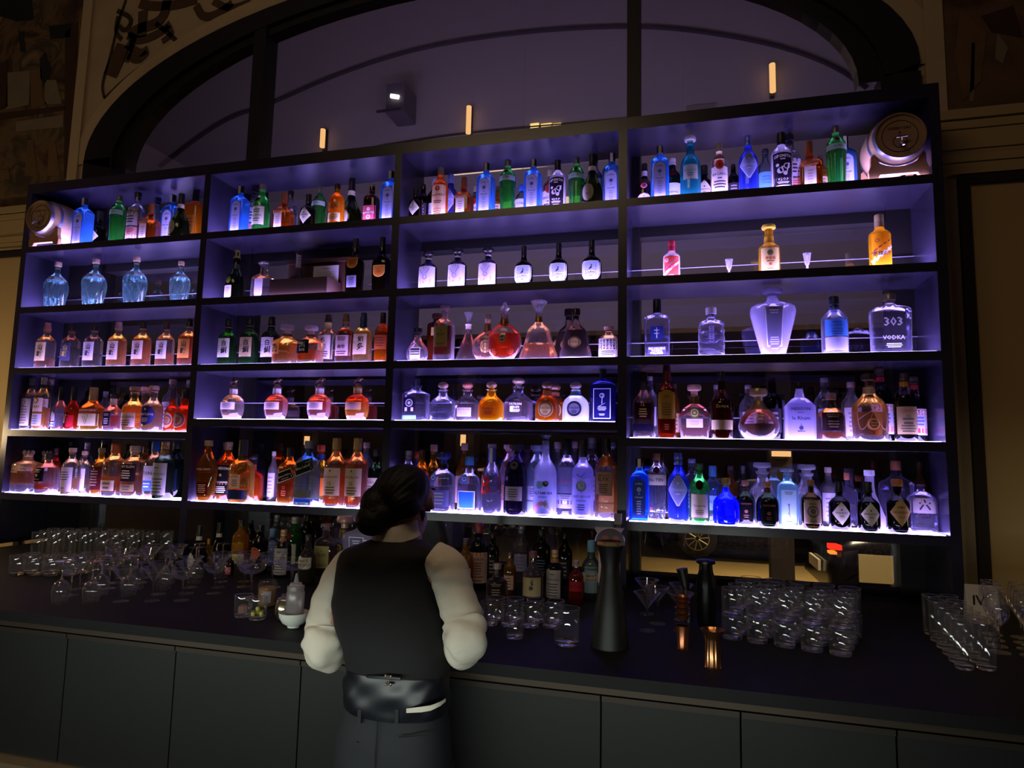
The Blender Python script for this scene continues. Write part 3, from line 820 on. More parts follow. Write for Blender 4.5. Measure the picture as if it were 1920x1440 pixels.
K['stag'] = dict(n='whisky_bottle', asp=.32, prof=[(0, .95), (.02, 1), (.44, 1), (.54, .82), (.62, .5), (.68, .36), (.95, .34)], glass=('#dcd6f6', .14, .5), cap=(.68, 'plain', '#0d0c10', .38), sleeve=[(.9, .91, '#8f8a96', .6)], liq=('#c83a1c', .1), thick=.03,
                 lab=[L('house', .2, .42, .5, '#efeafc', [('line', -.3, .9, 0, .3, .08), ('line', .3, .9, 0, .3, .08), ('disc', .25, .2)], '#2b2534', xo=-.25, thru=.4), L('rect', .06, .18, .62, '#6f7ac0', [('lines', .3, .8, 2, .7)], '#e8e8ff', xo=-.2)])
K['stag_r'] = dict(K['stag'], glass=('#c0402c', .25, .4), liq=('#c8200c', .42, .3), lab=[L('rect', .06, .4, .6, '#2c0e0c', [('line', -.4, .9, 0, .4, .07), ('line', .4, .9, 0, .4, .07), ('disc', .35, .2)], '#c49a62', xo=-.3), L('rect', .07, .34, .5, '#c02434', (), xo=.5, thru=.5)])
K['wideb'] = dict(n='whiskey_bottle', asp=.66, dr=.5, p=2.6, prof=[(0, .95), (.03, 1), (.4, 1), (.52, .9), (.6, .6), (.66, .28), (.86, .25)], glass=('#f2c8b0', .12, .5), cap=(.68, 'plain', '#a08458', .27, .4, .4), liq=('#b83c1c', .52), thick=.05,
                  lab=[L('rect', .1, .38, .9, '#c0b49a', [('line', -.3, .8, 0, .1, .04), ('line', -.1, .8, .1, .2, .04), ('line', .2, .9, .05, .3, .04), ('lines', .9, .95, 1, .3)], '#6a6a3a'), L('rect', .42, .5, .9, '#9a3a1c', [('WOODFORD RESERVE', .5, .8, 1, .6)], '#e8cfc0', thru=.5)])
K['gent'] = dict(n='whiskey_bottle', asp=.46, dr=.7, p=4, prof=[(0, .95), (.03, 1), (.46, 1), (.54, .92), (.62, .55), (.68, .36), (.88, .35)], glass=('#f0e2f0', .12, .6), cap=(.86, 'screw', '#151015', .4), sleeve=[(.7, .86, '#cbb6bc', 0, 'neck_label')], liq=('#d8482c', .4), thick=.07, lab=[L('rect', .12, .5, .58, '#211a24', [('lines', .75, .85, 2, .7), ('lines', .2, .5, 3, .6)], '#8a8090', border='#5a5060', xo=-.2)])
WP = [(0, .94), (.02, 1), (.5, 1), (.58, .92), (.66, .55), (.7, .38), (.84, .36), (.86, .44), (.9, .44)]


def wpig(labc, liqc, glass=('#f0e0d0', .1, .55)):
    return dict(n='whiskey_bottle', asp=.47, prof=WP, glass=glass, cap=(.87, 'cork', '#b08a80', .42), liq=(liqc, .55), thick=.05, lab=[L('oval', .12, .56, .98, labc, [('WHISTLEPIG', .55, .85, 1, .2), ('disc', .8, .1), ('lines', .2, .35, 3, .4)], '#e2d6d4')])


K['wp_w'] = dict(wpig('#d9cfd2', '#f0a030'), lab=[L('rect', .08, .4, .95, '#dcd2da', [('WHISTLEPIG', .7, .9, 1, .24), ('lines', .15, .45, 3, .6)], '#4a3038')])
K['wp_r'] = wpig('#a03a34', '#b04a20')
K['wp_b'] = wpig('#3a3c8c', '#d89a6a', ('#f0e6f6', .12, .6))
K['redround'] = dict(n='whiskey_bottle', asp=.44, prof=[(0, .96), (.02, 1), (.4, 1), (.52, .94), (.58, .7), (.62, .38), (.9, .34)], glass=('#e8583a', .25, .4), cap=(.78, 'plain', '#2a1c24', .36), liq=('#d8300f', .5, .3), thick=.04, lab=[L('oval', .08, .46, .85, '#a07058', [('ring', .5, .9), ('lines', .35, .6, 4, .5), ('disc', .3, .12)], '#4a261c')])
BL = [(0, .72), (.03, .78), (.12, .92), (.22, 1), (.42, 1), (.5, .9), (.58, .62), (.62, .36), (.76, .34), (.77, .42), (.80, .42)]


def blant(liqc, fill, glass=('#f2e6f0', .1, .6), labc='#e2d4ec'):
    return dict(n='bourbon_bottle', asp=.55, prof=BL, seg=8, p=2, round=0, glass=glass, cap=(.79, 'horse', '#8a7060', .3, .3, .8), liq=(liqc, fill), thick=.06, ang=25, sleeve=[(.63, .755, '#ddd0ea' if labc != '#b08a68' else '#a88a66', 0, 'neck_label')],
                lab=[L('rect', .235, .415, .82, labc, [('lines', .25, .75, 4, .7)], '#9a86a4', thru=.45)])


K['blanton1'] = blant('#d8905a', .16)
K['blanton2'] = blant('#c83820', .54)
K['blanton3'] = blant('#d8381c', .53)
K['blanton4'] = blant('#d03414', .56, ('#f0b098', .14, .5), '#b08a68')
K['teqsq'] = dict(n='tequila_bottle', asp=.63, dr=.6, p=5, prof=[(0, .93), (.02, .95), (.4, .97), (.6, 1), (.66, .96), (.71, .5), (.76, .34), (.8, .34), (.82, .42), (.85, .42)], glass=('#dcd8ff', .1, .7), cap=(.74, 'stick', '#4f78c0', .3), liq=('#e6e4ff', .5), thick=.05,
                  lab=[L('arch', .2, .56, .5, '#2c2844', [('ring', .6, .6), ('disc', .6, .25), ('box', -.7, -.3, .05, .3, 1), ('box', .3, .7, .05, .3, 1)], '#d8d4ff', xo=-.3, thru=.4), L('rect', .03, .12, .6, '#9adce0', [('lines', .4, .6, 1, .6)], '#e6ffff', xo=-.3, thru=.6)])
PT = [(0, .95), (.02, 1), (.36, 1), (.48, .9), (.58, .6), (.64, .38), (.72, .33), (.76, .33), (.78, .42), (.8, .42)]


def patron(glass, liqc, fill, corkc, labc, txt=True):
    return dict(n='tequila_bottle', asp=.66, dr=.8, p=2.4, prof=PT, glass=glass, cap=(.78, 'ball', corkc, .26), liq=(liqc, fill, .2), thick=.06, lab=[L('rect', .12, .34, .55, labc, [('PATRON', .78, .8, 1, .24), ('lines', .2, .5, 3, .6)], '#8a7ab0', thru=.6)] if txt else [])


K['patron1'] = patron(('#dcdcff', .12, .6), '#e6e6ff', .22, '#b08a86', '#c8c0f4', False)
K['patron2'] = patron(('#efe2f2', .12, .6), '#f2e0dc', .40, '#b0685a', '#e6d8ea')
K['patron3'] = patron(('#ffc24a', .25, .5), '#f0a81c', .52, '#9a7a70', '#d89a2c')
K['patron4'] = dict(patron(('#dcd8ff', .12, .65), '#e4e2ff', .44, shell('#c4b49c', .3, .5), '#9a92e0'), cap=(.8, 'ball', '#8f7c70', .28, .2, .3), lab=[L('rect', .2, .44, .9, '#8f88d4', [('PATRON', .8, .75, 1, .22), ('GRAN', .52, .5, 1, .2), ('lines', .1, .3, 3, .4), ('box', -.4, -.15, .1, .6, 1)], '#f0eeff', thru=.8)])
DJ = [(0, .96), (.02, 1), (.38, 1), (.52, .9), (.62, .6), (.67, .38), (.8, .34)]
K['donj_a'] = dict(n='tequila_bottle', asp=.60, dr=.75, prof=DJ, glass=('#c8742c', .25, .4), cap=(.76, 'ball', '#5c3c34', .30), sleeve=[(.66, .76, '#a05a44', 0, 'neck_label')], liq=('#c86414', .5), thick=.05, lab=[L('oval', .1, .5, .68, '#b89c68', [('Don Julio', .55, .8, 1, .22), ('ring', .5, .95), ('lines', .25, .35, 2, .4)], '#4a3a24', thru=.2)])
K['donj_w'] = dict(n='tequila_bottle', asp=.67, dr=.75, prof=DJ, glass=('#eaf0ff', .55, .3), cap=(.78, 'ball', '#6a5a64', .28), sleeve=[(.64, .76, '#3f7ad0', 0, 'neck_label')], liq=None, lab=[L('oval', .12, .5, .6, '#b0acd8', [('Don Julio', .55, .85, 1, .22), ('ring', .5, .95), ('lines', .25, .35, 2, .4)], '#3a3866', thru=.3)])
K['bluedk'] = dict(n='tequila_bottle', asp=.48, dr=.55, p=5, prof=[(0, .97), (.02, 1), (.68, 1), (.74, .94), (.78, .5), (.8, .26), (.94, .24)], glass=('#161a6a', .35, .35), cap=(.84, 'plain', '#1c1820', .26), sleeve=[(.86, .9, '#a8823c', .5, 'neck_band')],
                   lab=[L('rect', .08, .62, .62, '#14164a', [('ring', .78, .3), ('line', 0, .5, .05, .85, .05), ('line', -.4, .4, .4, .52, .03), ('lines', .28, .38, 3, .6), ('lines', .1, .14, 2, .4)], '#a2a6dc', border='#b7baf0')])
K['zac'] = dict(n='rum_bottle', asp=.33, prof=[(0, .9), (.02, .93), (.4, 1), (.54, .98), (.62, .7), (.68, .4), (.74, .32), (.93, .3)], glass=('#5a2018', .2, .4), cap=(.86, 'plain', '#141014', .33), sleeve=[(.88, .92, '#b8a090', .5)], liq=('#4a120c', .58),
                lab=[L('rect', .42, .52, .8, '#2a0e10', [('Zacapa', .5, .8, 1, .6)], '#b89a54'), L('rect', .13, .27, 1.2, '#b8a48a', (), thru=.2, name='woven_band')])
K['zac2'] = dict(K['zac'], glass=('#e6d6e6', .1, .5), liq=('#2a0d10', .42), sleeve=[], lab=[L('rect', .28, .52, .8, '#2c1216', [('12', .9, .3, 1, .2), ('lines', .15, .6, 4, .5)], '#b89a54', thru=.2), L('rect', .1, .2, 1.2, '#1c1834', ())])
K['redcog'] = dict(n='cognac_bottle', asp=.27, dr=.8, p=4, prof=[(0, .85), (.02, .87), (.5, 1), (.62, 1), (.68, .9), (.72, .55), (.76, .4), (.93, .36)], glass=('#8a2420', .25, .35), cap=(.76, 'plain', '#5c1420', .4), liq=('#7a140c', .68), thick=.06,
                   lab=[L('arch', .26, .66, .85, '#a8843c', [('1796', .5, .5, 1, .14), ('lines', .15, .4, 4, .6), ('lines', .75, .8, 2, .4)], '#5c4520', thru=.15), L('rect', .1, .2, .4, '#6a1c14', [('lines', .2, .8, 3, .6)], '#f08a6a')])
K['angdec'] = dict(n='rum_bottle', asp=.68, dr=.7, p=4, round=0, prof=[(0, .82), (.03, .86), (.42, 1), (.56, .72), (.64, .3), (.8, .25)], glass=('#f2e8f8', .12, .6), cap=(.8, 'flat', '#b8948a', .26, .3, .3), sleeve=[(.64, .78, '#6f5c2c', .6, 'neck_band')], liq=('#d83c4a', .24), thick=.04, ang=20,
                   lab=[L('oval', .36, .58, .3, '#5d6a3a', [('ring', .5, .8), ('disc', .5, .3)], '#c8c07a', name='medallion'), L('rect', .2, .36, .5, '#e2d6ee', [('lines', .3, .7, 3, .6)], '#a08cb0', thru=.5)])
K['rounddec'] = dict(n='rum_decanter', cat='decanter', asp=.78, dr=.8, prof=[(0, .5), (.03, .7), (.12, .9), (.24, 1), (.36, .95), (.5, .72), (.58, .52), (.62, .4), (.7, .26), (.76, .2)], glass=('#f6f0ff', .12, .65), cap=(.74, 'flat', '#b09a74', .26, .3, .5), sleeve=[(.58, .76, '#8a7040', .6, 'neck_sheath')], liq=('#6a1c14', .30), thick=.05,
                     lab=[L('rect', .34, .5, .45, '#7c7a9a', [('Zacapa', .7, .8, 1, .3), ('XO', .3, .3, 1, .3)], '#d9cfa2', thru=.8)])
K['neisson'] = dict(n='rum_bottle', asp=.50, dr=.55, p=5, round=0, prof=[(0, .97), (.02, 1), (.58, 1), (.7, .55), (.73, .34), (.9, .22)], glass=('#d6d0ff', .65, .2), cap=(.88, 'plain', '#15131c', .24), liq=None, ang=20,
                    lab=[L('rect', .08, .64, .8, '#c9c2f6', [('NEISSON', .8, .75, 1, .14), ('BLANC', .69, .25, 1, .05), ('le Rhum', .52, .7, 1, .2), ('disc', .22, .18), ('line', -.3, .12, .3, .12, .05), ('line', 0, .15, 0, .36, .04)], '#3a3668', thru=.6)])
K['smallrum'] = dict(n='rum_bottle', asp=.55, prof=[(0, .96), (.02, 1), (.5, 1), (.58, .9), (.66, .5), (.7, .34), (.86, .32)], glass=('#d8c8d8', .08, .5), cap=(.86, 'screw', '#8a7468', .38, .4, .3), sleeve=[(.68, .85, '#2c2022', .3, 'neck_sheath')], liq=('#d86a1c', .16), thick=.05,
                     lab=[L('rect', .2, .58, .85, '#2e2024', [('lines', .75, .85, 2, .6), ('lines', .2, .5, 3, .5)], '#7d6a5c', thru=.2)])


def straw(root, b):
    mb = MB()
    pts = []
    for i in range(33):
        u = 2 * PI * i / 32
        pts.append(b.surf(.9 * b.hx0 * sin(u), .42 + .26 * sin(2 * u), .002))
    mb.tube(pts, .0012, 5)
    mb.tube([b.surf(1.2 * b.hx0 * (i / 8 - .5) * 1.5, .3 + .3 * i / 8, .002) for i in range(9)], .0012, 5)
    mb.build('straw_net', plain('#b89c88', .8), root)


K['plant'] = dict(n='rum_bottle', asp=.50, dr=.9, prof=[(0, .9), (.02, .94), (.42, 1), (.54, .92), (.62, .6), (.68, .36), (.82, .3)], glass=('#f0e6ea', .1, .6), cap=(.82, 'flat', '#2c1a1e', .25, .5), sleeve=[(.7, .8, '#a8978c', 0, 'neck_label')], liq=('#c8802c', .42), thick=.08, hook=straw, lab=[L('oval', .14, .34, .4, '#a05a2c', [('ring', .5, .85), ('lines', .4, .6, 2, .5)], '#e0b070', thru=.4)])
K['caroni'] = dict(n='rum_bottle', asp=.30, prof=BORD, glass=('#181216', .2, .2), cap=(.88, 'screw', '#5c5048', .38, .4, .2), sleeve=[(.8, .87, '#c8862c', 0, 'neck_band')],
                   lab=[L('rect', .1, .5, 1.05, '#a58e6c', [('CARONI', .84, .7, 1, .14), ('12', .65, .2, 2, .1), ('lines', .4, .55, 2, .5, 2), ('lines', .1, .3, 3, .7, 2)], '#a05a1c', ['#4a4038'], thru=.15)])
K['caroni_w'] = dict(K['caroni'], sleeve=[(.8, .87, '#b83044', 0, 'neck_band')], lab=[L('rect', .1, .5, 1.05, '#e2d6f0', [('box', -1, 1, .78, .95, 2), ('CARONI', .87, .9, 1, .14), ('lines', .4, .65, 3, .6, 3), ('box', -1, 1, .08, .26, 2)], '#f0e8f6', ['#c0304c', '#5560b0'], thru=.4)])

# bottom shelf kinds
K['dec_crown'] = dict(n='whisky_decanter', cat='decanter', asp=.60, dr=.8, p=4, prof=[(0, .95), (.02, 1), (.6, 1), (.68, .93), (.73, .5), (.76, .36), (.86, .34)], glass=('#efe6ee', .1, .6), cap=(.84, 'crown', '#d8c0b4', .34, .3, .4), sleeve=[(.74, .84, '#c09488', 0, 'neck_label')], liq=('#c87a3c', .45), thick=.2,
                      lab=[L('rect', .46, .64, .5, '#d0a58e', [('lines', .3, .7, 2, .6)], '#7a5040', xo=-.5), L('rect', .5, .68, .5, '#e2c0cc', [('lines', .3, .7, 2, .6)], '#9a6a7a', xo=.5)])
K['blackover'] = dict(n='whisky_bottle', asp=.54, prof=[(0, .95), (.02, 1), (.55, 1), (.66, .9), (.72, .5), (.76, .34), (.9, .32)], glass=('#e6def2', .1, .6), cap=(.86, 'screw', '#1b171c', .36), liq=('#b8402c', .24), thick=.1, lab=[L('rect', .3, .64, .7, '#241e24', [('lines', .7, .85, 2, .6), ('disc', .45, .18), ('lines', .15, .25, 1, .7)], '#9a8c80', xo=-.15)])
K['whiteover'] = dict(n='whisky_bottle', asp=.36, prof=STD, glass=('#e9e2ee', .1, .6), cap=(.86, 'cork', '#c0988c', .36), liq=('#d8a080', .35), thick=.03, lab=[L('rect', .06, .58, 1.0, '#ddd2ea', [('lines', .5, .8, 4, .7), ('lines', .15, .2, 1, .3)], '#6a5c74', thru=.4)])
K['redover'] = dict(n='whisky_bottle', asp=.32, prof=STD, glass=('#c04a3a', .2, .4), cap=(.84, 'screw', '#3a2024', .36), liq=('#a81c14', .55, .2))
K['maroon'] = dict(n='whisky_bottle', asp=.34, prof=STD, glass=('#f0c8b4', .1, .5), cap=(.86, 'cork', '#8a7a74', .36), liq=('#e07a24', .3), thick=.03, lab=[L('rect', .12, .6, .95, '#5c242c', [('lines', .2, .8, 6, .6), ('disc', .9, .12)], '#b8908a')])
K['orangecap'] = dict(n='whisky_bottle', asp=.40, dr=.85, p=3, prof=[(0, .95), (.02, 1), (.6, 1), (.68, .9), (.74, .55), (.78, .4), (.9, .38)], glass=('#f0e4e6', .08, .6), cap=(.82, 'plain', '#c0582c', .42), liq=('#f0902c', .36, .2), thick=.08, lab=[L('rect', .1, .3, .8, '#d8c0b0', [('lines', .3, .7, 2, .6)], '#6a5446')])
K['portland'] = dict(n='whisky_bottle', asp=.46, dr=.85, p=3, prof=[(0, .95), (.02, 1), (.62, 1), (.7, .92), (.75, .55), (.78, .4), (.92, .38)], glass=('#f0e4dc', .08, .6), cap=(.82, 'cork', '#c8ac9c', .42), liq=('#c8742c', .42), thick=.07, lab=[L('rect', .3, .64, .95, '#2a2024', [('PORT ELLEN', .85, .9, 1, .14), ('lines', .2, .6, 4, .6)], '#c8b094', xo=-.1), L('rect', .1, .24, .8, '#8a7458', [('lines', .3, .7, 2, .6)], '#4a3c2c')])
K['tealback'] = dict(n='whisky_bottle', asp=.34, prof=STD, glass=('#d6e0f6', .1, .6), cap=(.82, 'plain', '#2a5ab8', .4), liq=('#a8542c', .3), thick=.04, lab=[L('rect', .3, .56, .95, '#e2dcf8', [('TON', .5, .6, 1, .4)], '#3a3450', thru=.4), L('rect', .12, .3, .95, '#5a8ae0', [('lines', .4, .7, 2, .5)], '#dfe8ff', thru=.4)])
K['greylab'] = dict(n='whisky_bottle', asp=.36, prof=BORD, glass=('#2c3a2c', .15, .4), cap=(.86, 'screw', '#b08a5c', .38, .4, .3), sleeve=[(.76, .85, '#8a5a34', 0, 'neck_label')], lab=[L('rect', .06, .62, 1.0, '#a8a0a0', [('lines', .85, .9, 1, .3), ('LAPHROAIG', .66, .85, 1, .12), ('lines', .1, .5, 5, .7)], '#4a4448', thru=.2)])
K['dkgreenw'] = dict(n='whisky_bottle', asp=.36, prof=BORD, glass=('#0c2412', .2, .3), cap=(.86, 'plain', '#0f1410', .38), lab=[L('rect', .1, .5, .9, '#10182a', [('lines', .2, .85, 6, .6)], '#5a6a80')])
K['angel'] = dict(n='bourbon_bottle', asp=.40, dr=.6, prof=[(0, .72), (.02, .76), (.3, .92), (.5, 1), (.6, .95), (.7, .66), (.78, .34), (.92, .28)], glass=('#d8906a', .15, .5), cap=(.86, 'cork', '#9a8474', .3), liq=('#8a2c10', .46, .2), thick=.06, lab=[L('rect', .48, .56, .9, '#6a3420', [('ANGELS ENVY', .5, .85, 1, .7)], '#e0b090', thru=.5), L('rect', .1, .3, .6, '#561c10', [('lines', .2, .8, 5, .7)], '#d89a78', thru=.5)])
K['jameson'] = dict(n='whiskey_bottle', asp=.34, prof=BORD, glass=('#e87a3c', .2, .4), cap=(.86, 'screw', '#b0988a', .38, .4, .3), liq=('#d85c1c', .62, .2), thick=.05, lab=[L('rect', .1, .6, .92, '#1c1a1e', [('JAMESON', .88, .85, 1, .14, .05), ('disc', .66, .16, 2), ('BLACK BARREL', .42, .85, 1, .1), ('box', -1, 1, .34, .37, 2), ('lines', .08, .26, 4, .7)], '#d9cfbe', ['#b08a4a'])])
K['legent'] = dict(n='whiskey_bottle', asp=.42, dr=.7, p=3, prof=[(0, .95), (.02, 1), (.5, 1), (.6, .9), (.66, .55), (.7, .34), (.92, .3)], glass=('#e8b8a0', .12, .5), cap=(.66, 'plain', '#1e1a1e', .34), liq=('#c85420', .2, .2), thick=.05, lab=[L('oval', .74, .9, .22, '#c0b49c', [('disc', .5, .4)], '#8a6a34', name='neck_seal'), L('rect', .22, .44, .5, '#cdb8ac', [('LEGENT', .85, .7, 1, .14), ('lines', .2, .6, 4, .6)], '#5a4038', xo=-.1), L('rect', .05, .2, .95, '#2c3468', ())])
K['skull'] = dict(n='rum_bottle', asp=.62, dr=.7, p=3, prof=[(0, .95), (.02, 1), (.46, 1), (.56, .9), (.62, .55), (.66, .36), (.86, .34)], glass=('#e8603a', .2, .4), cap=(.8, 'screw', '#131014', .4), sleeve=[(.66, .78, '#8a4030', 0, 'neck_label')], liq=('#d83c14', .48, .3), thick=.08, lab=[L('oval', .12, .5, .42, '#3c3a34', [('disc', .55, .2, 1, -.35), ('disc', .55, .2, 1, .35), ('lines', .15, .28, 3, .4), ('disc', .38, .1)], '#8a8670', xo=-.2)])
K['jw'] = dict(n='whisky_bottle', asp=.33, dr=.9, p=6, prof=[(0, .97), (.01, 1), (.6, 1), (.68, .9), (.74, .55), (.8, .38), (.93, .34)], glass=('#d8a08a', .12, .5), cap=(.84, 'screw', '#1a1216', .36), liq=('#c0481c', .4, .15), thick=.05, lab=[L('rect', .42, .58, .9, '#19161a', [('Johnnie Walker', .5, .85, 1, .4), ('lines', .2, .25, 1, .7)], '#b89a68', rot=.35, border='#b89a68'), L('rect', .12, .36, .55, '#6a2414', [('ring', .7, .3), ('lines', .15, .45, 3, .6)], '#d8683a', thru=.4)])
K['jwb'] = dict(K['jw'], glass=('#8fa8a0', .15, .5), liq=('#2a78e8', .09, .4), cap=(.82, 'cork', '#74788a', .36), lab=[L('rect', .5, .68, .9, '#20241f', [('Blue Label', .5, .8, 1, .4)], '#9a9a80', rot=.35, border='#9a9a80'), L('rect', .12, .24, .9, '#7a7868', ())])
K['redcapw'] = dict(n='whisky_bottle', asp=.34, prof=SLIM, glass=('#f0dcc0', .12, .5), cap=(.84, 'cork', '#b84a3c', .34), sleeve=[(.74, .84, '#3a4a9c', 0, 'neck_label')], liq=('#f0a03c', .52, .2), thick=.05, lab=[L('rect', .1, .48, .6, '#b89a44', [('lines', .2, .8, 5, .6)], '#6a5424', xo=-.35), L('rect', .14, .44, .5, '#f08a3c', (), xo=.5, thru=.6)])
K['mac12'] = dict(n='whisky_bottle', asp=.33, prof=[(0, .95), (.02, 1), (.56, 1), (.64, .97), (.7, .7), (.75, .42), (.93, .35)], glass=('#f2dccc', .1, .5), cap=(.8, 'plain', '#a88c5c', .38, .4, .3), liq=('#e86a1c', .5, .2), thick=.04, lab=[L('rect', .16, .56, .93, '#cdbcae', [('disc', .9, .1), ('MACALLAN', .68, .72, 1, .1), ('12', .45, .26, 1, .12), ('lines', .1, .3, 3, .6)], '#5a4438', thru=.2)])
K['mac15'] = dict(K['mac12'], liq=('#c8501c', .62, .15), lab=[L('rect', .16, .56, .93, '#bba892', [('disc', .9, .1), ('MACALLAN', .68, .72, 1, .1), ('15', .45, .26, 1, .12), ('lines', .1, .3, 3, .6)], '#5a4438', thru=.2)])
K['macdk'] = dict(K['mac12'], glass=('#16301a', .2, .3), cap=(.86, 'plain', '#14181a', .36), liq=None, lab=[L('rect', .2, .5, 1.0, '#b8a898', [('MACALLAN', .75, .8, 1, .14), ('lines', .15, .5, 4, .7)], '#4a4038', thru=.2)])
K['whiteback'] = dict(n='liquor_bottle', asp=.32, prof=BORD, glass=('#e6e0f6', .2, .5), cap=(.86, 'cork', '#b8a8a4', .36), lab=[L('rect', .08, .56, .95, '#dad2f4', [('lines', .2, .8, 5, .6)], '#7a7090', thru=.5)])
K['clearback'] = dict(n='liquor_bottle', asp=.32, prof=BORD, glass=('#e6e2fa', .12, .6), cap=(.86, 'screw', '#9a94a0', .37, .3, .4), liq=('#e4e2ff', .5), thick=.03, lab=[L('rect', .2, .5, .8, '#b4aed6', [('lines', .2, .8, 4, .6)], '#6a6490', thru=.5)])
K['darkback'] = dict(n='liquor_bottle', asp=.30, prof=BORD, glass=('#140f14', .15, .15), cap=(.86, 'plain', '#1a161c', .37), lab=[L('rect', .12, .5, .95, '#3a3440', [('lines', .2, .8, 4, .6)], '#8a8494')])
K['amberback'] = dict(n='liquor_bottle', asp=.31, prof=BORD, glass=('#f0b070', .15, .5), cap=(.86, 'screw', '#4a3430', .37), liq=('#d8742c', .6), thick=.03, lab=[L('rect', .12, .46, .9, '#d8b89c', [('lines', .2, .8, 4, .6)], '#7a5440', thru=.4)])
K['browncapt'] = dict(n='tequila_bottle', asp=.29, prof=SLIM, glass=('#e8c0a0', .12, .5), cap=(.84, 'cork', '#c09c8c', .36), liq=('#c87a4a', .46), thick=.04, lab=[L('rect', .1, .5, 1.0, '#c8a8b0', [('ring', .6, .3), ('lines', .2, .4, 3, .5)], '#7a4450', thru=.4)])
CL = [(0, .96), (.02, 1), (.5, 1), (.6, .93), (.66, .62), (.7, .38), (.84, .34)]
K['clase'] = dict(n='tequila_bottle', asp=.52, dr=.8, p=3, prof=CL, glass=('#dcdcff', .1, .65), cap=(.8, 'flat', '#232a6a', .36, .3), sleeve=[(.72, .8, '#14141c')], liq=('#e2e4ff', .42), thick=.05, lab=[L('rect', .08, .36, .8, '#8a8cc8', [('lines', .2, .8, 4, .6)], '#c8caf0', thru=.7), L('oval', .5, .64, .26, '#4a7ac8', [('ring', .5, .7)], '#dfe8ff', xo=-.5, name='medallion')])
K['bluepanel'] = dict(n='tequila_bottle', asp=.50, dr=.8, p=3, prof=CL, glass=('#dcdcff', .1, .65), cap=(.84, 'plain', '#3a78c0', .4), liq=('#e2e4ff', .5), thick=.05, lab=[L('rect', .07, .36, .72, '#2f68c8', (), border='#e6e6ff', thru=.3), L('oval', .5, .68, .26, '#4a7ac8', [('ring', .5, .7)], '#dfe8ff', xo=-.2, name='medallion')])
K['shoulder'] = dict(n='tequila_bottle', asp=.42, prof=[(0, .9), (.03, .95), (.5, 1), (.6, .98), (.68, .7), (.74, .42), (.86, .38), (.88, .5), (.92, .5)], glass=('#d8d6f6', .1, .65), cap=(.88, 'cork', '#b8a8b8', .42), liq=('#b88a7a', .32), thick=.04, lab=[L('oval', .56, .66, .2, '#8a88b0', [('disc', .5, .5)], '#c8c4e8', name='medallion')])
K['letterb'] = dict(n='rum_bottle', asp=.32, prof=SLIM, glass=('#dcdcff', .1, .65), cap=(.78, 'plain', '#4454c8', .36), strip=('#d8d6f0', .4), liq=('#e4e2ff', .3), thick=.05, lab=[L('rect', .28, .58, .75, '#8c8ac4', [('B', .5, .9, 1, .95)], '#e0202c', xo=-.3, thru=.85)])
KE = [(0, .96), (.02, 1), (.3, 1), (.52, .95), (.64, .88), (.74, .72), (.82, .4), (.86, .3), (.9, .3)]


def kas(glass, capc, labc, ink, low=None):
    return dict(n='vodka_bottle', asp=.35, prof=KE, glass=glass, cap=(.9, 'cork', capc, .5), lab=[L('rect', .2, .4, .8, labc, [('lines', .3, .8, 4, .6)], ink, thru=.2), L('oval', .62, .78, .4, capc, [('ring', .5, .8), ('disc', .5, .5)], ink, name='medallion', thru=.5)] + ([L('rect', .02, .18, .9, low, (), thru=.6)] if low else []))


K['kas_p'] = kas(('#d8b8d8', .5, .2), '#c898a4', '#c08a7a', '#7a4a44', '#f0c8e0')
K['kas_b'] = dict(kas(('#1c1430', .3, .25), '#2a2440', '#a89cb0', '#4a4458'), mod=flutes(20, .03, .8), seg=60)
K['kas_g'] = kas(('#a8b8e0', .45, .25), '#8a96b8', '#b4b4d8', '#5a6490', '#c0d4ff')
K['alta'] = dict(n='vodka_bottle', asp=.30, prof=[(0, .96), (.02, 1), (.48, 1), (.58, .93), (.66, .6), (.71, .36), (.86, .32), (.93, .3)], glass=('#cfd0ff', .6, .2), cap=(.9, 'flare', '#20202c', .28), strip=('#2c2c3a', .6),
                 lab=[L('rect', .03, .44, .95, '#c2c6f6', [('ALTAMURA', .62, .9, 2, .12), ('VODKA', .5, .4, 2, .06), ('disc', .86, .34, 1, -.3), ('disc', .9, .26, 2, .25), ('line', -.9, .1, 0, .36, .3, 3), ('line', .1, .36, .9, .05, .3, 4)], '#5ab0e8', ['#2a2c48', '#d88ac8', '#f0d0e8'], thru=.5)])
K['ketel'] = dict(n='vodka_bottle', asp=.31, prof=[(0, .95), (.02, 1), (.62, 1), (.7, .9), (.75, .55), (.78, .38), (.94, .36)], glass=('#dcdcff', .12, .6), cap=(.8, 'plain', '#1e1a28', .4), liq=('#e2e2ff', .66), thick=.07, lab=[L('rect', .3, .64, .9, '#a8a8dc', [('disc', .85, .2), ('Ketel One', .5, .85, 2, .2), ('VODKA', .3, .4, 1, .08)], '#6a6a98', ['#b0243c'], thru=.7), L('rect', .1, .28, 1.0, '#c8c4ec', [('lines', .75, .9, 2, .5), ('box', -.95, .95, .3, .6, 1), ('disc', .45, .18, 2)], '#4a4c80', ['#e0dcf6'], thru=.4)])
K['goose'] = dict(n='vodka_bottle', asp=.305, prof=[(0, .96), (.02, 1), (.56, 1), (.64, .9), (.69, .55), (.73, .38), (.93, .34)], glass=('#c9c6ff', .6, .2), cap=(.78, 'plain', '#1c2038', .38), lab=[L('rect', .05, .64, .95, '#c3c2fa', [('line', -.5, .86, 0, .8, .05, 1), ('line', 0, .8, .4, .9, .04, 1), ('disc', .6, .5, 2), ('disc', .62, .34, 3), ('GREY GOOSE', .38, .95, 1, .1), ('VODKA', .29, .5, 1, .06), ('lines', .1, .2, 3, .4, 1)], '#3c4080', ['#6a7ad8', '#a8b8f8'], thru=.55)])
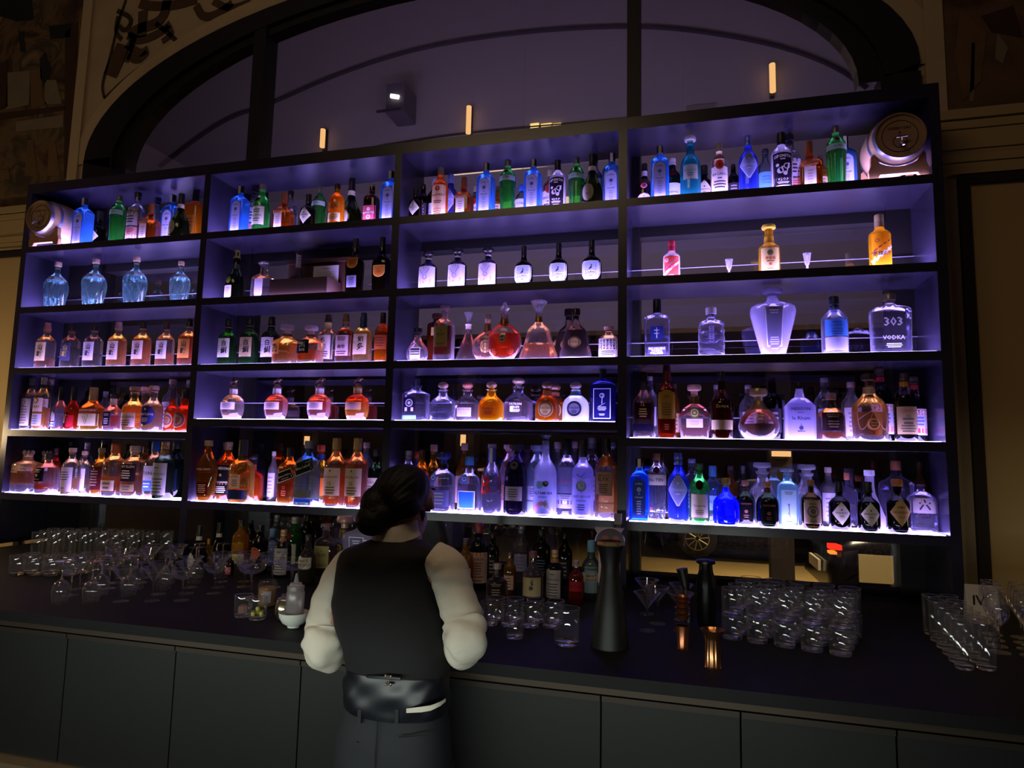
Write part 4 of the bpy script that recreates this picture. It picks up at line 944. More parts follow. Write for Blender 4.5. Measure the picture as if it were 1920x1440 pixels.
K['elyx'] = dict(n='vodka_bottle', asp=.36, prof=STD, glass=('#f0d8c8', .12, .5), cap=(.84, 'plain', '#16141a', .38), sleeve=[(.66, .78, '#a8562c', .5, 'copper_band')], liq=('#d8a070', .5), thick=.08, lab=[L('rect', .3, .58, .72, '#c49a80', [('ABSOLUT', .85, .8, 1, .1), ('ELYX', .68, .75, 1, .16), ('lines', .1, .45, 5, .6)], '#3a2a28', xo=-.15, border='#7a5444', thru=.4)])
K['cobalt'] = dict(n='gin_bottle', asp=.57, prof=[(0, .94), (.02, 1), (.46, 1), (.56, .8), (.66, .4), (.72, .24), (.86, .22)], glass=('#1420ff', .3, .35), cap=(.8, 'cork', '#8a7440', .3, .4, .3))
K['blackrum'] = dict(n='gin_bottle', asp=.50, prof=[(0, .94), (.02, 1), (.5, 1), (.62, .86), (.7, .5), (.74, .28), (.86, .26)], glass=('#101a12', .2, .2), cap=(.84, 'cork', '#9a6a44', .30), sleeve=[(.76, .84, '#5c3424', .4, 'neck_band')], lab=[L('rect', .12, .56, .7, '#141216', [('CANAIMA', .8, .85, 1, .12), ('disc', .4, .25), ('lines', .1, .2, 2, .4)], '#6a3c34')])
K['jensen'] = dict(n='gin_bottle', asp=.40, dr=.9, p=5, prof=[(0, .96), (.02, 1), (.64, 1), (.71, .92), (.76, .5), (.79, .42), (.88, .4), (.9, .5)], glass=('#9fdcf8', .35, .45), cap=(.88, 'flat', shell('#d8f0ff', .5, .4), .42), lab=[L('rect', .06, .62, .72, '#a8c4cc', [('lines', .88, .94, 2, .6), ('disc', .55, .16), ('line', 0, .55, .05, .25, .09), ('line', -.1, .3, .2, .16, .05), ('lines', .04, .06, 1, .5)], '#4f6a78', thru=.35)])
K['monkey'] = dict(n='gin_bottle', asp=.44, prof=[(0, .95), (.02, 1), (.56, 1), (.64, .86), (.7, .45), (.74, .28), (.86, .26), (.88, .34)], glass=('#1a1210', .2, .25), cap=(.88, 'cork', '#8a5c3c', .28), lab=[L('rect', .12, .58, .8, '#8f7c68', [('ring', .5, .7), ('disc', .52, .3), ('lines', .85, .9, 1, .5), ('lines', .08, .12, 1, .5)], '#3f342c', border='#b8a892', thru=.2)])
K['roku'] = dict(n='gin_bottle', asp=.66, dr=.8, p=3, prof=[(0, .95), (.02, 1), (.62, 1), (.74, .92), (.82, .5), (.86, .26), (.97, .25)], glass=('#dcd8ff', .12, .65), cap=(.97, 'plain', shell('#e8e6ff', .3, .4), .28), liq=('#d8d6ff', .36, .2), thick=.05, mod=lambda a, t: 1 + (.012 * sin(60 * t + 7 * a) * sin(9 * a) if t < .38 else 0), fine=.025,
                 lab=[L('rect', .4, .72, .9, '#b8a8b8', [('六', .55, .45, 1, .75), ('box', -.28, -.2, .72, .92, 2)], '#241c24', ['#b89a2c'], thru=.3)])
K['lightblueb'] = dict(n='gin_bottle', asp=.36, prof=STD, glass=('#c8e0ff', .15, .6), cap=(.8, 'plain', '#5a8ab0', .4), liq=('#d8e8ff', .4), lab=[L('rect', .2, .46, .9, '#8fb4f0', [('BLUE', .6, .6, 1, .3)], '#2a4a9a', thru=.5)])
K['roundwhite'] = dict(n='gin_bottle', asp=.52, prof=[(0, .8), (.02, .84), (.4, 1), (.52, .97), (.62, .75), (.7, .42), (.8, .38), (.82, .5), (.86, .5)], glass=('#e6e2ff', .3, .5), cap=(.84, 'flat', shell('#f0eeff', .6, .3), .4), mod=flutes(24, .03, .6), seg=72, fine=.05)
K['triangle'] = dict(n='liquor_bottle', asp=.66, round=0, prof=[(0, 1), (.02, 1), (.2, .95), (.6, .35), (.72, .3), (.9, .3)], glass=('#e6dcff', .65, .2), cap=(.9, 'plain', '#d8d2f0', .3), seg=4, ang=20)
K['bigclear'] = dict(n='liquor_bottle', asp=.55, dr=.7, p=5, prof=[(0, .96), (.02, 1), (.6, 1), (.68, .95), (.74, .5), (.78, .3), (.92, .28)], glass=('#e2deff', .08, .7), cap=(.86, 'plain', '#a8644a', .3), thick=.05)
K['moonback'] = dict(n='rum_bottle', asp=.40, prof=[(0, .9), (.03, 1), (.42, 1), (.5, .9), (.6, .5), (.68, .3), (.95, .26)], glass=('#241018', .2, .2), cap=(.84, 'wax', '#120c10', .3), sleeve=[(.7, .82, '#cfc4dc', 0, 'neck_label')], lab=[L('oval', .38, .48, .4, '#a8384c', [('ring', .5, .8)], '#e08aa0', name='medallion'), L('oval', .02, .26, .75, '#e6dcf0', [('disc', .7, .08)], '#4a3a50', thru=.4)])

# ---------------------------------------------------------------- the shelving: sizes in metres
UX = [(0, .05), (1.602, 1.652), (3.038, 3.088), (4.455, 4.505), (6.051, 6.10)]      # uprights, left and right faces
ZB1, ZB2, ZB3, ZB5, ZTOP = 3.151, 2.688, 2.235, 1.33, 3.638
ZB4 = {1: 1.783, 2: 1.870, 3: 1.870, 4: 1.783}
TH = .05
DEPTH = .36


def shelf_z(row, bay):
    return {1: ZB1, 2: ZB2, 3: ZB3, 4: ZB4[bay], 5: ZB5}[row]


SHELF = {1: 'top shelf', 2: 'second shelf', 3: 'middle shelf', 4: 'fourth shelf', 5: 'bottom shelf'}
BAY = {1: 'far left bay', 2: 'second bay', 3: 'third bay', 4: 'right bay'}

# (kind, pixel of the cap's top, distance of the axis behind the shelf edge, what it looks like)
F, B = .10, .235
T = {}
T[1, 1] = [('bombay', 160.4, 372, F, 'sky blue square gin bottle beside the small cask'),
           ('hendrick', 187, 396, B, 'black squat bottle with pale diamond label'),
           ('tanten', 224.6, 367, F, 'green fluted bottle with grey neck band'),
           ('nity', 259.6, 361.5, F, 'clear bottle with white label and red lower band'),
           ('cointreau', 284.4, 382.5, F, 'brown square bottle with slanted banner label'),
           ('paleblue', 297, 371, B, 'bluish bottle with silver cap half hidden by the brown one'),
           ('bombay', 325, 366, .19, 'sky blue square gin bottle overlapped by a dark one'),
           ('bene', 341, 362.7, F, 'dark wide-shouldered bottle with round white label'),
           ('amber', 368.5, 358.5, F, 'glowing amber square bottle against the divider')]
T[1, 2] = [('bombay', 452.7, 349.8, F, 'sky blue square gin bottle standing first in the row'),
           ('nity', 478.8, 351.9, B, 'white bottle with pink ringed cap behind the green one'),
           ('tanq', 493.3, 346.7, F, 'green round bottle with cream label'),
           ('cointreau', 534, 362.3, F, 'brown square bottle with slanted banner label'),
           ('nity', 546, 358.8, B, 'white bottle with dark ringed cap behind the brown one'),
           ('hendrick', 579.8, 365, F, 'black squat bottle with pale diamond label'),
           ('tanten', 600.6, 351.9, .2, 'green fluted bottle with bluish band behind the black one'),
           ('illa', 633, 345.6, F, 'amber round bottle with black cork and cream base label'),
           ('bene', 661, 334.6, F, 'dark wide-shouldered bottle with round white label'),
           ('beef', 698.5, 347, F, 'dark bottle with pink and red label'),
           ('bombay', 734, 321.7, F, 'sky blue square gin bottle tucked against the divider')]
T[1, 3] = [('hendrick', 781.5, 354.6, F, 'black squat bottle with pale diamond label'),
           ('darkback', 797, 346, B, 'plain dark bottle behind the diamond labelled one'),
           ('tanq_dk', 812.7, 335.5, B, 'dark green bottle with pale label and red seal'),
           ('bacardi_a', 827, 314.6, F, 'glowing orange rum bottle with red roundel'),
           ('citadelle', 846, 328, B, 'deep blue bottle with diamond label behind the orange rum'),
           ('cointreau', 870.9, 333, F, 'brown square bottle with slanted banner label'),
           ('bacardi_c', 892, 350, B, 'pale rum bottle mostly hidden behind a blue one'),
           ('bombay', 912.6, 306.7, F, 'sky blue square gin bottle beside the brown square one'),
           ('amberback', 934, 350, B, 'amber bottle glimpsed between blue and green ones'),
           ('tanten', 952.8, 300.7, F, 'green fluted bottle between two sky blue ones'),
           ('tealback', 978, 347.4, B, 'small dark capped bottle with blue and white label'),
           ('bombay', 1000.7, 299.5, F, 'sky blue square gin bottle between green and printed bottles'),
           ('bacardi_c', 1032.3, 318, B, 'pale rum bottle with red roundel behind the printed one'),
           ('sips', 1046, 301, F, 'frosted bottle printed with black picture, black wax top'),
           ('tanten', 1081.5, 296.4, F, 'green fluted bottle behind the dark round label one'),
           ('nity', 1118, 291, B, 'white labelled bottle behind the dark wide-shouldered one'),
           ('bene', 1110.4, 288.7, .095, 'dark wide-shouldered bottle with round white label'),
           ('bombay', 1148.8, 288, F, 'sky blue square gin bottle tucked against the divider')]
T[1, 4] = [('moonback', 1208.4, 307.5, .13, 'dark bottle with red oval and white moon label'),
           ('bombay', 1237.5, 274.6, F, 'sky blue square gin bottle second in the row'),
           ('tanq_dk', 1260.7, 297.9, B, 'dark green bottle with pale label and red seal'),
           ('italicus', 1294, 257.5, F, 'teal round bottle with pale cap and half fill'),
           ('hendrick', 1319.8, 310.8, B, 'black squat bottle with pale diamond label'),
           ('bacardi_c', 1348, 269.8, F, 'clear rum bottle with red roundel'),
           ('darkback', 1374.7, 309, B, 'small dark bottle behind the clear rum'),
           ('citadelle', 1402, 255.9, F, 'deep blue bottle with large diamond label'),
           ('paleblue', 1434.5, 280.7, B, 'pale blue labelled bottle behind the deep blue one'),
           ('sips', 1464, 249.4, F, 'frosted bottle printed with black picture, black wax top'),
           ('nity', 1479.7, 252.7, B, 'white labelled bottle behind the black printed one'),
           ('cointreau', 1516.8, 266.5, F, 'brown square bottle with slanted banner label'),
           ('amberback', 1537.8, 293, B, 'amber bottle between the brown square and green ones'),
           ('tanten', 1566, 237.5, F, 'green fluted bottle nearest the cask'),
           ('bombay', 1592.7, 256, B, 'sky blue square gin bottle behind the green one by the cask')]
T[2, 1] = [('twist', 109.8, 491.9, .15, 'swirled aqua glass bottle, first of four, half full'),
           ('twist', 181, 486, .15, 'swirled aqua glass bottle, second of four, low fill'),
           ('twist', 257.3, 482, .15, 'swirled aqua glass bottle, third of four, highest fill'),
           ('twist', 340.6, 490.4, .15, 'swirled aqua glass bottle, fourth of four, by the divider')]
T[2, 2] = [('champ', 445.4, 469.6, .14, 'dark green bottle with olive foil neck and white tag'),
           ('tagdec', 496.5, 490, .13, 'small clear decanter with white tag'),
           ('shieldrum', 668, 447.3, .08, 'dark rum bottle with orange shield and lilac label'),
           ('shieldrum2', 718.3, 445, .12, 'dark rum bottle with low orange shield, by the divider')]
T[2, 3] = [('artgin', 804, 470.4, .13, 'white illustrated bottle with dark ball stopper, first of three'),
           ('artgin', 858.9, 466, .13, 'white illustrated bottle with dark ball stopper, middle of three'),
           ('artgin', 915.7, 463.6, .13, 'white illustrated bottle with dark ball stopper, last of three'),
           ('blackflask', 982.8, 461.7, .12, 'black round bottle with pale shield label, first of three'),
           ('blackflask', 1048, 456.5, .12, 'black round bottle with pale shield label, middle of three'),
           ('blackflask', 1109.7, 450.5, .12, 'black round bottle with pale shield label, by the divider')]
T[2, 4] = [('moutai', 1259, 451.9, .11, 'small white and red bottle with slanted writing'),
           ('ribbon', 1441, 422.8, .11, 'cream gold bottle with red ribbon and yellow stopper'),
           ('yellow', 1647.6, 403.4, .11, 'yellow bottle with white slanted band')]
T[3, 1] = [('yama12', 90.4, 605.7, .11, 'whisky bottle with amber cream label, rosy cap'),
           ('yama18', 136.5, 607.7, .12, 'whisky bottle with dark navy label and gold writing'),
           ('yama_d', 179, 605.7, .12, 'whisky bottle with lilac label and dark spirit'),
           ('yama_a', 223.6, 603.7, .11, 'whisky bottle with pale label and golden fill, pink cap'),
           ('yama_b', 269.7, 602.8, .11, 'whisky bottle with pale label and golden fill, black cap'),
           ('yama_c', 313.7, 603.4, .11, 'whisky bottle with white label and little orange spirit left'),
           ('yama_e', 356, 598, .11, 'whisky bottle with orange lit label beside the divider')]
T[3, 2] = [('haku1', 430, 597.5, .11, 'green whisky bottle with white label and bright green fill'),
           ('haku2', 470.8, 594.4, .11, 'green whisky bottle with tan label'),
           ('haku3', 510.4, 594.4, .13, 'dark green whisky bottle with lilac label'),
           ('hibiki', 539.6, 609.4, .11, 'round faceted decanter bottle with gold label'),
           ('hibiki_n', 583.8, 611, .11, 'round faceted decanter bottle with navy label'),
           ('take', 616.7, 590.2, .11, 'whisky bottle with pale neck foil and grey label'),
           ('pinkw', 649.6, 589, .11, 'whisky bottle with pink label and brown cap'),
           ('chita', 682.7, 587, .11, 'pale whisky bottle with blue neck and yellow fill'),
           ('brownw', 719, 586.7, .13, 'amber whisky bottle with rust label against the divider')]
T[3, 3] = [('flask', 784, 616, .11, 'clear drop shaped cognac flask, nearly empty'),
           ('tallbox', 820, 589, .24, 'tall reddish cognac bottle behind the slim decanter'),
           ('talldec', 839, 574.3, .11, 'slim decanter with olive label and dark cognac'),
           ('fluted', 884.5, 585.5, .19, 'conical decanter with flared glass stopper'),
           ('xo', 905.6, 589, .12, 'flat round fluted bottle with crown stopper'),
           ('louis', 946.3, 566.4, .10, 'round crystal decanter with glowing red cognac and pearled rim'),
           ('paradis', 1010.8, 565, .12, 'bell shaped crystal decanter with fan stopper'),
           ('hennessy', 1067, 580, .24, 'dark bell shaped cognac bottle, the one behind its twin'),
           ('hennessy', 1080, 579.5, .10, 'dark bell shaped cognac bottle with oval label, in front'),
           ('bourgoin', 1147, 612, .12, 'small bottle with black and white block label by the divider')]
T[3, 4] = [('vodka', 1232, 561.7, .11, 'clear flat vodka bottle with blue square emblem'),
           ('smallv', 1333, 577, .11, 'small rippled clear bottle with narrow upright label'),
           ('vase', 1447.7, 543.3, .12, 'frosted vase shaped vodka decanter'),
           ('bluev', 1563, 556.7, .11, 'clear vodka bottle with blue label and dark cork'),
           ('v303', 1666.7, 551.7, .11, 'wide clear flask bottle with tall white numerals')]
T[4, 1] = [('palewhisky', 57.4, 710, F, 'slim whisky bottle with grey label, first in the row'),
           ('lorry', 84, 708, F, 'slim whisky bottle with cream label and golden spirit'),
           ('palewhisky', 97, 710.6, B, 'slim whisky bottle behind the cream labelled one'),
           ('stag', 116.8, 725.5, F, 'black capped bottle with white stag label'),
           ('stag_r', 140.5, 725.5, F, 'black capped bottle glowing red with stag mark'),
           ('darkback', 166, 728, B, 'dark bottle behind the wide tree labelled one'),
           ('wideb', 177, 726.4, F, 'wide flat whiskey bottle with tree label'),
           ('clearback', 199, 734, B, 'clear bottle behind the wide tree labelled one'),
           ('gent', 214.7, 738, F, 'small square bottle with black label'),
           ('darkback', 238, 736, B, 'dark bottle behind the small square one'),
           ('wp_w', 254, 725.5, F, 'flared cork whiskey bottle with white label'),
           ('wp_r', 275, 725.5, .2, 'flared cork whiskey bottle with red label'),
           ('wp_b', 295, 723.5, F, 'flared cork whiskey bottle with blue label'),
           ('redround', 322, 731, F, 'red lit whiskey bottle with oval label, first of two'),
           ('redround', 349, 730, F, 'red lit whiskey bottle with oval label, by the divider'),
           ('whiteback', 328.5, 711.6, B, 'tall bottle with pale neck behind the red lit pair'),
           ('clearback', 352, 712.6, B, 'tall clear bottle behind the red lit one at the divider')]
T[4, 2] = [('blanton1', 439.6, 711.7, .12, 'faceted globe bourbon bottle with horse stopper, nearly empty'),
           ('blanton2', 521, 710.4, .12, 'faceted globe bourbon bottle with horse stopper, second of four'),
           ('blanton3', 601, 709.6, .12, 'faceted globe bourbon bottle with horse stopper, third of four'),
           ('blanton4', 671.9, 709, .12, 'faceted globe bourbon bottle with horse stopper and tan label')]
T[4, 3] = [('teqsq', 781.5, 711, .11, 'square clear tequila bottle with horseshoe label and blue pourer'),
           ('patron1', 831, 716, .11, 'squat clear tequila bottle with ball cork, little left'),
           ('patron2', 877.3, 716, .11, 'squat tequila bottle with ball cork and pale label'),
           ('patron3', 921.7, 715, .11, 'squat tequila bottle glowing gold'),
           ('patron4', 972.5, 707.7, .11, 'larger squat tequila bottle with round glass stopper'),
           ('donj_a', 1026.4, 715.4, .10, 'brown domed tequila bottle with oval label'),
           ('donj_a', 1041, 718.5, .25, 'brown domed tequila bottle behind its twin'),
           ('donj_w', 1079.8, 716, .11, 'bright white domed tequila bottle with blue neck'),
           ('bluedk', 1130.6, 687.3, .11, 'large dark blue flat bottle with outlined label')]
T[4, 4] = [('zac2', 1206.7, 698, F, 'dark rum bottle with woven band beside the divider'),
           ('clearback', 1217, 706, B, 'clear bottle behind the first dark rum'),
           ('redcog', 1250, 686.7, F, 'tall red bottle with tan arched label'),
           ('amberback', 1275, 720, B, 'amber bottle behind the tall red one'),
           ('angdec', 1298.3, 721.7, F, 'angular clear decanter with green medallion'),
           ('clearback', 1336.7, 722, B, 'clear bottle between the angular decanter and dark rum'),
           ('zac', 1351, 696.7, F, 'dark rum bottle with tan woven band'),
           ('clearback', 1403, 722, B, 'clear bottle behind the globe decanter'),
           ('rounddec', 1421.7, 729.3, .11, 'globe shaped rum decanter with brown neck sheath'),
           ('darkback', 1447, 709, B, 'dark capped bottle behind the globe decanter'),
           ('neisson', 1498, 716.7, F, 'white frosted flat rum bottle with sloping shoulders'),
           ('clearback', 1545, 709, B, 'clear bottle behind the small dark labelled one'),
           ('smallrum', 1556.7, 737.3, F, 'small squat rum bottle with dark label'),
           ('whiteback', 1595, 716.7, B, 'bottle with white label behind the straw netted one'),
           ('plant', 1628, 701.7, F, 'rum bottle wrapped in straw netting'),
           ('caroni_w', 1648, 690, B, 'dark rum bottle with white and red label behind the netted one'),
           ('caroni', 1694, 700, F, 'dark rum bottle with tan label and orange collar'),
           ('caroni_w', 1713, 706.7, .2, 'dark rum bottle with red banded label, last in the row')]
T[5, 1] = [('dec_crown', 41.6, 843.6, F, 'square whisky decanter with toothed stopper, first in the row'),
           ('dec_crown', 77, 844.6, .24, 'square whisky decanter with toothed stopper, behind the first'),
           ('blackover', 92, 850.6, F, 'round whisky bottle with black label'),
           ('redover', 111, 840, B, 'reddish bottle behind the black labelled one'),
           ('darkback', 123.7, 828.8, B, 'tall dark bottle behind the white labelled ones'),
           ('whiteover', 136.6, 839.7, F, 'white labelled whisky bottle, first of two'),
           ('whiteover', 157, 845.6, F, 'white labelled whisky bottle, second of two'),
           ('clearback', 168, 829.8, B, 'corked clear bottle behind the white labelled pair'),
           ('maroon', 192, 839.7, F, 'whisky bottle with maroon label'),
           ('darkback', 197, 825, B, 'dark capped bottle behind the maroon labelled one'),
           ('orangecap', 222, 831.8, F, 'clear bottle with orange capsule and amber spirit'),
           ('portland', 251, 835.7, F, 'broad bottle with black label and pale cork'),
           ('amberback', 274, 837, .21, 'amber bottle behind the broad black labelled one'),
           ('tealback', 293, 827.8, .12, 'bottle with bright blue capsule'),
           ('greylab', 310.7, 827.8, F, 'dark green bottle with grey label'),
           ('dkgreenw', 334, 827, .12, 'very dark green bottle beside the divider')]
T[5, 2] = [('angel', 387.5, 825.6, F, 'wing shaped bourbon bottle, first in the row'),
           ('clearback', 416, 829.6, B, 'clear bottle behind the first two'),
           ('jameson', 429.7, 828.6, F, 'orange lit whiskey bottle with black label'),
           ('legent', 458.7, 824.6, F, 'bottle with long black capsule and cream square label'),
           ('skull', 484, 852, .11, 'orange flask with dark skull label'),
           ('whiteback', 503, 846, B, 'white labelled bottle behind the skull flask'),
           ('jw', 545, 839.5, F, 'square whisky bottle with slanted black label, amber'),
           ('jwb', 579.5, 826.6, F, 'square whisky bottle with slanted label and blue lit base'),
           ('redcapw', 603, 834.5, F, 'whisky bottle with red cork and yellow label'),
           ('mac12', 633.9, 821.7, F, 'gold capped whisky bottle with pale label'),
           ('mac15', 670.5, 821.7, F, 'gold capped whisky bottle with darker tan label'),
           ('whiteback', 692, 829.6, B, 'white labelled bottle behind the gold capped ones'),
           ('macdk', 702, 843, .11, 'dark green bottle beside the bartender\'s head')]
T[5, 3] = [('clearback', 757.9, 845, .2, 'clear bottle half hidden by the bartender\'s head'),
           ('redcapw', 784.7, 847, .23, 'red capped bottle beside the bartender\'s head'),
           ('amberback', 797, 843.8, F, 'amber bottle just right of the bartender'),
           ('browncapt', 815, 833.5, .12, 'slim brown tequila bottle with pink label'),
           ('clase', 844, 848.4, F, 'clear square bottle with navy stopper'),
           ('browncapt', 877.5, 831, B, 'brown capped bottle behind the blue panel one'),
           ('bluepanel', 880, 856, F, 'clear square bottle with bright blue panel'),
           ('shoulder', 908.4, 832.4, .24, 'tall shouldered clear bottle with wide lip'),
           ('letterb', 923, 839, F, 'clear bottle with large red letter and blue neck'),
           ('kas_p', 948, 833.5, .19, 'pink tall bottle with sloping shoulders'),
           ('kas_b', 968.7, 833.5, .09, 'black ribbed tall bottle with sloping shoulders'),
           ('kas_g', 1010.4, 834.7, .19, 'grey blue tall bottle with sloping shoulders'),
           ('alta', 1025, 816, F, 'frosted white bottle with coloured mountain print'),
           ('whiteback', 1050.5, 829, B, 'white bottle with red neck label behind the frosted one'),
           ('ketel', 1064, 825.5, F, 'clear vodka bottle with black capsule and crest band'),
           ('whiteback', 1081.4, 827.8, .24, 'white bottle behind the two vodkas'),
           ('goose', 1102, 825.5, F, 'frosted vodka bottle with blue bird picture'),
           ('clearback', 1115.8, 821, B, 'clear bottle with paper neck strip'),
           ('kas_g', 1128, 829, .25, 'grey blue tall bottle at the back by the divider'),
           ('elyx', 1143, 823, F, 'bottle with copper neck band and pinkish label')]
T[5, 4] = [('bombay_dk', 1199, 859, F, 'deep blue square gin bottle, first in the row'),
           ('tanten_clear', 1231, 850.5, F, 'clear fluted gin bottle with copper cap'),
           ('citadelle', 1271, 848.8, F, 'violet blue bottle with diamond label'),
           ('clearback', 1297, 860, B, 'clear bottle behind the green old style gin'),
           ('tanq_old', 1310.8, 869, .09, 'green gin bottle with grey pink label'),
           ('lightblueb', 1340.6, 873.5, B, 'light blue labelled bottle behind the cobalt one'),
           ('cobalt', 1361.6, 896, .09, 'cobalt blue conical bottle'),
           ('amberback', 1378, 874, B, 'reddish bottle behind the cobalt one'),
           ('blackrum', 1403, 901, .09, 'small black corked bottle, first of two'),
           ('clearback', 1408, 874, B, 'clear bottle behind the first small black one'),
           ('blackrum', 1438.7, 903, .09, 'small black corked bottle, second of two'),
           ('roundwhite', 1443, 867.4, .24, 'white round bottle behind the small black pair'),
           ('jensen', 1479, 878, F, 'pale blue square apothecary bottle'),
           ('roundwhite', 1514, 870.8, .24, 'white ribbed round bottle behind the brown apothecary one'),
           ('monkey', 1517, 899.5, .08, 'small brown apothecary bottle with square label'),
           ('whiteback', 1543, 875.9, .24, 'white labelled bottle behind the small brown one'),
           ('hendrick', 1572.5, 903, .09, 'black squat bottle with diamond label, first of three'),
           ('bigclear', 1594, 886, .25, 'clear wide bottle between the black squat ones'),
           ('hendrick', 1626.6, 903, .09, 'black squat bottle with diamond label, second of three'),
           ('triangle', 1628, 881, .25, 'white wedge shaped bottle at the back'),
           ('hendrick_o', 1684, 898, .09, 'black squat bottle with orange diamond label'),
           ('bigclear', 1669.6, 864, .26, 'wide clear square bottle behind the orange diamond one'),
           ('amberback', 1722, 865.7, .24, 'copper capped bottle at the back corner'),
           ('roku', 1735, 908.7, .09, 'clear six sided gin bottle with pale label, last in the row')]

GROUPS = dict(bombay='sky blue gin bottles', tanten='green fluted gin bottles', nity='white labelled gin bottles', cointreau='brown square liqueur bottles', hendrick='black squat gin bottles',
              bene='dark wide-shouldered liqueur bottles', twist='swirled aqua gin bottles', artgin='white illustrated gin bottles', blackflask='black flask gin bottles')


def fill_shelves():
    for (row, bay), items in T.items():
        zs = shelf_z(row, bay)
        hmax = (ZTOP - .075 if row == 1 else shelf_z(row - 1, bay) - TH) - zs - .004
        x0, x1 = UX[bay - 1][1] + .003, UX[bay][0] - .003
        if row == 1 and bay == 1:
            x0 = .35
        if row == 1 and bay == 4:
            x1 = 5.755
        S = []
        for kind, px, py, y, look in items:
            S.append(dict(k=K[kind], kind=kind, px=px, py=py, y=y, look=look, sq=1.0, dx=0.0))

        def place(s):
            k = s['k']
            p = atY(s['px'], s['py'], s['y'])
            s['H'] = min(p.z - zs - .001, hmax)
            s['hx'] = k['asp'] * s['H'] / 2 * s['sq'] + .0022
            s['hy'] = s['hx'] * k.get('dr', 1.0)
            s['y'] = max(s['hy'] + .008, min(.322 - s['hy'], s['y']))
            s['x'] = min(max(p.x + s['dx'], x0 + s['hx']), x1 - s['hx'])
        for s in S:
            place(s)
        for it in range(140):                # stand them clear of one another
            hit = False
            for i in range(len(S)):
                for j in range(i):
                    a, b = S[i], S[j]
                    ex = 2.0 if max(a['k'].get('p', 2), b['k'].get('p', 2)) < 2.25 else 6.0
                    q = (abs(a['x'] - b['x']) / (a['hx'] + b['hx'])) ** ex + (abs(a['y'] - b['y']) / (a['hy'] + b['hy'])) ** ex
                    if q >= 1:
                        continue
                    hit = True
                    f, g = (a, b) if a['y'] < b['y'] else (b, a)
                    if it < 25 and g['y'] - f['y'] > .03 or it < 4:
                        g['y'] += .006
                        f['y'] -= .003
                    else:
                        l, r_ = (a, b) if a['x'] < b['x'] else (b, a)
                        l['dx'] -= .0012
                        r_['dx'] += .0012
                        if it > 12:
                            g['sq'] = max(.62, g['sq'] * .985)
                            f['sq'] = max(.85, f['sq'] * .995)
                    place(a)
                    place(b)
            if not hit:
                break
        for s in S:
            kind, look = s['kind'], s['look']
            k2 = dict(s['k'], asp=s['k']['asp'] * s['sq'])
            if kind == 'twist':
                k2['liq'] = ('#c8f0fa', {'first': .3, 'second': .24, 'third': .54, 'fourth': .12}[look.split(', ')[1].split()[0]], .06)
            grp = GROUPS.get(kind) or (kind.startswith('yama') and 'whisky bottles with brushed characters' or kind.startswith('blanton') and 'globe bourbon bottles' or kind.startswith('patron') and 'squat tequila bottles' or f'bottles on the {SHELF[row]} of the {BAY[bay]}')
            make_bottle(k2, s['H'], (s['x'], s['y'], zs + .001), f'{look}, {SHELF[row]}, {BAY[bay]}', grp)

# ---------------------------------------------------------------- room shell
PLASTER = plain('#a89676', .9, noise=.25, scale=3.0, bump=.15)
CREAM_M = plain('#b5a27e', .85, noise=.12, scale=5.0)
STONE = plain('#ab9668', .8, noise=.18, scale=2.0, bump=.1)
DARKFRAME = plain('#0e0b0d', .5)
BLACKM = plain('#07070a', .55)


def fresco_mat(key, cols, scale):
    m, n, l = new_mat(key)
    o = n.new('ShaderNodeOutputMaterial')
    p = n.new('ShaderNodeBsdfPrincipled')
    p.inputs['Roughness'].default_value = .9
    tc = n.new('ShaderNodeTexCoord')
    a = n.new('ShaderNodeTexNoise')
    a.inputs['Scale'].default_value = scale
    a.inputs['Detail'].default_value = 8
    a.inputs['Distortion'].default_value = 1.2
    r = n.new('ShaderNodeValToRGB')
    r.color_ramp.elements[0].position = .3
    r.color_ramp.elements[1].position = .72
    r.color_ramp.elements[0].color = lin(cols[0])
    r.color_ramp.elements[1].color = lin(cols[-1])
    for i, c in enumerate(cols[1:-1]):
        e = r.color_ramp.elements.new(.3 + .42 * (i + 1) / (len(cols) - 1))
        e.color = lin(c)
    l.new(tc.outputs['Object'], a.inputs['Vector'])
    l.new(a.outputs['Fac'], r.inputs[0])
    l.new(r.outputs[0], p.inputs['Base Color'])
    l.new(p.outputs[0], o.inputs[0])
    return m


FRESCO = fresco_mat('fresco', ['#1d150e', '#4a341f', '#6d5838', '#3a3424', '#85704c'], 2.6)
FRESCO_R = fresco_mat('fresco_worn', ['#20170f', '#4d3524', '#6a5138', '#54402a'], 2.0)

ARC = (3.11, 3.97, 3.03, 1.21)         # centre x, springing height, half width, rise of the arched window
ARI = (3.15, 3.90, 2.80, 1.16)
WY = .40                               # face of the wall behind the shelving


def arc_pts(c, n=40):
    return [(c[0] - c[2] * cos(PI * i / n), c[1] + c[3] * sin(PI * i / n)) for i in range(n + 1)]


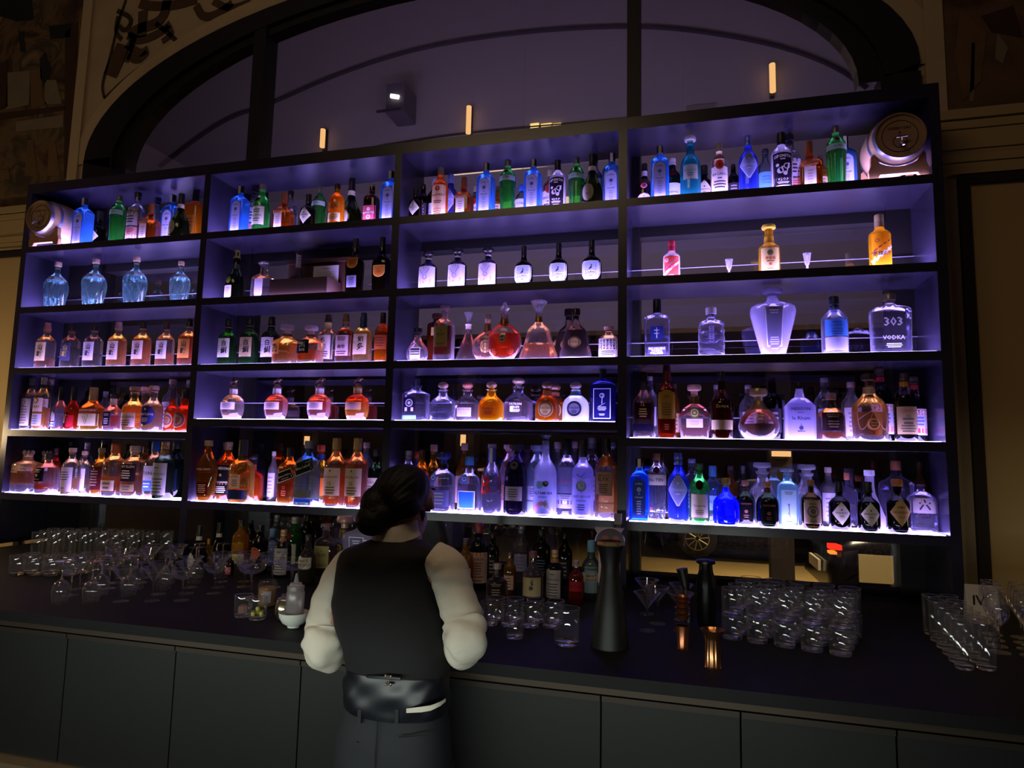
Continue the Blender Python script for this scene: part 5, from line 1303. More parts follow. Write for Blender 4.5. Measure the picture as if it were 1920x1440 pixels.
def build_room():
    struct('floor', MB().box(-3, 10, -7.6, .6, -.1, 0), plain('#1b1613', .5, noise=.3, scale=1.5), 'dark floor of the bar')
    struct('ceiling', MB().box(-3, 10, -7.6, 1.2, 6.2, 6.3), plain('#3a3026', .9, noise=.3, scale=1), 'dark plastered ceiling above the bar')
    struct('wall_left', MB().box(-3.1, -3, -7.6, .6, 0, 6.2), PLASTER, 'plastered wall beyond the left end of the bar')
    struct('wall_right', MB().box(10, 10.1, -7.6, .6, 0, 6.2), PLASTER, 'plastered wall beyond the right end of the bar')
    struct('wall_front', MB().box(-3, 10, -7.7, -7.6, 0, 6.2), PLASTER, 'plastered wall of the room opposite the bar')
    # wall behind the bar with the arched opening
    o = arc_pts(ARC)
    xl, xr = o[0][0], o[-1][0]
    mb = MB()
    mb.box(-3, xl, WY, .62, 0, 6.2)
    mb.box(xr, 10, WY, .62, 0, 6.2)
    for (xa, za), (xb, zb) in zip(o[:-1], o[1:]):
        mb.add([(xa, WY, za), (xb, WY, zb), (xb, WY, 6.2), (xa, WY, 6.2)], [(0, 1, 2, 3)])
        mb.add([(xa, WY, za), (xb, WY, zb), (xb, .62, zb), (xa, .62, za)], [(0, 3, 2, 1)])
    mb.box(xl, xr, WY + .02, .62, 0, .9)
    struct('wall_back', mb, PLASTER, 'cream plaster wall with an arched opening behind the bar')
    # window frame: black arch band, jambs, mullions, transom, glass
    i = arc_pts(ARI)
    mb = MB()
    y0, y1 = .365, .50
    for k in range(len(o) - 1):
        (xa, za), (xb, zb), (ua, va), (ub, vb) = o[k], o[k + 1], i[k], i[k + 1]
        mb.add([(xa, y0, za), (xb, y0, zb), (ub, y0, vb), (ua, y0, va), (xa, y1, za), (xb, y1, zb), (ub, y1, vb), (ua, y1, va)],
               [(0, 3, 2, 1), (4, 5, 6, 7), (0, 1, 5, 4), (3, 7, 6, 2)])
    for k in range(len(i) - 1):                       # slimmer inner bead
        (xa, za), (xb, zb) = i[k], i[k + 1]
        s = .955
        cx, cz = ARI[0], ARI[1]
        f = lambda x, z: (cx + (x - cx) * s, cz + (z - cz) * s)
        (ua, va), (ub, vb) = f(xa, za), f(xb, zb)
        mb.add([(xa, .40, za), (xb, .40, zb), (ub, .40, vb), (ua, .40, va), (ub, .5, vb), (ua, .5, va)], [(0, 3, 2, 1), (2, 3, 5, 4)])
    mb.box(xl, i[0][0] + .02, y0, y1, .9, 3.99).box(-.02, xl, y0, WY + .01, .97, 3.63)
    mb.box(i[-1][0] - .02, xr, y0, y1, .9, 3.92).box(xr - .05, 6.12, y0, WY + .01, .97, 3.63)
    for (a, b, zt) in ((1.63, 1.735, 5.03), (4.468, 4.549, 5.02)):
        mb.box(a, b, .37, .52, .9, zt)
    for z0, z1 in ((3.045, 3.125), (.9, .99)):
        mb.box(.3, 6.0, .39, .5, z0, z1)
    w = struct('window_1', mb, DARKFRAME, 'arched window with black frame and two mullions behind the shelves')
    # one pane per light
    key = 'window_glass'
    m, n, l = new_mat(key)
    oo = n.new('ShaderNodeOutputMaterial')
    t = n.new('ShaderNodeBsdfTransparent')
    t.inputs[0].default_value = (.80, .80, .84, 1)
    g = n.new('ShaderNodeBsdfGlossy')
    g.inputs['Roughness'].default_value = .0
    g.inputs[0].default_value = (.9, .9, 1, 1)
    mx = n.new('ShaderNodeMixShader')
    mx.inputs[0].default_value = .24
    l.new(t.outputs[0], mx.inputs[1])
    l.new(g.outputs[0], mx.inputs[2])
    l.new(mx.outputs[0], oo.inputs[0])
    for a, b in ((.3, 1.68), (1.68, 4.51), (4.51, 6.0)):
        mb = MB()
        top = lambda x: min(ARI[1] + ARI[3] * math.sqrt(max(0, 1 - ((x - ARI[0]) / ARI[2]) ** 2)), 6)
        xs = [a + (b - a) * k / 14 for k in range(15)]
        vs = [(x, .45, .95) for x in xs] + [(x, .45, max(3.9, top(x))) for x in xs]
        mb.add(vs, [(k, k + 1, k + 16, k + 15) for k in range(14)])
        p = mb.build('pane', m, smooth=False)
        p.parent = w
    # painted wall: frescoes, ornament, borders, cornice, panels
    fy = WY - .006
    mb = MB().box(-2.9, -.10, fy, WY, 3.66, 6.15)
    mb.build('wall_fresco', FRESCO)['kind'] = 'structure'
    mb = MB().box(6.27, 9.9, fy, WY, 3.65, 6.15)
    mb.build('wall_fresco', FRESCO_R)['kind'] = 'structure'

    def flat(name, pts_px, mat, y=fy - .004, th=.003):
        ps = [atY(x, yy, y) for x, yy in pts_px]
        mb = MB()
        n_ = len(ps)
        mb.add([(p.x, y, p.z) for p in ps] + [(p.x, y + th, p.z) for p in ps], [tuple(range(n_)), tuple(range(2 * n_ - 1, n_ - 1, -1))] + [(k, n_ + k, n_ + (k + 1) % n_, (k + 1) % n_) for k in range(n_)])
        ob = mb.build(name, mat, smooth=False)
        ob['kind'] = 'structure'
        return ob
    ochre, pale, dkg, brn = plain('#6b5233', .9, noise=.4, scale=6), plain('#7c7058', .9, noise=.3, scale=6), plain('#161a14', .9), plain('#3c2514', .9, noise=.4, scale=5)
    dk2 = plain('#211a20', .9, noise=.4, scale=7)
    for pts, mm in (([(92, 48), (134, 44), (131, 70), (94, 73)], dkg), ([(14, 136), (56, 132), (54, 196), (10, 206)], pale), ([(30, 228), (119, 215), (118, 238), (30, 246)], pale),
                    ([(0, 212), (122, 198), (122, 206), (0, 225)], brn), ([(56, 130), (78, 128), (80, 184), (90, 198), (58, 200)], ochre), ([(84, 150), (105, 150), (116, 194), (84, 196)], pale),
                    ([(74, 110), (84, 98), (96, 128), (84, 158), (76, 148)], dk2), ([(34, 56), (44, 62), (48, 98), (38, 96)], dk2), ([(0, 0), (60, 0), (62, 36), (30, 40), (0, 30)], dkg), ([(0, 120), (14, 112), (14, 200), (0, 206)], brn),
                    ([(122, 60), (146, 40), (140, 330), (120, 334)], brn), ([(52, 262), (62, 262), (70, 330), (46, 330)], ochre), ([(92, 268), (104, 268), (112, 330), (88, 330)], ochre), ([(0, 318), (16, 318), (18, 334), (0, 338)], ochre)):
        flat('wall_fresco', pts, mm)
    wy = fy - .002
    for pts, mm in (([(1800, 20), (1850, 60), (1840, 150), (1806, 190), (1790, 100)], ochre), ([(1822, 80), (1828, 80), (1826, 190), (1818, 190)], pale), ([(1870, 60), (1890, 90), (1880, 120), (1866, 110)], pale), ([(1840, 30), (1900, 10), (1918, 70), (1860, 60)], brn)):
        flat('wall_fresco', pts, mm)
    # cream borders beside the frescoes and around the arch
    for k, (a, b) in enumerate(((-.10, .0), (6.17, 6.27))):
        struct(f'trim_{k + 1}', MB().box(a, b, WY - .02, WY, 3.65, 6.15), CREAM_M, 'pale painted border strip between fresco and arch')
    mb = MB()
    big = (ARC[0], ARC[1], ARC[2] + .13, ARC[3] + .14)
    o2 = arc_pts(big)
    for k in range(len(o) - 1):
        (xa, za), (xb, zb), (ua, va), (ub, vb) = o[k], o[k + 1], o2[k], o2[k + 1]
        mb.add([(xa, WY - .012, za), (xb, WY - .012, zb), (ub, WY - .012, vb), (ua, WY - .012, va), (xa, WY, za), (xb, WY, zb), (ub, WY, vb), (ua, WY, va)], [(0, 1, 2, 3), (0, 4, 5, 1), (3, 2, 6, 7)])
    struct('trim_3', mb, CREAM_M, 'pale painted band following the arch')
    # painted trellis ornament in the left spandrel
    vine = plain('#4c3a24', .9, noise=.3, scale=9)
    vine2 = plain('#33281a', .9)

    def ribbon(pts, w):
        ps = [atY(x, y, fy) for x, y in pts]
        ps = [Vector((p.x, p.z)) for p in ps]
        ps = [Vector(q) for q in chaikin([tuple(p) for p in ps], 2)]
        mb = MB()
        vs = []
        for i_, p in enumerate(ps):
            d = (ps[min(i_ + 1, len(ps) - 1)] - ps[max(i_ - 1, 0)]).normalized()
            nn = Vector((-d.y, d.x)) * w
            vs += [(p.x + nn.x, fy - .002, p.y + nn.y), (p.x - nn.x, fy - .002, p.y - nn.y)]
        mb.add(vs, [(2 * i_, 2 * i_ + 1, 2 * i_ + 3, 2 * i_ + 2) for i_ in range(len(ps) - 1)])
        ob = mb.build('wall_ornament', vine if w > .02 else vine2, smooth=False)
        ob['kind'] = 'structure'
    for pts, w in (([(262, 6), (285, 12), (330, 10), (370, -2)], .04), ([(268, 20), (266, 70)], .045), ([(314, 0), (308, 30), (290, 46), (262, 52), (240, 66)], .045), ([(240, 66), (262, 78), (300, 62), (320, 44)], .035),
                   ([(232, 84), (206, 142)], .075), ([(238, 82), (262, 102), (278, 92)], .035), ([(220, 20), (250, 34), (236, 60), (222, 48)], .02), ([(292, 44), (316, 62), (330, 76)], .02), ([(310, 50), (326, 62), (304, 78)], .025),
                   ([(368, 10), (380, 34), (410, 26), (436, 6)], .035), ([(400, 2), (430, 18), (470, 4)], .03), ([(240, 104), (258, 116), (276, 98)], .03), ([(222, 30), (216, 60), (228, 74)], .02),
                   ([(196, 184), (190, 160), (206, 110), (222, 40), (236, 0)], .012), ([(196, 184), (240, 142), (320, 84), (400, 38), (500, -6)], .012), ([(254, 64), (244, 96), (236, 116)], .03)):
        ribbon(pts, w)
    # cornice: stacked grooves, each course a bar of one moulding
    for k, (a, b) in enumerate(((-2.95, .02), (6.12, 9.95))):
        mb = MB()
        for z0, z1, d in ((3.60, 3.655, .05), (3.545, 3.59, .04), (3.43, 3.54, .03), (3.405, 3.425, .02), (3.355, 3.40, .03), (3.30, 3.35, .02), (3.285, 3.30, .03)):
            mb.box(a, b, WY - d, WY, z0, z1)
        struct(f'trim_{k + 4}', mb, STONE, 'grooved stone cornice beside the shelving')
    # framed panels either side
    for k, (a, b) in enumerate(((-2.4, -.21), (6.30, 9.4))):
        mb = MB()
        w_ = .055
        mb.box(a, a + w_, WY - .03, WY, .3, 3.275).box(b - w_, b, WY - .03, WY, .3, 3.275).box(a + w_, b - w_, WY - .03, WY, 3.225, 3.275).box(a + w_, b - w_, WY - .03, WY, .3, .355)
        struct(f'trim_{k + 6}', mb, plain('#1c130f', .6), 'dark wooden panel frame on the wall')
        struct(f'wall_panel_{k + 1}', MB().box(a + w_, b - w_, WY - .008, WY, .355, 3.225), plain('#b39a68', .8, noise=.1, scale=1.2), 'tan wall panel inside a dark frame')


def build_shelving():
    r = thing('back_bar_shelving', 'tall black back bar shelving of four bays with lit shelves', 'shelving', (0, 0, 0))
    m = plain('#272438', .27, noise=.12, scale=4)
    for a, b in UX:
        MB().box(a, b, 0, DEPTH, .962, ZTOP).build('upright', m, r, smooth=False)
    led = {k: emit('#b9a2ff', v) for k, v in {1: 25.0, 2: 33.0, 3: 32.0, 4: 34.0, 5: 38.0}.items()}
    for bay in range(1, 5):
        a, b = UX[bay - 1][1] + .0005, UX[bay][0] - .0005
        MB().box(a, b, 0, DEPTH, ZTOP - .075, ZTOP).build('top_board', m, r, smooth=False)
        for row in range(1, 6):
            zs = shelf_z(row, bay)
            bd = MB().box(a, b, 0, DEPTH, zs - TH, zs - .002).build('shelf_board', m, r, smooth=False)
            lp = MB().box(a + .015, b - .015, .012, .19, zs - .002, zs).build('light_panel', led[row], bd, smooth=False)
            if row in (2, 3, 4):
                MB().tube([(a, .335, zs + .13), (b, .335, zs + .13)], .004, 8).build('back_rail', plain('#77738c', .4, .8), r)


def build_counter():
    c = thing('back_counter', 'long dark stone counter top under the shelving', 'counter', (0, 0, .96))
    st = plain('#0d0e0f', .62, spec=.25, noise=.35, scale=5)
    MB().box(.2, 7.6, -1.42, .36, -.04, 0).build('counter_top', st, c, smooth=False)
    MB().box(.2, 7.6, -1.412, -1.38, -.062, -.041).build('edge_strip', plain('#50453a', .35, .6), c, smooth=False)
    seams = [.4, .86, 1.32, 1.78, 2.322, 2.866, 3.43, 3.99, 4.552, 4.988, 5.424, 5.87, 6.33, 6.8, 7.3]
    m1 = plain('#090a0a', .6, noise=.4, scale=3.5)
    for i, (a, b) in enumerate(zip(seams[:-1], seams[1:])):
        names = ['at the far left end', 'next to the far left end', 'third from the left', 'fourth from the left', 'below the upside down wine glasses', 'below the two short tumblers', 'left of the bartender', 'hidden behind the bartender', 'right of the bartender',
                 'below the beer tap', 'below the copper jigger', 'below the stacked rocks glasses', 'below the tall tumblers', 'at the far right end']
        d = thing('cabinet', f'dark grey cabinet under the counter, {names[i]}', 'cabinet', ((a + b) / 2, -1.385, 0), 0, 'dark cabinets below the back counter')
        w = (b - a) / 2 - .003
        MB().box(-w, w, .015, 1.7, 0, .895).build('carcass', plain('#0f1011', .7), d, smooth=False)
        MB().box(-w - .002, w + .002, -.07, .014, .345, .372).build('foot_ledge', plain('#6b5a45', .5, .2), d, smooth=False)
        MB().box(-w, w, -.012, .012, .38, .885).build('panel', m1, d, smooth=False)
        MB().box(-w, w, -.02, -.0125, .872, .89).build('pull_edge', plain('#463e38', .35, .6), d, smooth=False)


def build_outside():
    """What shows through the window: a portico with a pale upper wall, the street and parked cars."""
    g = struct('pavement_outside', MB().box(-8, 16, .65, 16, -.15, -.05), plain('#a08a5a', .7, noise=.4, scale=.8), 'street paving beyond the window')
    pw = plain('#a79c96', .9, noise=.12, scale=.7)
    struct('wall_outside', MB().box(-8, 16, 4.2, 4.5, 3.2, 9.5), pw, 'pale upper wall of the portico beyond the window')
    struct('wall_street', MB().box(-8, 16, 13, 13.2, -.05, 9), plain('#3a3026', .9, noise=.5, scale=.6), 'dark buildings across the street')
    struct('ceiling_outside', MB().box(-8, 16, .7, 4.5, 9.5, 9.6), pw, 'ceiling of the portico beyond the window')
    # reflected vault lines, modelled as mouldings on the added portico wall
    for k, (pts, rr) in enumerate((([(505, 195), (640, 135), (800, 85), (1000, 57), (1180, 48), (1300, 56), (1450, 82), (1560, 120), (1625, 165)], .028), ([(700, 276), (860, 250), (1020, 236), (1180, 222)], .016), ([(300, 312), (380, 250), (440, 215), (480, 205)], .03))):
        ps = [atY(x, y, 4.17) for x, y in pts]
        ps = chaikin([tuple(p) for p in ps], 2)
        ob = MB().tube(ps, rr, 6).build(f'trim_{8 + k}', plain('#2c2226', .8))
        ob['kind'] = 'structure'
    tube = emit('#ffc27a', 1.5)
    body = plain('#2a2218', .5, .5)
    where = ['seen through the left part of the arch', 'seen through the middle of the arch', 'seen through the right part of the arch', 'behind the bottom shelf of the second bay', 'behind the bottom shelf of the third bay', 'behind the bottom shelf of the right bay']
    for i, (x, y0, y1) in enumerate(((604, 243, 276), (878, 200, 250), (1449, 120, 172), (575, 818, 834), (868, 815, 836), (1465, 846, 856))):
        a, b = atY(x, y1, 4.1), atY(x, y0, 4.1)
        h = b.z - a.z
        t = thing('wall_lamp', f'slim glowing amber tube lamp {where[i]}', 'lamp', (a.x, 4.1, a.z), 0, 'amber tube lamps beyond the window')
        w = .035 if i < 5 else .1
        MB().tube([(0, 0, 0), (0, 0, h)], w, 10).build('tube', tube, t)
        MB().box(-w * .7, w * .7, .045, .1 if i < 3 else .07, -.03, h + .03).build('back_plate', body, t, smooth=False)
        if i >= 3:
            MB().box(-.12, .12, .07, .3, -2 - .1, h + 1.2).build('post', plain('#2a2220', .8), t, smooth=False)
    for i, (x0, x1) in enumerate(((994, 1010), (1014, 1034), (1036, 1052), (1062, 1094))):
        a, b = atY(x0, 246, 4.16), atY(x1, 230, 4.16)
        t = thing('wall_lamp', f'small yellow lit slot in the wall above the third bay, {["first", "second", "third", "last and widest"][i]} of four', 'light', ((a.x + b.x) / 2, 4.19, a.z), 0, 'yellow lit slots in the portico wall')  # lit slots in the wall, without lamp bodies
        MB().box(-(b.x - a.x) / 2, (b.x - a.x) / 2, -.03, 0, 0, b.z - a.z).build('glow_strip', emit('#ffd37a', 1.8), t, smooth=False)
    p = atY(747, 190, 3.9)
    t = thing('floodlight', 'small white floodlight seen through the middle of the arch', 'lamp', (p.x, 3.9, p.z))
    MB().box(-.13, .13, -.1, .28, -.2, .2).build('housing', plain('#5c5560', .6), t, smooth=False)
    MB().tube([(-.05, -.12, .015), (.06, -.12, -.015)], .03, 8).build('lens', emit('#fff2df', 3.0), t)
    MB().box(-.17, .17, -.28, -.25, -.28, -.255).build('visor', plain('#2c2a30', .4), t, smooth=False)
    p = atY(1314, 195, 4.16)
    t = thing('wall_notice', 'pale notice board on the wall seen through the arch at right', 'sign', (p.x, 4.17, p.z))
    MB().box(-.17, .17, 0, .02, -.2, 0).build('board', plain('#8a7f70', .8), t, smooth=False)


def build_car(x, y, label, flip=1):
    """A parked saloon in side view, tail towards -x."""
    r = thing('parked_car', label, 'car', (x, y, -.05), 0 if flip > 0 else PI, 'cars parked outside the window')
    paint = plain('#0c0b0d', .15, .2)
    prof = [(0, .35), (.02, .75), (.12, .95), (.75, 1.02), (1.35, 1.38), (2.0, 1.46), (2.7, 1.4), (3.35, 1.02), (4.2, .9), (4.45, .7), (4.5, .35), (4.2, .22), (.3, .22)]
    prof = chaikin(prof + [prof[0]], 2)[:-1]
    rs = []
    for yy, s in ((0, .86), (.06, .97), (.3, 1), (1.5, 1), (1.74, .97), (1.8, .86)):
        rs.append([(2.25 + (px - 2.25) * (1 if s > .9 else .985), yy + (.16 if pz > 1.1 and yy < .5 else (-.16 if pz > 1.1 and yy > 1.3 else 0)), .22 + (pz - .22) * s) for px, pz in prof])
    MB().rings(rs).build('body', paint, r)
    g = plain('#22262c', .05, .3)
    for x0, x1 in ((1.15, 1.95), (2.0, 2.85)):
        MB().add([(x0 + .1, .125, 1.0), (x1, .125, 1.0), (x1 - .12 * (x1 > 2.5), .185, 1.3), (x0 + .35, .185, 1.3)], [(0, 1, 2, 3)]).build('side_window', g, r, smooth=False)
    for wx in (.85, 3.6):
        wl = MB().lathe([(.20, -.1), (.3, -.11), (.33, -.06), (.33, .08), (.3, .1), (.2, .1)], 28)
        o = wl.build('wheel', plain('#0b0b0c', .7), r, (wx, .06, .38))
        o.rotation_euler = (PI / 2, 0, 0)
        sp = MB().lathe([(.195, -.02), (.205, .1), (.19, .11), (.18, .02)], 28, cap0=False, cap1=False)
        for k in range(10):
            a = 2 * PI * k / 10
            sp.tube([(.03 * cos(a), .03 * sin(a), .1), (.19 * cos(a + .1), .19 * sin(a + .1), .1)], .012, 6)
        q = sp.build('rim', plain('#b9b0a0', .3, .8), o)
    MB().box(-.012, .10, -.015, .16, .81, .86).build('tail_light', emit('#ff2a14', 2.2), r, smooth=False)
    MB().box(-.016, .05, -.02, .13, .765, .79).build('indicator', emit('#ff8a2c', 2.0), r, smooth=False)
    MB().box(.25, .8, -.03, .02, .5, .78).build('trim_plate', plain('#c9b98c', .3, .4), r, smooth=False)  # pale plate standing in for the light reflected by the bumper
    MB().box(-.03, .0, .6, 1.2, .5, .62).build('number_plate', plain('#d9d2c0', .5), r, smooth=False)
    return r

# ---------------------------------------------------------------- casks, box, small glasses on the shelves
WOOD = plain('#9a7048', .7, noise=.25, scale=14)
WOODD = plain('#6a4a30', .7, noise=.25, scale=12)
HOOP = plain('#8a8aa0', .35, .85)
CLEARG = shell('#fcfcfd', .05, .06, .02, .3)
RIMG = liquid('#f6f6f8', .3, 1.5)
ZC = .96


def text_mesh(st, width, mat, parent, name, origin, mh=None, y=0.0, rot=0.0):
    vs, fs, asp = text2d(st)
    w = width if not mh or width * asp < mh else mh / asp
    c, s = cos(rot), sin(rot)
    mb = MB().add([(origin[0] + (x * c - z * s) * w, y, origin[2] + (x * s + z * c) * w) for x, z in vs], fs)
    return mb.build(name, mat, parent, smooth=False)


def cask(cx, label, rz, half):
    R = .098
    zs = ZB1 + .001
    r = thing('wooden_cask', label, 'cask', (cx, half, zs), rz, 'small wooden casks on the top shelf')
    prof = [(R * (.84 + .16 * (1 - (2 * t - 1) ** 2)), t * .27) for t in (i / 14 for i in range(15))]
    o = MB().lathe([(R * .77, .012)] + [(R * .80, 0)] + prof + [(R * .80, .27), (R * .77, .258)], 40).build('barrel', plain('#a08060', .65, noise=.3, scale=20), r, (0, .035, .142))
    o.rotation_euler = (-PI / 2, 0, 0)
    for t0, t1 in ((.0, .07), (.2, .26), (.74, .80), (.93, 1.0)):
        f = lambda t: R * (.84 + .16 * (1 - (2 * t - 1) ** 2)) + .0015
        h = MB().lathe([(f(t0), t0 * .27), (f((t0 + t1) / 2), (t0 + t1) / 2 * .27), (f(t1), t1 * .27)], 40, cap0=False, cap1=False).build('hoop', HOOP, r, (0, .035, .142))
        h.rotation_euler = (-PI / 2, 0, 0)
    dark = plain('#3c2212', .8)
    hd = MB()
    for rr in (.058,):
        pts = [(rr * cos(a), .0455, .142 + rr * sin(a)) for a in (2 * PI * i / 40 for i in range(41))]
        hd.tube(pts, .0012, 5)
    pts = [(.022 * cos(a), .0455, .122 + .022 * sin(a)) for a in (2 * PI * i / 24 for i in range(25))]
    hd.tube(pts, .0012, 5)
    hd.build('head_rings', dark, r)
    text_mesh('DESERT DRY', .075, dark, r, 'burned_lettering', (0, 0, .172), y=.0455)
    text_mesh('x', .01, dark, r, 'burned_lettering', (0, 0, .155), y=.0455)
    tp = MB().tube([(0, .045, .112), (0, .02, .111), (0, .005, .104), (0, .002, .092)], [.006, .006, .005, .004], 10)
    tp.tube([(0, .018, .112), (0, .018, .129)], .003, 8).tube([(-.018, .018, .129), (.018, .018, .131)], [.0035, .004], 8)
    tp.build('tap', plain('#b0a8a8', .25, .9), r)
    for y in (.09, .262):
        out = [(-.095, 0), (-.097, .03), (-.09, .05), (-.088, .085)] + [(-.08 + .16 * i / 8, .092 - .05 * math.sqrt(max(0, 1 - (-1 + i / 4) ** 2))) for i in range(9)] + [(.088, .085), (.09, .05), (.097, .03), (.095, 0), (.07, 0), (.06, .016), (-.06, .016), (-.07, 0)]
        mb = MB()
        n = len(out)
        mb.add([(x, y - .011, z) for x, z in out] + [(x, y + .011, z) for x, z in out], [tuple(range(n)), tuple(range(2 * n - 1, n - 1, -1))] + [(k, n + k, n + (k + 1) % n, (k + 1) % n) for k in range(n)])
        mb.build('cradle', WOOD, r, smooth=False)
    r.scale = (1.46, 1.22, 1.46)
    return r


def shelf_items():
    cask(5.905, 'small wooden cask on a cradle at the right end of the top shelf', 0, -.075)
    cask(.198, 'small wooden cask on a cradle at the left end of the top shelf', .0, -.093)
    # open wooden presentation box with card and decanter
    z = ZB2 + .001
    xa, xb = atY(505, 545, .03).x, atY(612, 545, .03).x
    r = thing('wooden_box', 'open dark wooden presentation box on the second shelf', 'box', ((xa + xb) / 2, .03, z))
    w = (xb - xa) / 2
    mb = MB().box(-w, w, 0, .012, 0, .11).box(-w, -w + .012, .012, .19, 0, .11).box(w - .012, w, .012, .19, 0, .11).box(-w + .012, w - .012, .178, .19, 0, .11).box(-w + .012, w - .012, .012, .178, 0, .012)
    mb.build('tray', plain('#2c1610', .55, noise=.25, scale=12), r, smooth=False)
    text_mesh('TAYLOR FLADGATE', .12, plain('#2a130c', .7), r, 'engraving', (0, 0, .045), y=-.0008)
    lid = MB().box(-w, w + .12, .20, .215, .0, .29).box(-w, w + .12, .17, .20, .265, .29).box(w + .105, w + .12, .12, .20, 0, .265)
    lid.build('lid', plain('#3c1e16', .55, noise=.25, scale=12), r, smooth=False)
    c = thing('printed_card', 'white printed card leaning inside the open wooden box lid', 'card', ((xa + xb) / 2 + .09, .225, z))
    MB().box(-.085, .105, -.03, -.027, .03, .235).build('sheet', paper('#e2dcec', .2), c, smooth=False)
    ink = plain('#4a4250', .8)
    text_mesh('TAYLOR\'S', .06, ink, c, 'heading', (.01, 0, .215), y=-.0308)
    mb = MB()
    for k in range(11):
        mb.box(-.06, .08 - .02 * (k % 3), -.0306, -.03, .19 - .013 * k, .1915 - .013 * k)
    mb.build('printed_line', ink, c, smooth=False)
    k = dict(n='decanter', cat='decanter', asp=.42, prof=[(0, .9), (.03, 1), (.3, .98), (.45, .6), (.55, .3), (.9, .26), (.92, .36)], glass=('#d8c8d0', .1, .5), cap=(.9, 'cork', '#2c1a18', .3), liq=('#2a0a08', .42), lab=[L('rect', .62, .9, .3, '#d9d2e6', [('lines', .6, .8, 2, .6)], '#8a7d94', xo=.2, thru=.5)])
    pp = atY(561, 471, .12)
    make_bottle(k, pp.z - z - .013, (pp.x, .12, z + .013), 'slim necked decanter standing in the open wooden box', 'bottles on the second shelf of the second bay')
    # two tiny stemmed cups
    for i, (px, py) in enumerate(((1366.7, 487), (1513, 475.5))):
        q = atY(px, py, .09)
        h = .062
        t = thing('shot_glass', ['tiny stemmed cup left of the red ribboned bottle', 'tiny stemmed cup right of the red ribboned bottle'][i], 'glass', (q.x, .09, z), 0, 'tiny stemmed cups on the second shelf')
        hh = q.z - z
        MB().lathe([(.016, 0), (.014, .004), (.006, hh * .25), (.006, hh * .35), (.012, hh * .45), (.02, hh * .95), (.022, hh)], 20, cap1=False).build('cup', shell('#efeaff', .3, .5), t)
        MB().lathe([(.0105, hh * .46), (.015, hh * .66)], 18).build('liquor', liquid('#f4f0ff', .3), t)
    # ribbon of the cream bottle
    q = atY(1462, 452, .06)
    rb = MB()
    rib = [o for o in bpy.data.objects if o.get('label', '').startswith('cream gold bottle')]
    if rib:
        o = rib[0]
        rb.tube([(.03, -.05, .21), (.06, -.06, .20), (.09, -.055, .165)], [.006, .008, .012], 6)
        rb.tube([(.03, -.05, .21), (.055, -.055, .19), (.075, -.05, .155)], [.006, .008, .01], 6)
        rb.tube([(.035 * cos(a), .035 * sin(a), .205) for a in (2 * PI * i / 16 for i in range(17))], .005, 6)
        rb.build('red_ribbon', plain('#d8203c', .5), o)
    # small grey box clipped to the upright
    q = atY(1159, 973, -.03)
    t = thing('switch_box', 'small grey box with clip on the upright above the beer tap', 'box', (q.x, -.001, q.z), 0)
    MB().box(-.02, .018, -.045, -.002, -.028, .028).build('case', plain('#8f8a90', .5), t, smooth=False)
    MB().box(-.012, .012, -.035, -.008, -.05, -.028).build('clip', plain('#5c5250', .4, .5), t, smooth=False)


# ---------------------------------------------------------------- glassware and tools on the counter
def ring_mesh(r, z, w=.0013, n=26):
    return MB().tube([(r * cos(2 * PI * i / n), r * sin(2 * PI * i / n), z) for i in range(n + 1)], w, 6, cap=False)


def rocks(name, label, loc, r=.039, h=.085, group=None):
    t = thing(name, label, 'glass', loc, 0, group)
    MB().lathe([(r * .9, 0), (r * .94, .004), (r, h * .97), (r * .985, h)], 24, cap0=False, cap1=False).build('bowl', CLEARG, t)
    ring_mesh(r * .99, h).build('rim', RIMG, t)
    MB().lathe([(r * .86, .001), (r * .9, .004), (r * .9, .012), (r * .82, .014)], 24).build('base', liquid('#f2f4f4', .02, 1.5), t)
    return t


def stem_glass(kind, label, loc, group=None, flip=False):
    t = thing({'wine': 'wine_glass', 'martini': 'martini_glass', 'coupe': 'coupe_glass', 'flute': 'flute_glass'}[kind], label, 'glass', loc, 0, group)
    P = {'wine': [(.008, .085), (.028, .098), (.038, .125), (.036, .155), (.030, .185)], 'martini': [(.004, .09), (.055, .155)], 'coupe': [(.005, .095), (.035, .105), (.05, .125), (.052, .145)], 'flute': [(.006, .08), (.024, .11), (.027, .16), (.024, .215)]}[kind]
    H = P[-1][1]
    f = (lambda z: H - z) if flip else (lambda z: z)
    MB().lathe([(r, f(z)) for r, z in chaikin(P, 1 if kind != 'martini' else 0)], 24, cap0=False, cap1=False).build('bowl', CLEARG, t)
    ring_mesh(P[-1][0], f(H) + (.0012 if flip else 0), .0012).build('rim', RIMG, t)
    MB().lathe([(.0045, f(.006)), (.0035, f(.03)), (.0035, f(.07)), (P[0][0], f(P[0][1]))], 10, cap0=False, cap1=False).build('stem', liquid('#f6f6f8', .02, 1.45), t)
    MB().lathe([(.034, f(.001)), (.033, f(.003)), (.0045, f(.007))], 24, cap1=False).build('foot', CLEARG, t)
    return t


def grid(proto, pts, label, group, first=True):
    """First spot takes the built thing itself, the others copies of it and its parts."""
    for i, (x, y, z) in enumerate(pts):
        if i == 0:
            proto.location = (x, y, z)
            tag(proto, label(i) if callable(label) else label, proto['category'], group)
        else:
            dup(proto, (x, y, z), label(i) if callable(label) else label, group)


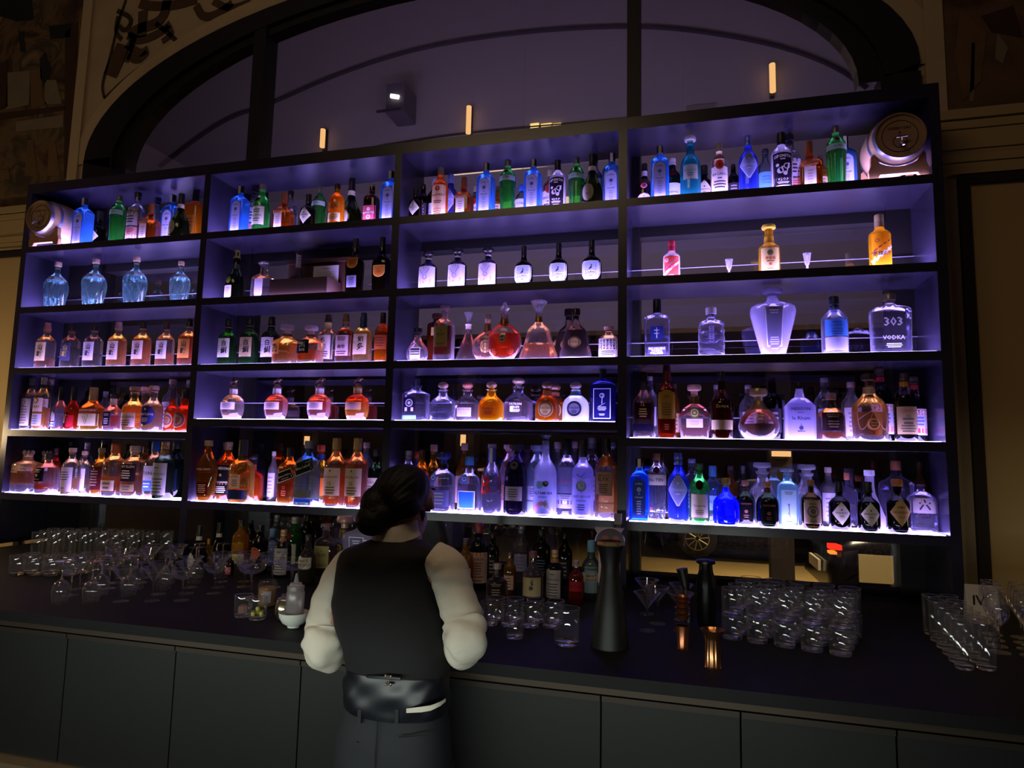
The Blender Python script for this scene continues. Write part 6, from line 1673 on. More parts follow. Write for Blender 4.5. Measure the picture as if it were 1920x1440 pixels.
def counter_items():
    J = lambda: rnd.uniform(-.006, .006)
    # block of tall tumblers at the far left, in front of it a row of short ones
    pts = []
    for j in range(3):
        for i in range(9):
            x, y = .86 + .088 * i - .05 * j + J(), -.36 + .035 * i + .088 * j
            if y < .02:
                pts.append((x, min(y, .01) + J(), ZC))
    hb = rocks('highball_glass', '', (0, 0, 0), .034, .165)
    grid(hb, pts, 'tall clear tumbler in the block at the far left end of the counter', 'tall tumblers at the far left')
    pts = [(1.26 + .089 * i + J(), -.80 + .03 * i - .088 * j + J(), ZC) for j in (0, -1) for i in range(4)]
    grid(rocks('rocks_glass', '', (0, 0, 0), .039, .105), pts, 'short clear tumbler in front of the tall tumbler block', 'short tumblers at the far left')
    # stemware field between the tumblers and the bottles
    kinds = {'wine': [], 'martini': [], 'coupe': []}
    order = ['wine', 'martini', 'wine', 'coupe', 'martini']
    n = 0
    for j in range(7):
        for i in range(8):
            x = 2.06 + .118 * i - .085 * j + J()
            y = -1.22 + .055 * i + .125 * j + J()
            if y > -.42 or x > 2.6:
                continue
            kinds[order[(i * 2 + j * 3) % 5]].append((x, y, ZC))
            n += 1
    kinds['wine'].sort(key=lambda p: p[1])
    grid(stem_glass('wine', '', (0, 0, 0), flip=True), kinds['wine'], lambda i: 'upside down wine glass at the front corner of the stemware' if i == 0 else 'upside down wine glass among the stemware left of the bottles', 'upside down wine glasses')
    grid(stem_glass('martini', '', (0, 0, 0)), kinds['martini'], 'upright martini glass among the stemware left of the bottles', 'martini glasses')
    grid(stem_glass('coupe', '', (0, 0, 0)), kinds['coupe'], 'upright coupe glass among the stemware left of the bottles', 'coupe glasses')
    big = stem_glass('coupe', 'wide coupe glass standing behind the two short tumblers', (2.80, -.86, ZC), 'wide coupe glasses')
    big.scale = (1.35, 1.35, 1.2)
    dup(big, (2.735, -.60, ZC), 'wide coupe glass just left of the yellow bottle', 'wide coupe glasses')
    dup(big, (2.93, -.72, ZC), 'wide coupe glass in front of the orange shield bottle', 'wide coupe glasses')
    # two short tumblers with garnish
    a, b = atZ(455, 1156, ZC), atZ(482, 1161, ZC)
    b.x = max(b.x, a.x + .082)
    rocks('rocks_glass', 'short ribbed tumbler holding brown garnish', (a.x, a.y, ZC), .038, .09, 'garnish tumblers')
    rocks('rocks_glass', 'short ribbed tumbler holding green olives', (b.x, b.y, ZC), .038, .09, 'garnish tumblers')
    for i in range(6):
        an = i * 1.05
        o = thing('olive', ['green olive lying in the tumbler, lowest', 'green olive lying in the tumbler, nearest the bowl', 'green olive lying in the tumbler, at the back', 'green olive lying in the tumbler, on the window side', 'green olive lying in the tumbler, near the brown garnish', 'green olive lying in the tumbler, on top'][i], 'olive', (b.x + .019 * cos(an) * (i < 5), b.y + .019 * sin(an) * (i < 5), ZC + .025 + (.018 if i == 5 else 0)), 0, 'olives in the tumbler')
        MB().lathe([(.002, -.010), (.008, -.007), (.0095, 0), (.008, .007), (.002, .010)], 12).build('flesh', plain('#a8a23c', .35), o)
        MB().lathe([(.0001, .0095), (.003, .0108)], 8).build('pit_hole', plain('#4a4a1c', .6), o)
    o = thing('garnish_block', 'brown garnish lump in the left short tumbler', 'garnish', (a.x, a.y, ZC + .0155))
    MB().lathe([(.016, 0), (.02, .012), (.018, .03), (.01, .036)], 9, flute=3, fd=.15).build('lump', plain('#6b4a3c', .7, noise=.3, scale=40), o)
    p = atZ(500, 1137, ZC)
    t = thing('garnish_jar', 'glass jar of dried peel behind the tumblers', 'jar', (p.x, p.y, ZC))
    MB().lathe([(.04, 0), (.042, .004), (.042, .1), (.036, .108), (.036, .118)], 24, cap1=False).build('jar', CLEARG, t)
    MB().lathe([(.035, .004), (.038, .01), (.038, .08), (.03, .088)], 20, flute=7, fd=.06).build('filling', plain('#8a6a34', .6, noise=.4, scale=60, bump=.6), t)
    b2 = MB().add([(.0428 * sin(u), -.0428 * cos(u), z) for z in (.025, .075) for u in (.1, .4, .7, 1.0)], [(0, 1, 5, 4), (1, 2, 6, 5), (2, 3, 7, 6)])
    b2.build('label', paper('#9a8f98', .1), t)
    p = atZ(526, 1168, ZC)
    t = thing('steel_cup', 'round polished steel cup behind the white bowl', 'cup', (p.x, p.y + .03, ZC))
    MB().lathe([(.02, 0), (.03, .008), (.042, .035), (.043, .055), (.038, .08), (.034, .09)], 28, cap1=False).build('cup', plain('#b8a88c', .18, .95), t)
    MB().lathe([(.03, .0895), (.034, .0905), (.034, .094), (.02, .1)], 28).build('lid', plain('#b8a88c', .2, .95), t)
    p = atZ(550, 1177, ZC)
    bx, by = p.x, p.y
    t = thing('white_bowl', 'small white porcelain bowl holding the squeeze bottle', 'bowl', (bx, by, ZC))
    MB().lathe([(.022, 0), (.024, .004), (.022, .008), (.045, .022), (.058, .045), (.06, .062), (.057, .062), (.053, .045), (.04, .024), (.0, .016)], 40, cap1=False).build('bowl', plain('#dfe4da', .25), t)
    t = thing('squeeze_bottle', 'clear plastic squeeze bottle standing in the white bowl', 'bottle', (bx + .002, by, ZC + .027))
    MB().lathe([(.029, 0), (.035, .008), (.036, .11), (.033, .122)], 28).build('body', shell('#e6dfe0', .45, .3, .2), t)
    MB().lathe([(.034, .122), (.034, .138), (.026, .14), (.022, .15), (.01, .153), (.0045, .185), (.003, .188)], 24).build('nozzle_cap', shell('#e6dfe0', .55, .2, .2), t)
    # short glasses right of the bartender
    fr = atZ(965, 1196, ZC)
    rocks('rocks_glass', 'short tumbler on the counter front, right of the bartender', (fr.x, fr.y, ZC), .036, .09, 'tumblers right of the bartender')
    mg = atZ(1062, 1208, ZC)
    t = rocks('mixing_glass', 'large thick mixing glass left of the beer tap', (mg.x, mg.y, ZC), .05, .135)
    pts = []
    for j in range(2):
        for i in range(4):
            x, y = 4.02 + .086 * i, -.93 + .012 * i + .09 * j
            pts.append((x + J() * .5, y + J() * .5, ZC))
    grid(rocks('rocks_glass', '', (0, 0, 0), .038, .095), pts, 'short tumbler in the double row before the red bottle', 'tumblers before the red bottle')
    # beer tap
    tp = atZ(1140, 1222, ZC)
    t = thing('beer_tap', 'black waisted beer tap column with bottle cap badge on top', 'beer tap', (tp.x, tp.y + .06, ZC))
    MB().lathe([(.073, 0), (.07, .02), (.062, .12), (.05, .19), (.038, .26), (.034, .30), (.042, .345), (.05, .375)], 32).build('column', plain('#08090a', .5), t)
    MB().lathe([(.047, .375), (.052, .38), (.05, .392)], 28, flute=21, fd=.05).build('badge_rim', plain('#8f7a5a', .4, .6), t)
    n = 16
    arc = [(.055 * cos(PI * i / n), .39 + .05 * sin(PI * i / n)) for i in range(n + 1)]
    mb = MB().add([(x, -.014, z) for x, z in arc] + [(x, .014, z) for x, z in arc], [tuple(range(n + 1)), tuple(range(2 * n + 1, n, -1))] + [(i, n + 1 + i, n + 2 + i, i + 1) for i in range(n)])
    mb.build('badge', plain('#3a2028', .4), t, smooth=False)
    mb = MB()
    for cx in (-.018, .022):
        q = [(cx + .013 * cos(2 * PI * i / 14), -.0146, .406 + .009 * sin(2 * PI * i / 14)) for i in range(14)]
        mb.add(q, [tuple(range(14))])
    mb.build('badge_mark', plain('#7a2434', .4), t, smooth=False)
    mb = MB().tube([(.056 * cos(PI * i / n), -.004, .39 + .052 * sin(PI * i / n)) for i in range(4, n + 1)], .0035, 6)
    mb.build('badge_edge', plain('#b8a8c8', .3, .4), t)
    q = atY(1143, 990, -.35)
    t = thing('paper_box', 'tall pale paper packet behind the beer tap', 'box', (q.x, -.35, ZC))
    h = q.z - ZC
    MB().box(-.05, .05, -.03, .03, 0, h * .9).add([(-.05, -.03, h * .9), (.05, -.03, h * .9), (.07, -.04, h), (-.07, -.04, h), (-.05, .03, h * .9), (.05, .03, h * .9), (.07, .03, h), (-.07, .03, h)], [(0, 1, 2, 3), (1, 5, 6, 2), (5, 4, 7, 6), (4, 0, 3, 7), (3, 2, 6, 7)]).build('packet', paper('#b8aeb0', .1), t, smooth=False)
    # dark stemware and jiggers right of the tap
    pts = [(4.665, -.80, ZC), (4.70, -.665, ZC), (4.80, -.755, ZC), (4.645, -.50, ZC), (4.80, -.56, ZC)]
    grid(stem_glass('martini', '', (0, 0, 0)), pts, lambda i: ['martini glass just right of the beer tap', 'martini glass in the middle of the dark group by the tap', 'martini glass at the front of the dark group by the tap', 'martini glass at the back of the dark group by the tap', 'martini glass beside the stacked jiggers'][i], 'martini glasses right of the tap')
    q = atZ(1280, 1216, ZC)
    t = thing('jigger_stack', 'tall stack of dark copper jiggers with ringed rims', 'jigger', (q.x, q.y, ZC))
    for k in range(5):
        z = .0 + .0 if k == 0 else .085 + .022 * k
        pr = [(.021, 0), (.02, .002), (.026, .085), (.0275, .0855)] if k == 0 else [(.02, 0), (.027, .02), (.0285, .021)]
        MB().lathe([(r, z + zz) for r, zz in pr], 24, cap1=False).build('jigger_cup', plain('#a86a4c', .25, .9), t)
    q = atZ(1337, 1250, ZC)
    t = thing('copper_jigger', 'tall flared fluted copper jigger on the counter front', 'jigger', (q.x, q.y, ZC))
    MB().lathe([(.030, 0), (.0285, .003), (.0262, .06), (.025, .09), (.0275, .105), (.040, .122), (.041, .125), (.037, .122), (.024, .103)], 48, flute=16, fd=.03, cap1=False).build('cup', plain('#b07a54', .22, .95), t)
    q = atZ(1325, 1180, ZC)
    t = thing('cocktail_shaker', 'dark cocktail shaker behind the copper jigger', 'shaker', (q.x, q.y + .05, ZC))
    MB().lathe([(.035, 0), (.036, .004), (.043, .16), (.04, .2), (.03, .23), (.027, .26)], 28).build('body', plain('#1d1a1c', .3, .7), t)
    MB().lathe([(.029, .26), (.04, .265), (.04, .275), (.03, .28)], 24).build('lid', plain('#221d20', .3, .7), t)
    t = thing('muddler', 'black tapered muddler leaning on the dark shaker', 'muddler', (q.x - .072, q.y + .02, ZC))
    MB().tube([(0, 0, .02), (-.01, 0, .15), (-.028, 0, .24)], [.02, .016, .024], 14).build('handle', plain('#0e0d0f', .4), t)
    # double deck of rocks glasses
    low, upp = [], []
    for j in range(4):
        for i in range(5):
            x, y = 5.00 + .094 * i + .034 * j, -.80 - .025 * i + .10 * j
            low.append((x + J() * .4, y + J() * .4, ZC))
            upp.append((low[-1][0] + J() * .3, low[-1][1] + J() * .3, ZC + .0905))
    grid(rocks('rocks_glass', '', (0, 0, 0), .042, .09), low, 'lower rocks glass in the double deck right of the copper jigger', 'lower deck of rocks glasses')
    grid(rocks('rocks_glass', '', (0, 0, 0), .042, .105), upp, 'upper rocks glass stacked in the double deck right of the jigger', 'upper deck of rocks glasses')
    # tall tumblers at the right end, wine glasses and card behind
    pts = []
    for i in range(6):
        for j in range(2):
            q = atZ(1808 - 12 * i, 1254 - 13 * i, ZC)
            pts.append((q.x + .075 * j, q.y + .02 * j, ZC))
    grid(rocks('highball_glass', '', (0, 0, 0), .033, .16), pts, lambda i: 'tall clear tumbler at the front of the row near the right end' if i == 0 else 'tall clear tumbler in the row near the right end', 'tall tumblers near the right end')
    pts = []
    for i in range(4):
        for j in range(3):
            pts.append((5.98 + .095 * j + .03 * i, -.66 + .10 * i - .02 * j, ZC))
    g = stem_glass('wine', '', (0, 0, 0))
    g.scale = (1.08, 1.08, 1.2)
    grid(g, pts, 'upright wine glass in the cluster at the right end of the counter', 'wine glasses at the right end')
    q = atY(1832, 1098, -.16)
    t = thing('menu_card', 'white folded card with dark numeral behind the wine glasses', 'card', (q.x + .02, -.16, ZC))
    h = q.z - ZC
    MB().add([(-.06, 0, 0), (.07, 0, 0), (.07, .03, h), (-.06, .03, h), (-.06, .06, 0), (.07, .06, 0)], [(0, 1, 2, 3), (4, 3, 2, 5)]).build('card', paper('#c8bcb0', .1), t, smooth=False)
    text_mesh('IV', .05, plain('#15110f', .6), t, 'numeral', (-.01, 0, h * .6), y=.013)


# bottles standing on the counter below the shelves: kind, cap pixel, distance, look
K['contivo'] = dict(n='liqueur_bottle', asp=.36, prof=STD, glass=('#c8404c', .25, .4), cap=(.84, 'screw', '#8a7a80', .38), liq=('#c8202c', .6, .3), lab=[L('rect', .3, .52, 1.0, '#b02838', [('NTIVO', .5, .95, 1, .8)], '#1c0c12', thru=.3)])
K['smart'] = dict(n='liqueur_bottle', asp=.34, prof=SLIM, glass=('#8ab0b8', .2, .4), cap=(.8, 'plain', '#5a8aa0', .4), liq=('#a83a30', .5), lab=[L('rect', .3, .46, 1.0, '#c8b898', [('SMART', .65, .8, 1, .3), ('BRANDS', .3, .7, 1, .2)], '#7a3a34', thru=.1), L('rect', .12, .56, .7, '#8aa0a8', ())])
K['rabbit'] = dict(n='liqueur_bottle', asp=.44, prof=JUG, glass=('#c8b8b0', .1, .4), cap=(.82, 'cork', '#5a2c30', .36), lab=[L('rect', .12, .5, 1.0, '#b0a27c', [('disc', .45, .2), ('disc', .66, .12, 1, .1), ('line', .08, .7, .2, .92, .05), ('line', .0, .7, .02, .92, .05)], '#3c3828', thru=.1)])
K['clarin'] = dict(n='rum_bottle', asp=.34, prof=STD, glass=('#1c2a20', .15, .3), cap=(.84, 'plain', '#7a1c2c', .37), lab=[L('rect', .1, .56, 1.1, '#a88f80', [('box', -1, 1, .88, 1, 2), ('CLAIRIN', .78, .7, 1, .1), ('lines', .3, .65, 5, .5), ('lines', .08, .2, 2, .6)], '#6a4038', ['#9a4a34'], thru=.1)])
K['dolin'] = dict(n='liqueur_bottle', asp=.36, prof=SLIM, glass=('#b8a8a0', .08, .5), cap=(.88, 'plain', '#2a2226', .34), liq=('#4a3020', .4), lab=[L('tag', .34, .56, .9, '#bdb096', [('GREEN', .7, .6, 1, .25), ('CHARTREUSE', .35, .85, 1, .3)], '#3a342c', border='#4a443c', thru=.1)])
K['orangeround'] = dict(n='liqueur_bottle', asp=.34, prof=BORD, glass=('#120c0c', .1, .2), cap=(.86, 'wax', '#161014', .37), lab=[L('oval', .3, .56, .8, '#b8562c', [('ring', .5, .8)], '#7a2c14', thru=.1)])
K['yellowb'] = dict(n='liqueur_bottle', asp=.30, dr=.9, p=5, prof=SQ, glass=('#b8902c', .3, .3), cap=(.8, 'plain', '#c88a2c', .36, .35, .5), lab=[L('rect', .3, .6, .8, '#a8904c', [('lines', .2, .8, 5, .6)], '#6a5220', rot=.3, thru=.1)])
CT = [('bene', 375.6, 984.5, -.30, 'dark bottle with round tag label below the second bay'), ('yellowb', 392, 1010, -.22, 'slim yellow bottle with gold cap below the second bay'), ('bene', 413, 979.6, -.14, 'dark bottle with round tag, behind the slim yellow one'),
      ('beef', 432, 1040, -.40, 'small bottle with red and white label among the coupes'), ('illa', 453.8, 974.6, -.06, 'bottle with copper ringed neck below the second bay'), ('darkback', 472, 975, .06, 'plain dark bottle behind the copper necked one'),
      ('orangeround', 490, 983.5, -.30, 'black bottle with orange round label on the counter'), ('lightblueb', 512, 991, -.14, 'bluish labelled bottle on the counter'), ('greylab', 533, 993, -.32, 'dark bottle with tall pale label behind the squeeze bottle'),
      ('tanq', 553.7, 969.7, -.10, 'tall green bottle on the counter, below the skull flask'), ('dkgreenw', 577, 963.7, .03, 'tall dark green bottle against the window'), ('dolin', 579, 1003, -.47, 'bottle with cream bordered label near the glass decanter'),
      ('talldec', 613, 981.6, -.34, 'clear decanter with domed glass stopper behind the bartender arm'), ('angdec', 648, 967.7, -.16, 'ornate silver topped decanter beside the bartender shoulder'), ('vase', 680, 969.7, -.30, 'white waisted vase shape beside the bartender shoulder'),
      ('amberback', 874, 1009.8, -.34, 'dark amber bottle right of the bartender shoulder'), ('clarin', 899, 979.6, -.22, 'red necked bottle with tall tan label on the counter'), ('smallrum', 932.7, 1056, -.55, 'small dark capped bottle on the counter'),
      ('amberback', 956.7, 1036, -.30, 'bottle with copper neck on the counter, below the third bay'), ('rabbit', 1000, 1034, -.42, 'squat bottle with cream rabbit label'), ('greylab', 1041, 1031.7, -.36, 'dark bottle with grey label between rabbit label and red bottle'),
      ('contivo', 1080.6, 1050, -.40, 'red bitters bottle with large black letters'), ('smart', 1108.7, 1013, -.26, 'teal necked bottle with cream neck tag beside the beer tap'), ('darkback', 925, 1000, .02, 'tall dark bottle at the back, below the third bay'),
      ('dkgreenw', 1016, 992, .04, 'dark green bottle at the back, right of the rabbit label'), ('darkback', 1060, 1000, .06, 'dark bottle at the back, above the red bitters bottle'), ('clearback', 978, 985, .05, 'clear bottle at the back against the window'), ('clearback', 520, 965, .08, 'clear bottle at the back, below the skull flask')]


def counter_bottles():
    for kind, px, py, y, look in CT:
        p = atY(px, py, y)
        make_bottle(K[kind], min(p.z - ZC - .001, .37 - .055 if y > -.02 else .42), (p.x, y, ZC + .001), look, 'bottles on the counter', rz=rnd.uniform(-.2, .2))


EXTRA = [shelf_items, counter_items, counter_bottles]

# ---------------------------------------------------------------- the bartender, seen from behind
PY = -1.60


def px(x, y, Y=PY):
    return atY(x, y, Y)


def loft(rows, n=32, wr=0.0, seed=0):
    """Rows of (cx, cy, z, rx, ry): closed rings, with small folds."""
    r = random.Random(seed)
    ph = [r.uniform(0, 6.28) for _ in range(6)]
    rs = []
    for k, (cx, cy, z, rx, ry) in enumerate(rows):
        ring = []
        for i in range(n):
            a = 2 * PI * i / n
            f = 1 + wr * (sin(5 * a + 11 * z * 6 + ph[0]) + .7 * sin(9 * a - 17 * z * 5 + ph[1]) + .5 * sin(3 * a + 40 * z + ph[2]))
            e = 2.4
            x = math.copysign(abs(cos(a)) ** (2 / e), cos(a)) * rx * f
            y = math.copysign(abs(sin(a)) ** (2 / e), sin(a)) * ry * f
            ring.append((cx + x, cy + y, z))
        rs.append(ring)
    return rs


def resample(rows, m):
    out = []
    for i in range(m + 1):
        t = i / m * (len(rows) - 1)
        k = min(int(t), len(rows) - 2)
        f = t - k
        p = [rows[max(0, min(len(rows) - 1, k + d))] for d in (-1, 0, 1, 2)]
        out.append(tuple(.5 * (2 * b + (c - a) * f + (2 * a - 5 * b + 4 * c - d) * f * f + (3 * b - a - 3 * c + d) * f ** 3) for a, b, c, d in zip(*p)))
    return out


def sleeve_mesh(pts, rads, seed, seg=44):
    """Baggy sleeve along a path, with folds gathering at the elbow."""
    r = random.Random(seed)
    path = resample([tuple(p) + (q,) for p, q in zip(pts, rads)], 78)
    ctr = [Vector(p[:3]) for p in path]
    rs, prev = [], None
    for i_, c in enumerate(ctr):
        i = i_ * 34 / 78
        d = (ctr[min(i_ + 1, len(ctr) - 1)] - ctr[max(i_ - 1, 0)]).normalized()
        a = prev if prev else Vector((0, -1, 0))
        u = (a - d * a.dot(d)).normalized()
        prev = u
        w = d.cross(u)
        ring = []
        for k in range(seg):
            t = 2 * PI * k / seg
            fold = .035 * sin(1.6 * i + 3.4 * sin(t + seed)) + .035 * sin(2.3 * i + 3 * t) + .03 * sin(4 * t + .4 * i)
            amp = .45 + .9 * math.exp(-((i - 19) / 8) ** 2)
            ring.append(c + (u * cos(t) + w * sin(t)) * path[i_][3] * (1 + fold * amp))
        rs.append(ring)
    return MB().rings(rs)


def build_person():
    C0 = px(741, 1150)
    r = thing('person', 'bartender seen from behind in white shirt and dark waistcoat, dark hair knotted low', 'person', (0, 0, 0))
    skin = plain('#a87860', .55)
    hairm = plain('#0a0708', .62, spec=.25, noise=.5, scale=60)
    shirt = plain('#cfc8b8', .75, noise=.06, scale=12, bump=.5)
    vest = plain('#060609', .85, noise=.15, scale=90)
    satin = plain('#12141c', .35)
    trous = plain('#14161d', .75, noise=.15, scale=120)
    # ---- body: one skinned surface, arms bent at the elbow, hands over the counter
    hd = px(752, 925)
    nk = px(744, 1000)
    ch = Vector((C0.x, PY + .01, 1.22))
    pel = Vector((px(745, 1330).x, PY + .02, .84))
    shl, shr = px(655, 1060), px(824, 1058)
    ell, elr = px(604, 1214, PY - .03), px(874, 1200, PY - .03)
    wl, wr_ = Vector((3.71, -1.345, 1.055)), Vector((4.05, -1.34, 1.07))
    fl = atZ
    V, E_, R_ = [], [], []

    def node(p, rad, par=None):
        V.append(tuple(p))
        R_.append(rad if isinstance(rad, tuple) else (rad, rad))
        if par is not None:
            E_.append((par, len(V) - 1))
        return len(V) - 1
    P = node(pel, (.13, .10))
    b1 = node((pel.x, PY + .015, .98), (.13, .095), P)
    b2 = node(ch, (.12, .09), b1)
    b3 = node((nk.x, PY, 1.315), (.085, .065), b2)
    n1 = node((nk.x + .004, PY + .01, 1.40), (.055, .055), b3)
    n2 = node((nk.x + .012, PY + .03, 1.455), (.06, .06), n1)
    h1 = node((hd.x + .006, PY + .045, 1.515), (.075, .085), n2)
    h2 = node((hd.x + .006, PY + .04, 1.56), (.07, .085), h1)
    h3 = node((hd.x + .004, PY + .035, 1.60), (.045, .055), h2)
    jaw = node((hd.x + .022, PY + .12, 1.455), (.035, .03), n2)
    ns = node((hd.x + .03, PY + .148, 1.50), (.012, .014), h1)
    node((hd.x + .034, PY + .165, 1.493), (.009, .009), ns)
    node((hd.x + .089, PY + .05, 1.505), (.008, .02), h1)
    node((hd.x - .075, PY + .06, 1.505), (.008, .02), h1)
    for sh, el, w_, sg in ((shl, ell, wl, -1), (shr, elr, wr_, 1)):
        s = node(sh + Vector((-sg * .025, 0, -.01)), .036, b3)
        m = node((sh + el) / 2, .026, s)
        e = node(el, .026, m)
        f = node((el + w_) / 2, .026, e)
        w = node(w_, (.026, .02), f)
        pm = node(w_ + Vector((-sg * .02, .06, .0)), (.034, .015), w)
        base = w_ + Vector((-sg * .02, .075, 0))
        for q, (dx, ln) in enumerate(((-.027, .052), (-.009, .066), (.009, .07), (.026, .062))):
            k1 = node(base + Vector((dx, .018, .0)), .0088, pm)
            k2 = node(base + Vector((dx * 1.1, .018 + ln * .5, -.008)), .0082, k1)
            node(base + Vector((dx * 1.1, .018 + ln * .8, -.03)), .007, k2)
        t1 = node(w_ + Vector((-sg * .05, .035, -.004)), .0105, pm)
        node(w_ + Vector((-sg * .066, .07, -.014)), .009, t1)
    for sg in (-1, 1):
        hx = pel.x + sg * .085
        a = node((hx, PY + .02, .76), .075, P)
        k = node((hx + sg * .012, PY + .0, .46), .055, a)
        an = node((hx + sg * .015, PY - .02, .10), .037, k)
        node((hx + sg * .02, PY + .10, .045), (.035, .03), an)
    me = bpy.data.meshes.new('skeleton')
    me.from_pydata(V, E_, [])
    o = bpy.data.objects.new('skeleton', me)
    COL.objects.link(o)
    o.modifiers.new('skin', 'SKIN')
    for i, rr in enumerate(R_):
        me.skin_vertices[0].data[i].radius = rr
    me.skin_vertices[0].data[0].use_root = True
    o.modifiers.new('sub', 'SUBSURF').levels = 2
    dg = bpy.context.evaluated_depsgraph_get()
    bm = bpy.data.meshes.new_from_object(o.evaluated_get(dg))
    bm.name = 'body'
    bpy.data.objects.remove(o)
    bm.materials.clear()
    bm.materials.append(skin)
    bm.polygons.foreach_set('use_smooth', [True] * len(bm.polygons))
    bo = bpy.data.objects.new('body', bm)
    COL.objects.link(bo)
    bo.parent = r
    # eyes, brows and mouth on the side turned away
    for dx in (-.028, .032):
        mb = MB().lathe([(.001, -.011), (.008, -.007), (.011, 0), (.008, .007), (.001, .011)], 12)
        e = mb.build('eye', plain('#d8d0c8', .2), r, (hd.x + .02 + dx, PY + .123, 1.527))
        MB().lathe([(.0005, 0), (.005, .001)], 10).build('iris', plain('#2a1a10', .2), e, (0, .0112, 0)).rotation_euler = (-PI / 2, 0, 0)
        MB().tube([(hd.x + .02 + dx - .018, PY + .128, 1.545), (hd.x + .02 + dx, PY + .134, 1.549), (hd.x + .02 + dx + .018, PY + .128, 1.545)], .004, 6).build('eyebrow', hairm, r)
    MB().tube([(hd.x + .004, PY + .143, 1.468), (hd.x + .027, PY + .151, 1.470), (hd.x + .05, PY + .143, 1.468)], [.003, .006, .003], 8).build('lips', plain('#7a4238', .5), r)
    # ---- hair: rounded back of the head, swept into a knot at the nape
    def blob(name, c, rx, ry, rz, swirl, cut=None, lean=0.0):
        mb = MB()
        rs = []
        n, m = 40, 26
        for j in range(m + 1):
            ph = PI * j / m
            ring = []
            for i in range(n):
                a = 2 * PI * i / n
                f = 1 + .022 * sin(14 * a + swirl * ph) + .014 * sin(29 * a - 2 * swirl * ph + 1)
                x, y, z = rx * sin(ph) * cos(a) * f, ry * sin(ph) * sin(a) * f, rz * cos(ph)
                if cut and y > cut and z < rz * .45:
                    y = cut
                ring.append((c[0] + x + lean * (z / rz), c[1] + y, c[2] + z))
            rs.append(ring)
        mb.rings(rs, True, True)
        return mb
    cl, cr_ = px(702, 920).x, px(797, 920).x
    ctop, cbot = px(750, 872).z, px(735, 985).z
    hair = blob('hair', ((cl + cr_) / 2, PY + .015, (ctop + cbot) / 2 + .012), (cr_ - cl) / 2 + .003, .105, (ctop - cbot) / 2 - .006, 3, .07, .012)
    kn = px(716, 972)
    kb = blob('hair', (kn.x, PY - .075, kn.z), .055, .045, .052, 6)
    hair.add(kb.v, kb.f)
    side = blob('hair', (px(728, 958).x, PY - .03, px(728, 958).z), .065, .075, .05, 4)
    hair.add(side.v, side.f)
    sd2 = blob('hair', (px(718, 945).x, PY - .035, px(718, 945).z), .058, .07, .065, 5)
    hair.add(sd2.v, sd2.f)
    sd3 = blob('hair', (px(765, 938).x, PY - .01, px(765, 938).z), .055, .085, .06, 5)
    hair.add(sd3.v, sd3.f)
    ho = hair.build('hair', hairm, r, angle=180)
    rm = ho.modifiers.new('weld', 'REMESH')
    rm.mode = 'VOXEL'
    rm.voxel_size = .006
    sm_ = ho.modifiers.new('soften', 'SMOOTH')
    sm_.factor, sm_.iterations = .6, 14
    hm = bpy.data.meshes.new_from_object(ho.evaluated_get(bpy.context.evaluated_depsgraph_get()))
    ho.modifiers.clear()
    ho.data = hm
    for v in hm.vertices:                      # combed strands running back to the knot
        d = v.co - Vector((kn.x, PY - .03, kn.z))
        a_ = math.atan2(d.x, d.z)
        v.co += Vector((0, -1, .3)) * (.0016 * sin(46 * a_ + 9 * d.length) + .001 * sin(97 * a_))
    hm.polygons.foreach_set('use_smooth', [True] * len(hm.polygons))
    MB().tube([tuple(px(x, y, PY + .045)) for x, y in ((789, 950), (790, 966), (784, 980), (778, 990))], [.012, .014, .016, .012], 8).build('beard', hairm, r)
    # ---- shirt: collar, trunk, two sleeves
    cz = nk.z
    mb = MB()
    rs = []
    for dz, g in ((-.025, 1.12), (.0, 1.03), (.026, .98), (.03, .93), (.0, .9)):
        rs.append([(px(740, 1000).x + .077 * g * cos(a), PY + .005 + .07 * g * sin(a), cz + dz + .018 * cos(a) + .008 * sin(a)) for a in (2 * PI * i / 32 for i in range(32))])
    mb.rings(rs, False, False).build('collar', shirt, r)
    sl = MB()
    up = [shl + Vector((.03, 0, .012)), shl + Vector((-.012, 0, -.012)), px(618, 1120), px(606, 1172, PY - .01), px(604, 1208, PY - .03), px(618, 1222, PY + .04), Vector((px(634, 1214, PY + .12).x, PY + .11, 1.035)), wl + Vector((-.005, -.02, .01))]
    L1 = sleeve_mesh(up, [.052, .056, .053, .058, .064, .062, .052, .038], 3)
    L1.build('sleeve', shirt, r)
    up = [shr + Vector((-.028, 0, .022)), px(838, 1066), px(852, 1110), px(868, 1160, PY - .01), px(873, 1196, PY - .03), px(866, 1212, PY + .04), Vector((px(856, 1208, PY + .12).x, PY + .11, 1.05)), wr_ + Vector((.005, -.02, .01))]
    R1 = sleeve_mesh(up, [.055, .064, .062, .066, .068, .066, .055, .038], 8)
    R1.build('sleeve', shirt, r)

    def row(y, xl, xr, ry, cy=PY):
        a, b = px(xl, y), px(xr, y)
        return ((a.x + b.x) / 2, cy, (a.z + b.z) / 2, abs(b.x - a.x) / 2, ry)
    # ---- waistcoat
    rows = [row(1011, 703, 782, .075), row(1022, 678, 804, .088), row(1034, 650, 820, .10), row(1052, 641, 815, .108), row(1080, 637, 809, .115), row(1112, 634, 812, .12), row(1142, 631, 828, .125), row(1180, 638, 836, .125), row(1222, 652, 840, .12), row(1252, 656, 839, .118)]
    rows = resample(rows, 40)[::-1]
    MB().rings(loft(rows, 48, .004, 2), False, False).build('waistcoat', vest, r, angle=70)
    rows = [row(1250, 655, 839, .120), row(1262, 655, 839, .122), row(1290, 653, 838, .127), row(1312, 653, 838, .126), row(1326, 657, 836, .122)]
    MB().rings(loft(resample(rows, 22)[::-1], 64, .011, 5), False, False).build('waistband', satin, r, angle=70)
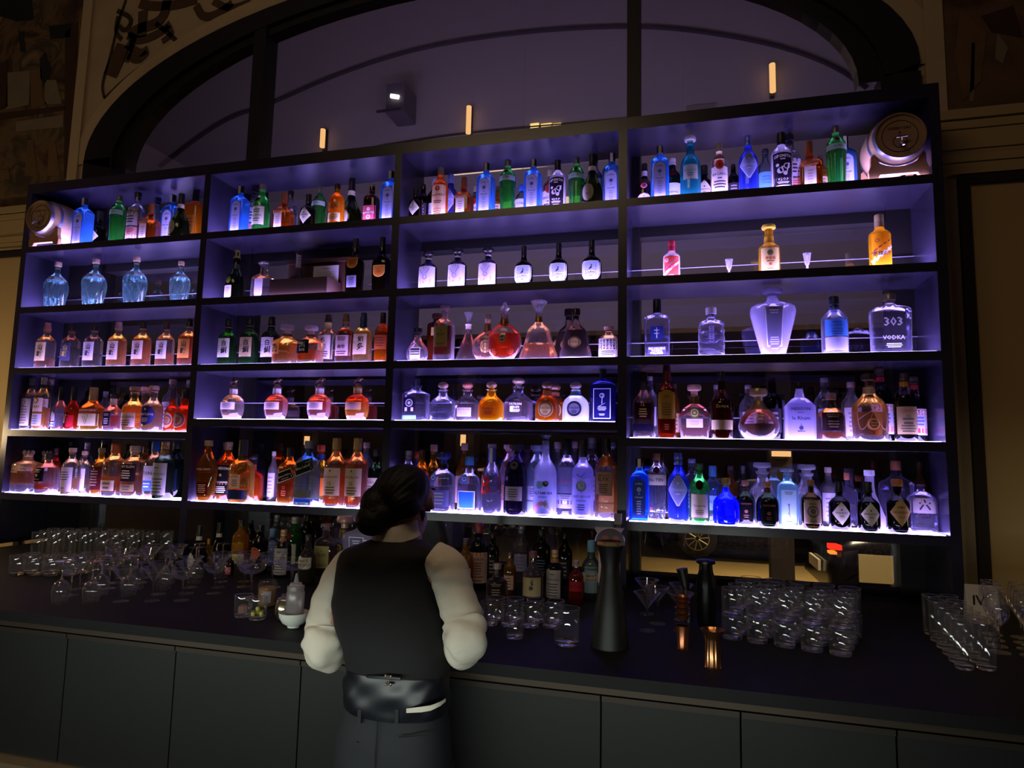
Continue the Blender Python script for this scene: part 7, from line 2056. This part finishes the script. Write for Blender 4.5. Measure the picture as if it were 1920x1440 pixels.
    # strap and buckle
    bz = px(728, 1272)
    yb = PY - .128
    t = MB()
    t.tube([tuple(px(664, 1262, yb + .055)), tuple(px(690, 1268, yb + .012)), tuple(px(724, 1270, yb - .004)), tuple(px(752, 1272, yb - .004))], .006, 6)
    t.build('back_strap', satin, r)
    mt = plain('#d8d0c0', .2, .95)
    for yy in (1268, 1283):
        q = px(728, yy, yb - .006)
        mb = MB().tube([(q.x - .011, q.y, q.z), (q.x + .011, q.y, q.z)], .0032, 8).lathe([(.001, -.005), (.005, 0), (.001, .005)], 8, (q.x - .009, q.y, q.z)).lathe([(.001, -.005), (.005, 0), (.001, .005)], 8, (q.x + .009, q.y, q.z))
        mb.build('buckle', mt, r)
    q = px(728, 1275, yb - .004)
    MB().tube([(q.x + .002, q.y, q.z + .014), (q.x + .002, q.y, q.z - .014)], .002, 6).build('buckle_bar', mt, r)
    # shirt tail peeping out below the waistcoat
    pts = [px(762, 1334, PY - .122), px(790, 1332, PY - .119), px(808, 1329, PY - .112), px(826, 1321, PY - .085), px(836, 1313, PY - .05)]
    mb = MB()
    vs = []
    for i, p in enumerate(pts):
        h = .006 + .006 * (1 - abs(i - 1.4) / 3)
        vs += [(p.x, p.y, p.z - h * .5), (p.x, p.y - .002, p.z + h)]
    mb.add(vs, [(2 * i, 2 * i + 2, 2 * i + 3, 2 * i + 1) for i in range(4)]).build('shirt_tail', shirt, r)
    # ---- trousers, belt loops, shoes
    ctr = px(745, 1330).x
    hip = [row(1318, 660, 834, .114), row(1332, 655, 836, .117), row(1370, 643, 840, .126), row(1410, 637, 842, .13), row(1440, 634, 843, .13)]
    z0 = hip[-1][2]
    tr = MB().rings(loft(resample(hip, 16)[::-1], 48, .004, 9), True, True)
    for sg in (-1, 1):
        leg = [(ctr + sg * .094, PY + .005, z0 + .03, .096, .118), (ctr + sg * .095, PY + .005, .55, .088, .105), (ctr + sg * .10, PY - .002, .40, .075, .085), (ctr + sg * .105, PY - .01, .2, .066, .075), (ctr + sg * .11, PY - .012, .055, .062, .072)]
        tr.rings(loft(resample(leg, 14)[::-1], 32, .006, 4 + sg), True, True)
    tr.build('trousers', trous, r, angle=70)
    sm = MB().tube([tuple(px(709, 1336, PY - .121)), tuple(px(707, 1370, PY - .13)), tuple(px(704, 1410, PY - .134)), tuple(px(703, 1440, PY - .134))], .0018, 5)
    sm.build('back_seam', plain('#0c0d12', .8), r)
    for x in (676, 746):
        a = px(x, 1336, PY - .117)
        MB().box(a.x - .006, a.x + .006, a.y - .008, a.y, a.z - .03, a.z + .012).build('belt_loop', trous, r, smooth=False)
    MB().tube([tuple(px(652, 1383, PY - .09)), tuple(px(672, 1392, PY - .125))], .002, 5).build('pocket_edge', plain('#0a0b10', .8), r)
    MB().tube([tuple(px(748, 1382, PY - .133)), tuple(px(800, 1378, PY - .12))], .002, 5).build('pocket_edge', plain('#0a0b10', .8), r)
    for sg in (-1, 1):
        x = ctr + sg * .112
        MB().rings([[(x + rx * cos(a), PY + .05 + ry * sin(a), z) for a in (2 * PI * i / 24 for i in range(24))] for z, rx, ry in ((.0, .045, .135), (.02, .047, .138), (.05, .043, .125), (.075, .035, .09))]).build('shoe', plain('#0a0909', .3), r)


def front_bar():
    t = thing('front_bar', 'customer side bar counter in front of the bartender, below the picture edge', 'bar', (3.2, -2.95, 0))
    MB().box(-3.6, 4.4, -.28, .20, .96, 1.0).build('bar_top', plain('#15130f', .4), t, smooth=False)
    MB().box(-3.5, 4.3, -.25, -.2, 0, .959).build('front_panel', plain('#15130f', .5), t, smooth=False)
    MB().box(-1.9, 2.3, .02, .05, .932, .959).build('lamp_rail', plain('#2a2a2a', .5), t, smooth=False)


EXTRA += [build_person, front_bar]

# ---------------------------------------------------------------- lights and world
def area(name, loc, target, sx, sy, col, watts, spread=None):
    d = bpy.data.lights.new(name, 'AREA')
    d.shape = 'RECTANGLE'
    d.size, d.size_y = sx, sy
    d.color = col
    d.energy = watts
    if spread:
        d.spread = math.radians(spread)
    o = bpy.data.objects.new(name, d)
    COL.objects.link(o)
    o.location = loc
    o.rotation_euler = (Vector(target) - Vector(loc)).to_track_quat('-Z', 'Y').to_euler()
    return o


def point(name, loc, col, watts, r=.08):
    d = bpy.data.lights.new(name, 'POINT')
    d.color = col
    d.energy = watts
    d.shadow_soft_size = r
    o = bpy.data.objects.new(name, d)
    COL.objects.link(o)
    o.location = loc
    return o


WARM = (1.0, .72, .42)
area('room_glow', (2.6, -5.2, 6.0), (3, .3, 3.6), 3.0, 1.5, WARM, 44)
point('wall_lamp_left', (-.95, -.55, 1.75), (1.0, .72, .42), 27, .12)
point('wall_lamp_right', (7.6, -.4, 1.25), (1.0, .70, .42), 3.0, .12)
area('under_bar_light', (3.4, -2.895, .930), (3.4, -1.5, .90), 4.0, .035, (.90, 1.0, .92), 23)
sd = bpy.data.lights.new('bar_downlight', 'SPOT')  # unseen spot added to lift the warm light on the sleeves
sd.energy, sd.color, sd.spot_size, sd.spot_blend, sd.shadow_soft_size = 30, (1.0, .76, .48), math.radians(38), .6, .1
so = bpy.data.objects.new('bar_downlight', sd)
COL.objects.link(so)
so.location = (4.2, -3.4, 4.6)
so.rotation_euler = (Vector((3.9, -1.6, 1.1)) - so.location).to_track_quat('-Z', 'Y').to_euler()
area('portico_wash', (3.2, 1.2, 3.95), (3.2, 4.2, 5.6), 7.5, .25, (.78, .64, 1.0), 34)  # unseen violet light added behind the pane to brighten the portico wall
area('street_lamp_glow', (6.4, 6.6, 3.2), (6.2, 6.2, 0), 2.2, .6, (1.0, .74, .36), 70, 110)
area('kerb_lamp', (6.6, 2.2, 3.1), (6.6, 4.0, .3), .6, .3, (1.0, .76, .42), 22, 80)  # unseen light added to brighten the pale plate on the near car
for i, x in enumerate((1.2, 2.3, 4.6, 5.9)):  # unseen spots added to put warm glints on the glassware
    cd = bpy.data.lights.new('counter_downlight', 'SPOT')
    cd.energy, cd.color, cd.spot_size, cd.spot_blend, cd.shadow_soft_size = 30, (1.0, .74, .42), math.radians(50), .5, .06
    co = bpy.data.objects.new('counter_downlight', cd)
    COL.objects.link(co)
    co.location = (x, -2.0, 4.7)
    co.rotation_euler = (Vector((x, -.75, 1.0)) - co.location).to_track_quat('-Z', 'Y').to_euler()
w = bpy.data.worlds.new('night')
SC.world = w
w.use_nodes = True
w.node_tree.nodes['Background'].inputs[0].default_value = (.006, .005, .006, 1)
w.node_tree.nodes['Background'].inputs[1].default_value = .3

build_room()
build_shelving()
build_counter()
build_outside()
build_car(6.26, 3.98, 'dark parked car with red tail light glimpsed under the right bay')
build_car(4.1, 8.2, 'second dark parked car farther down the street with spoked wheel')
for i in range(3):  # unseen bulbs, added only for glints in the glasses
    pb = thing('pendant_bulb', f'small warm pendant bulb above the bartender, number {["one", "two", "three", "four", "five", "six"][i]} along the bar', 'lamp', (1.4 + 1.7 * i, -2.1, 4.6), 0, 'pendant bulbs above the bar')
    MB().lathe([(.004, -.03), (.02, -.02), (.028, 0), (.02, .025), (.012, .04)], 16).build('bulb', emit('#ffb766', 8.0), pb)
    MB().lathe([(.014, .04), (.016, .09), (.004, .1), (.004, 1.59)], 10).build('cord', plain('#0c0b0b', .6), pb)
for fn in EXTRA:
    fn()
fill_shelves()

dupl = {k: v for k, v in LABELS.items() if len(v) > 1}
print('bottles', BOTTLES, 'same labels', dupl)

vs = SC.view_settings
SC.display_settings.display_device = 'sRGB'
vs.view_transform = 'Standard'
vs.look = 'None'
vs.exposure = 0.0
vs.gamma = 1.0
vs.use_curve_mapping = False
cy = SC.cycles
cy.max_bounces = 12
cy.diffuse_bounces = 2
cy.glossy_bounces = 4
cy.transmission_bounces = 10
cy.transparent_max_bounces = 64
cy.sample_clamp_indirect = 4.0
cy.blur_glossy = 0.5
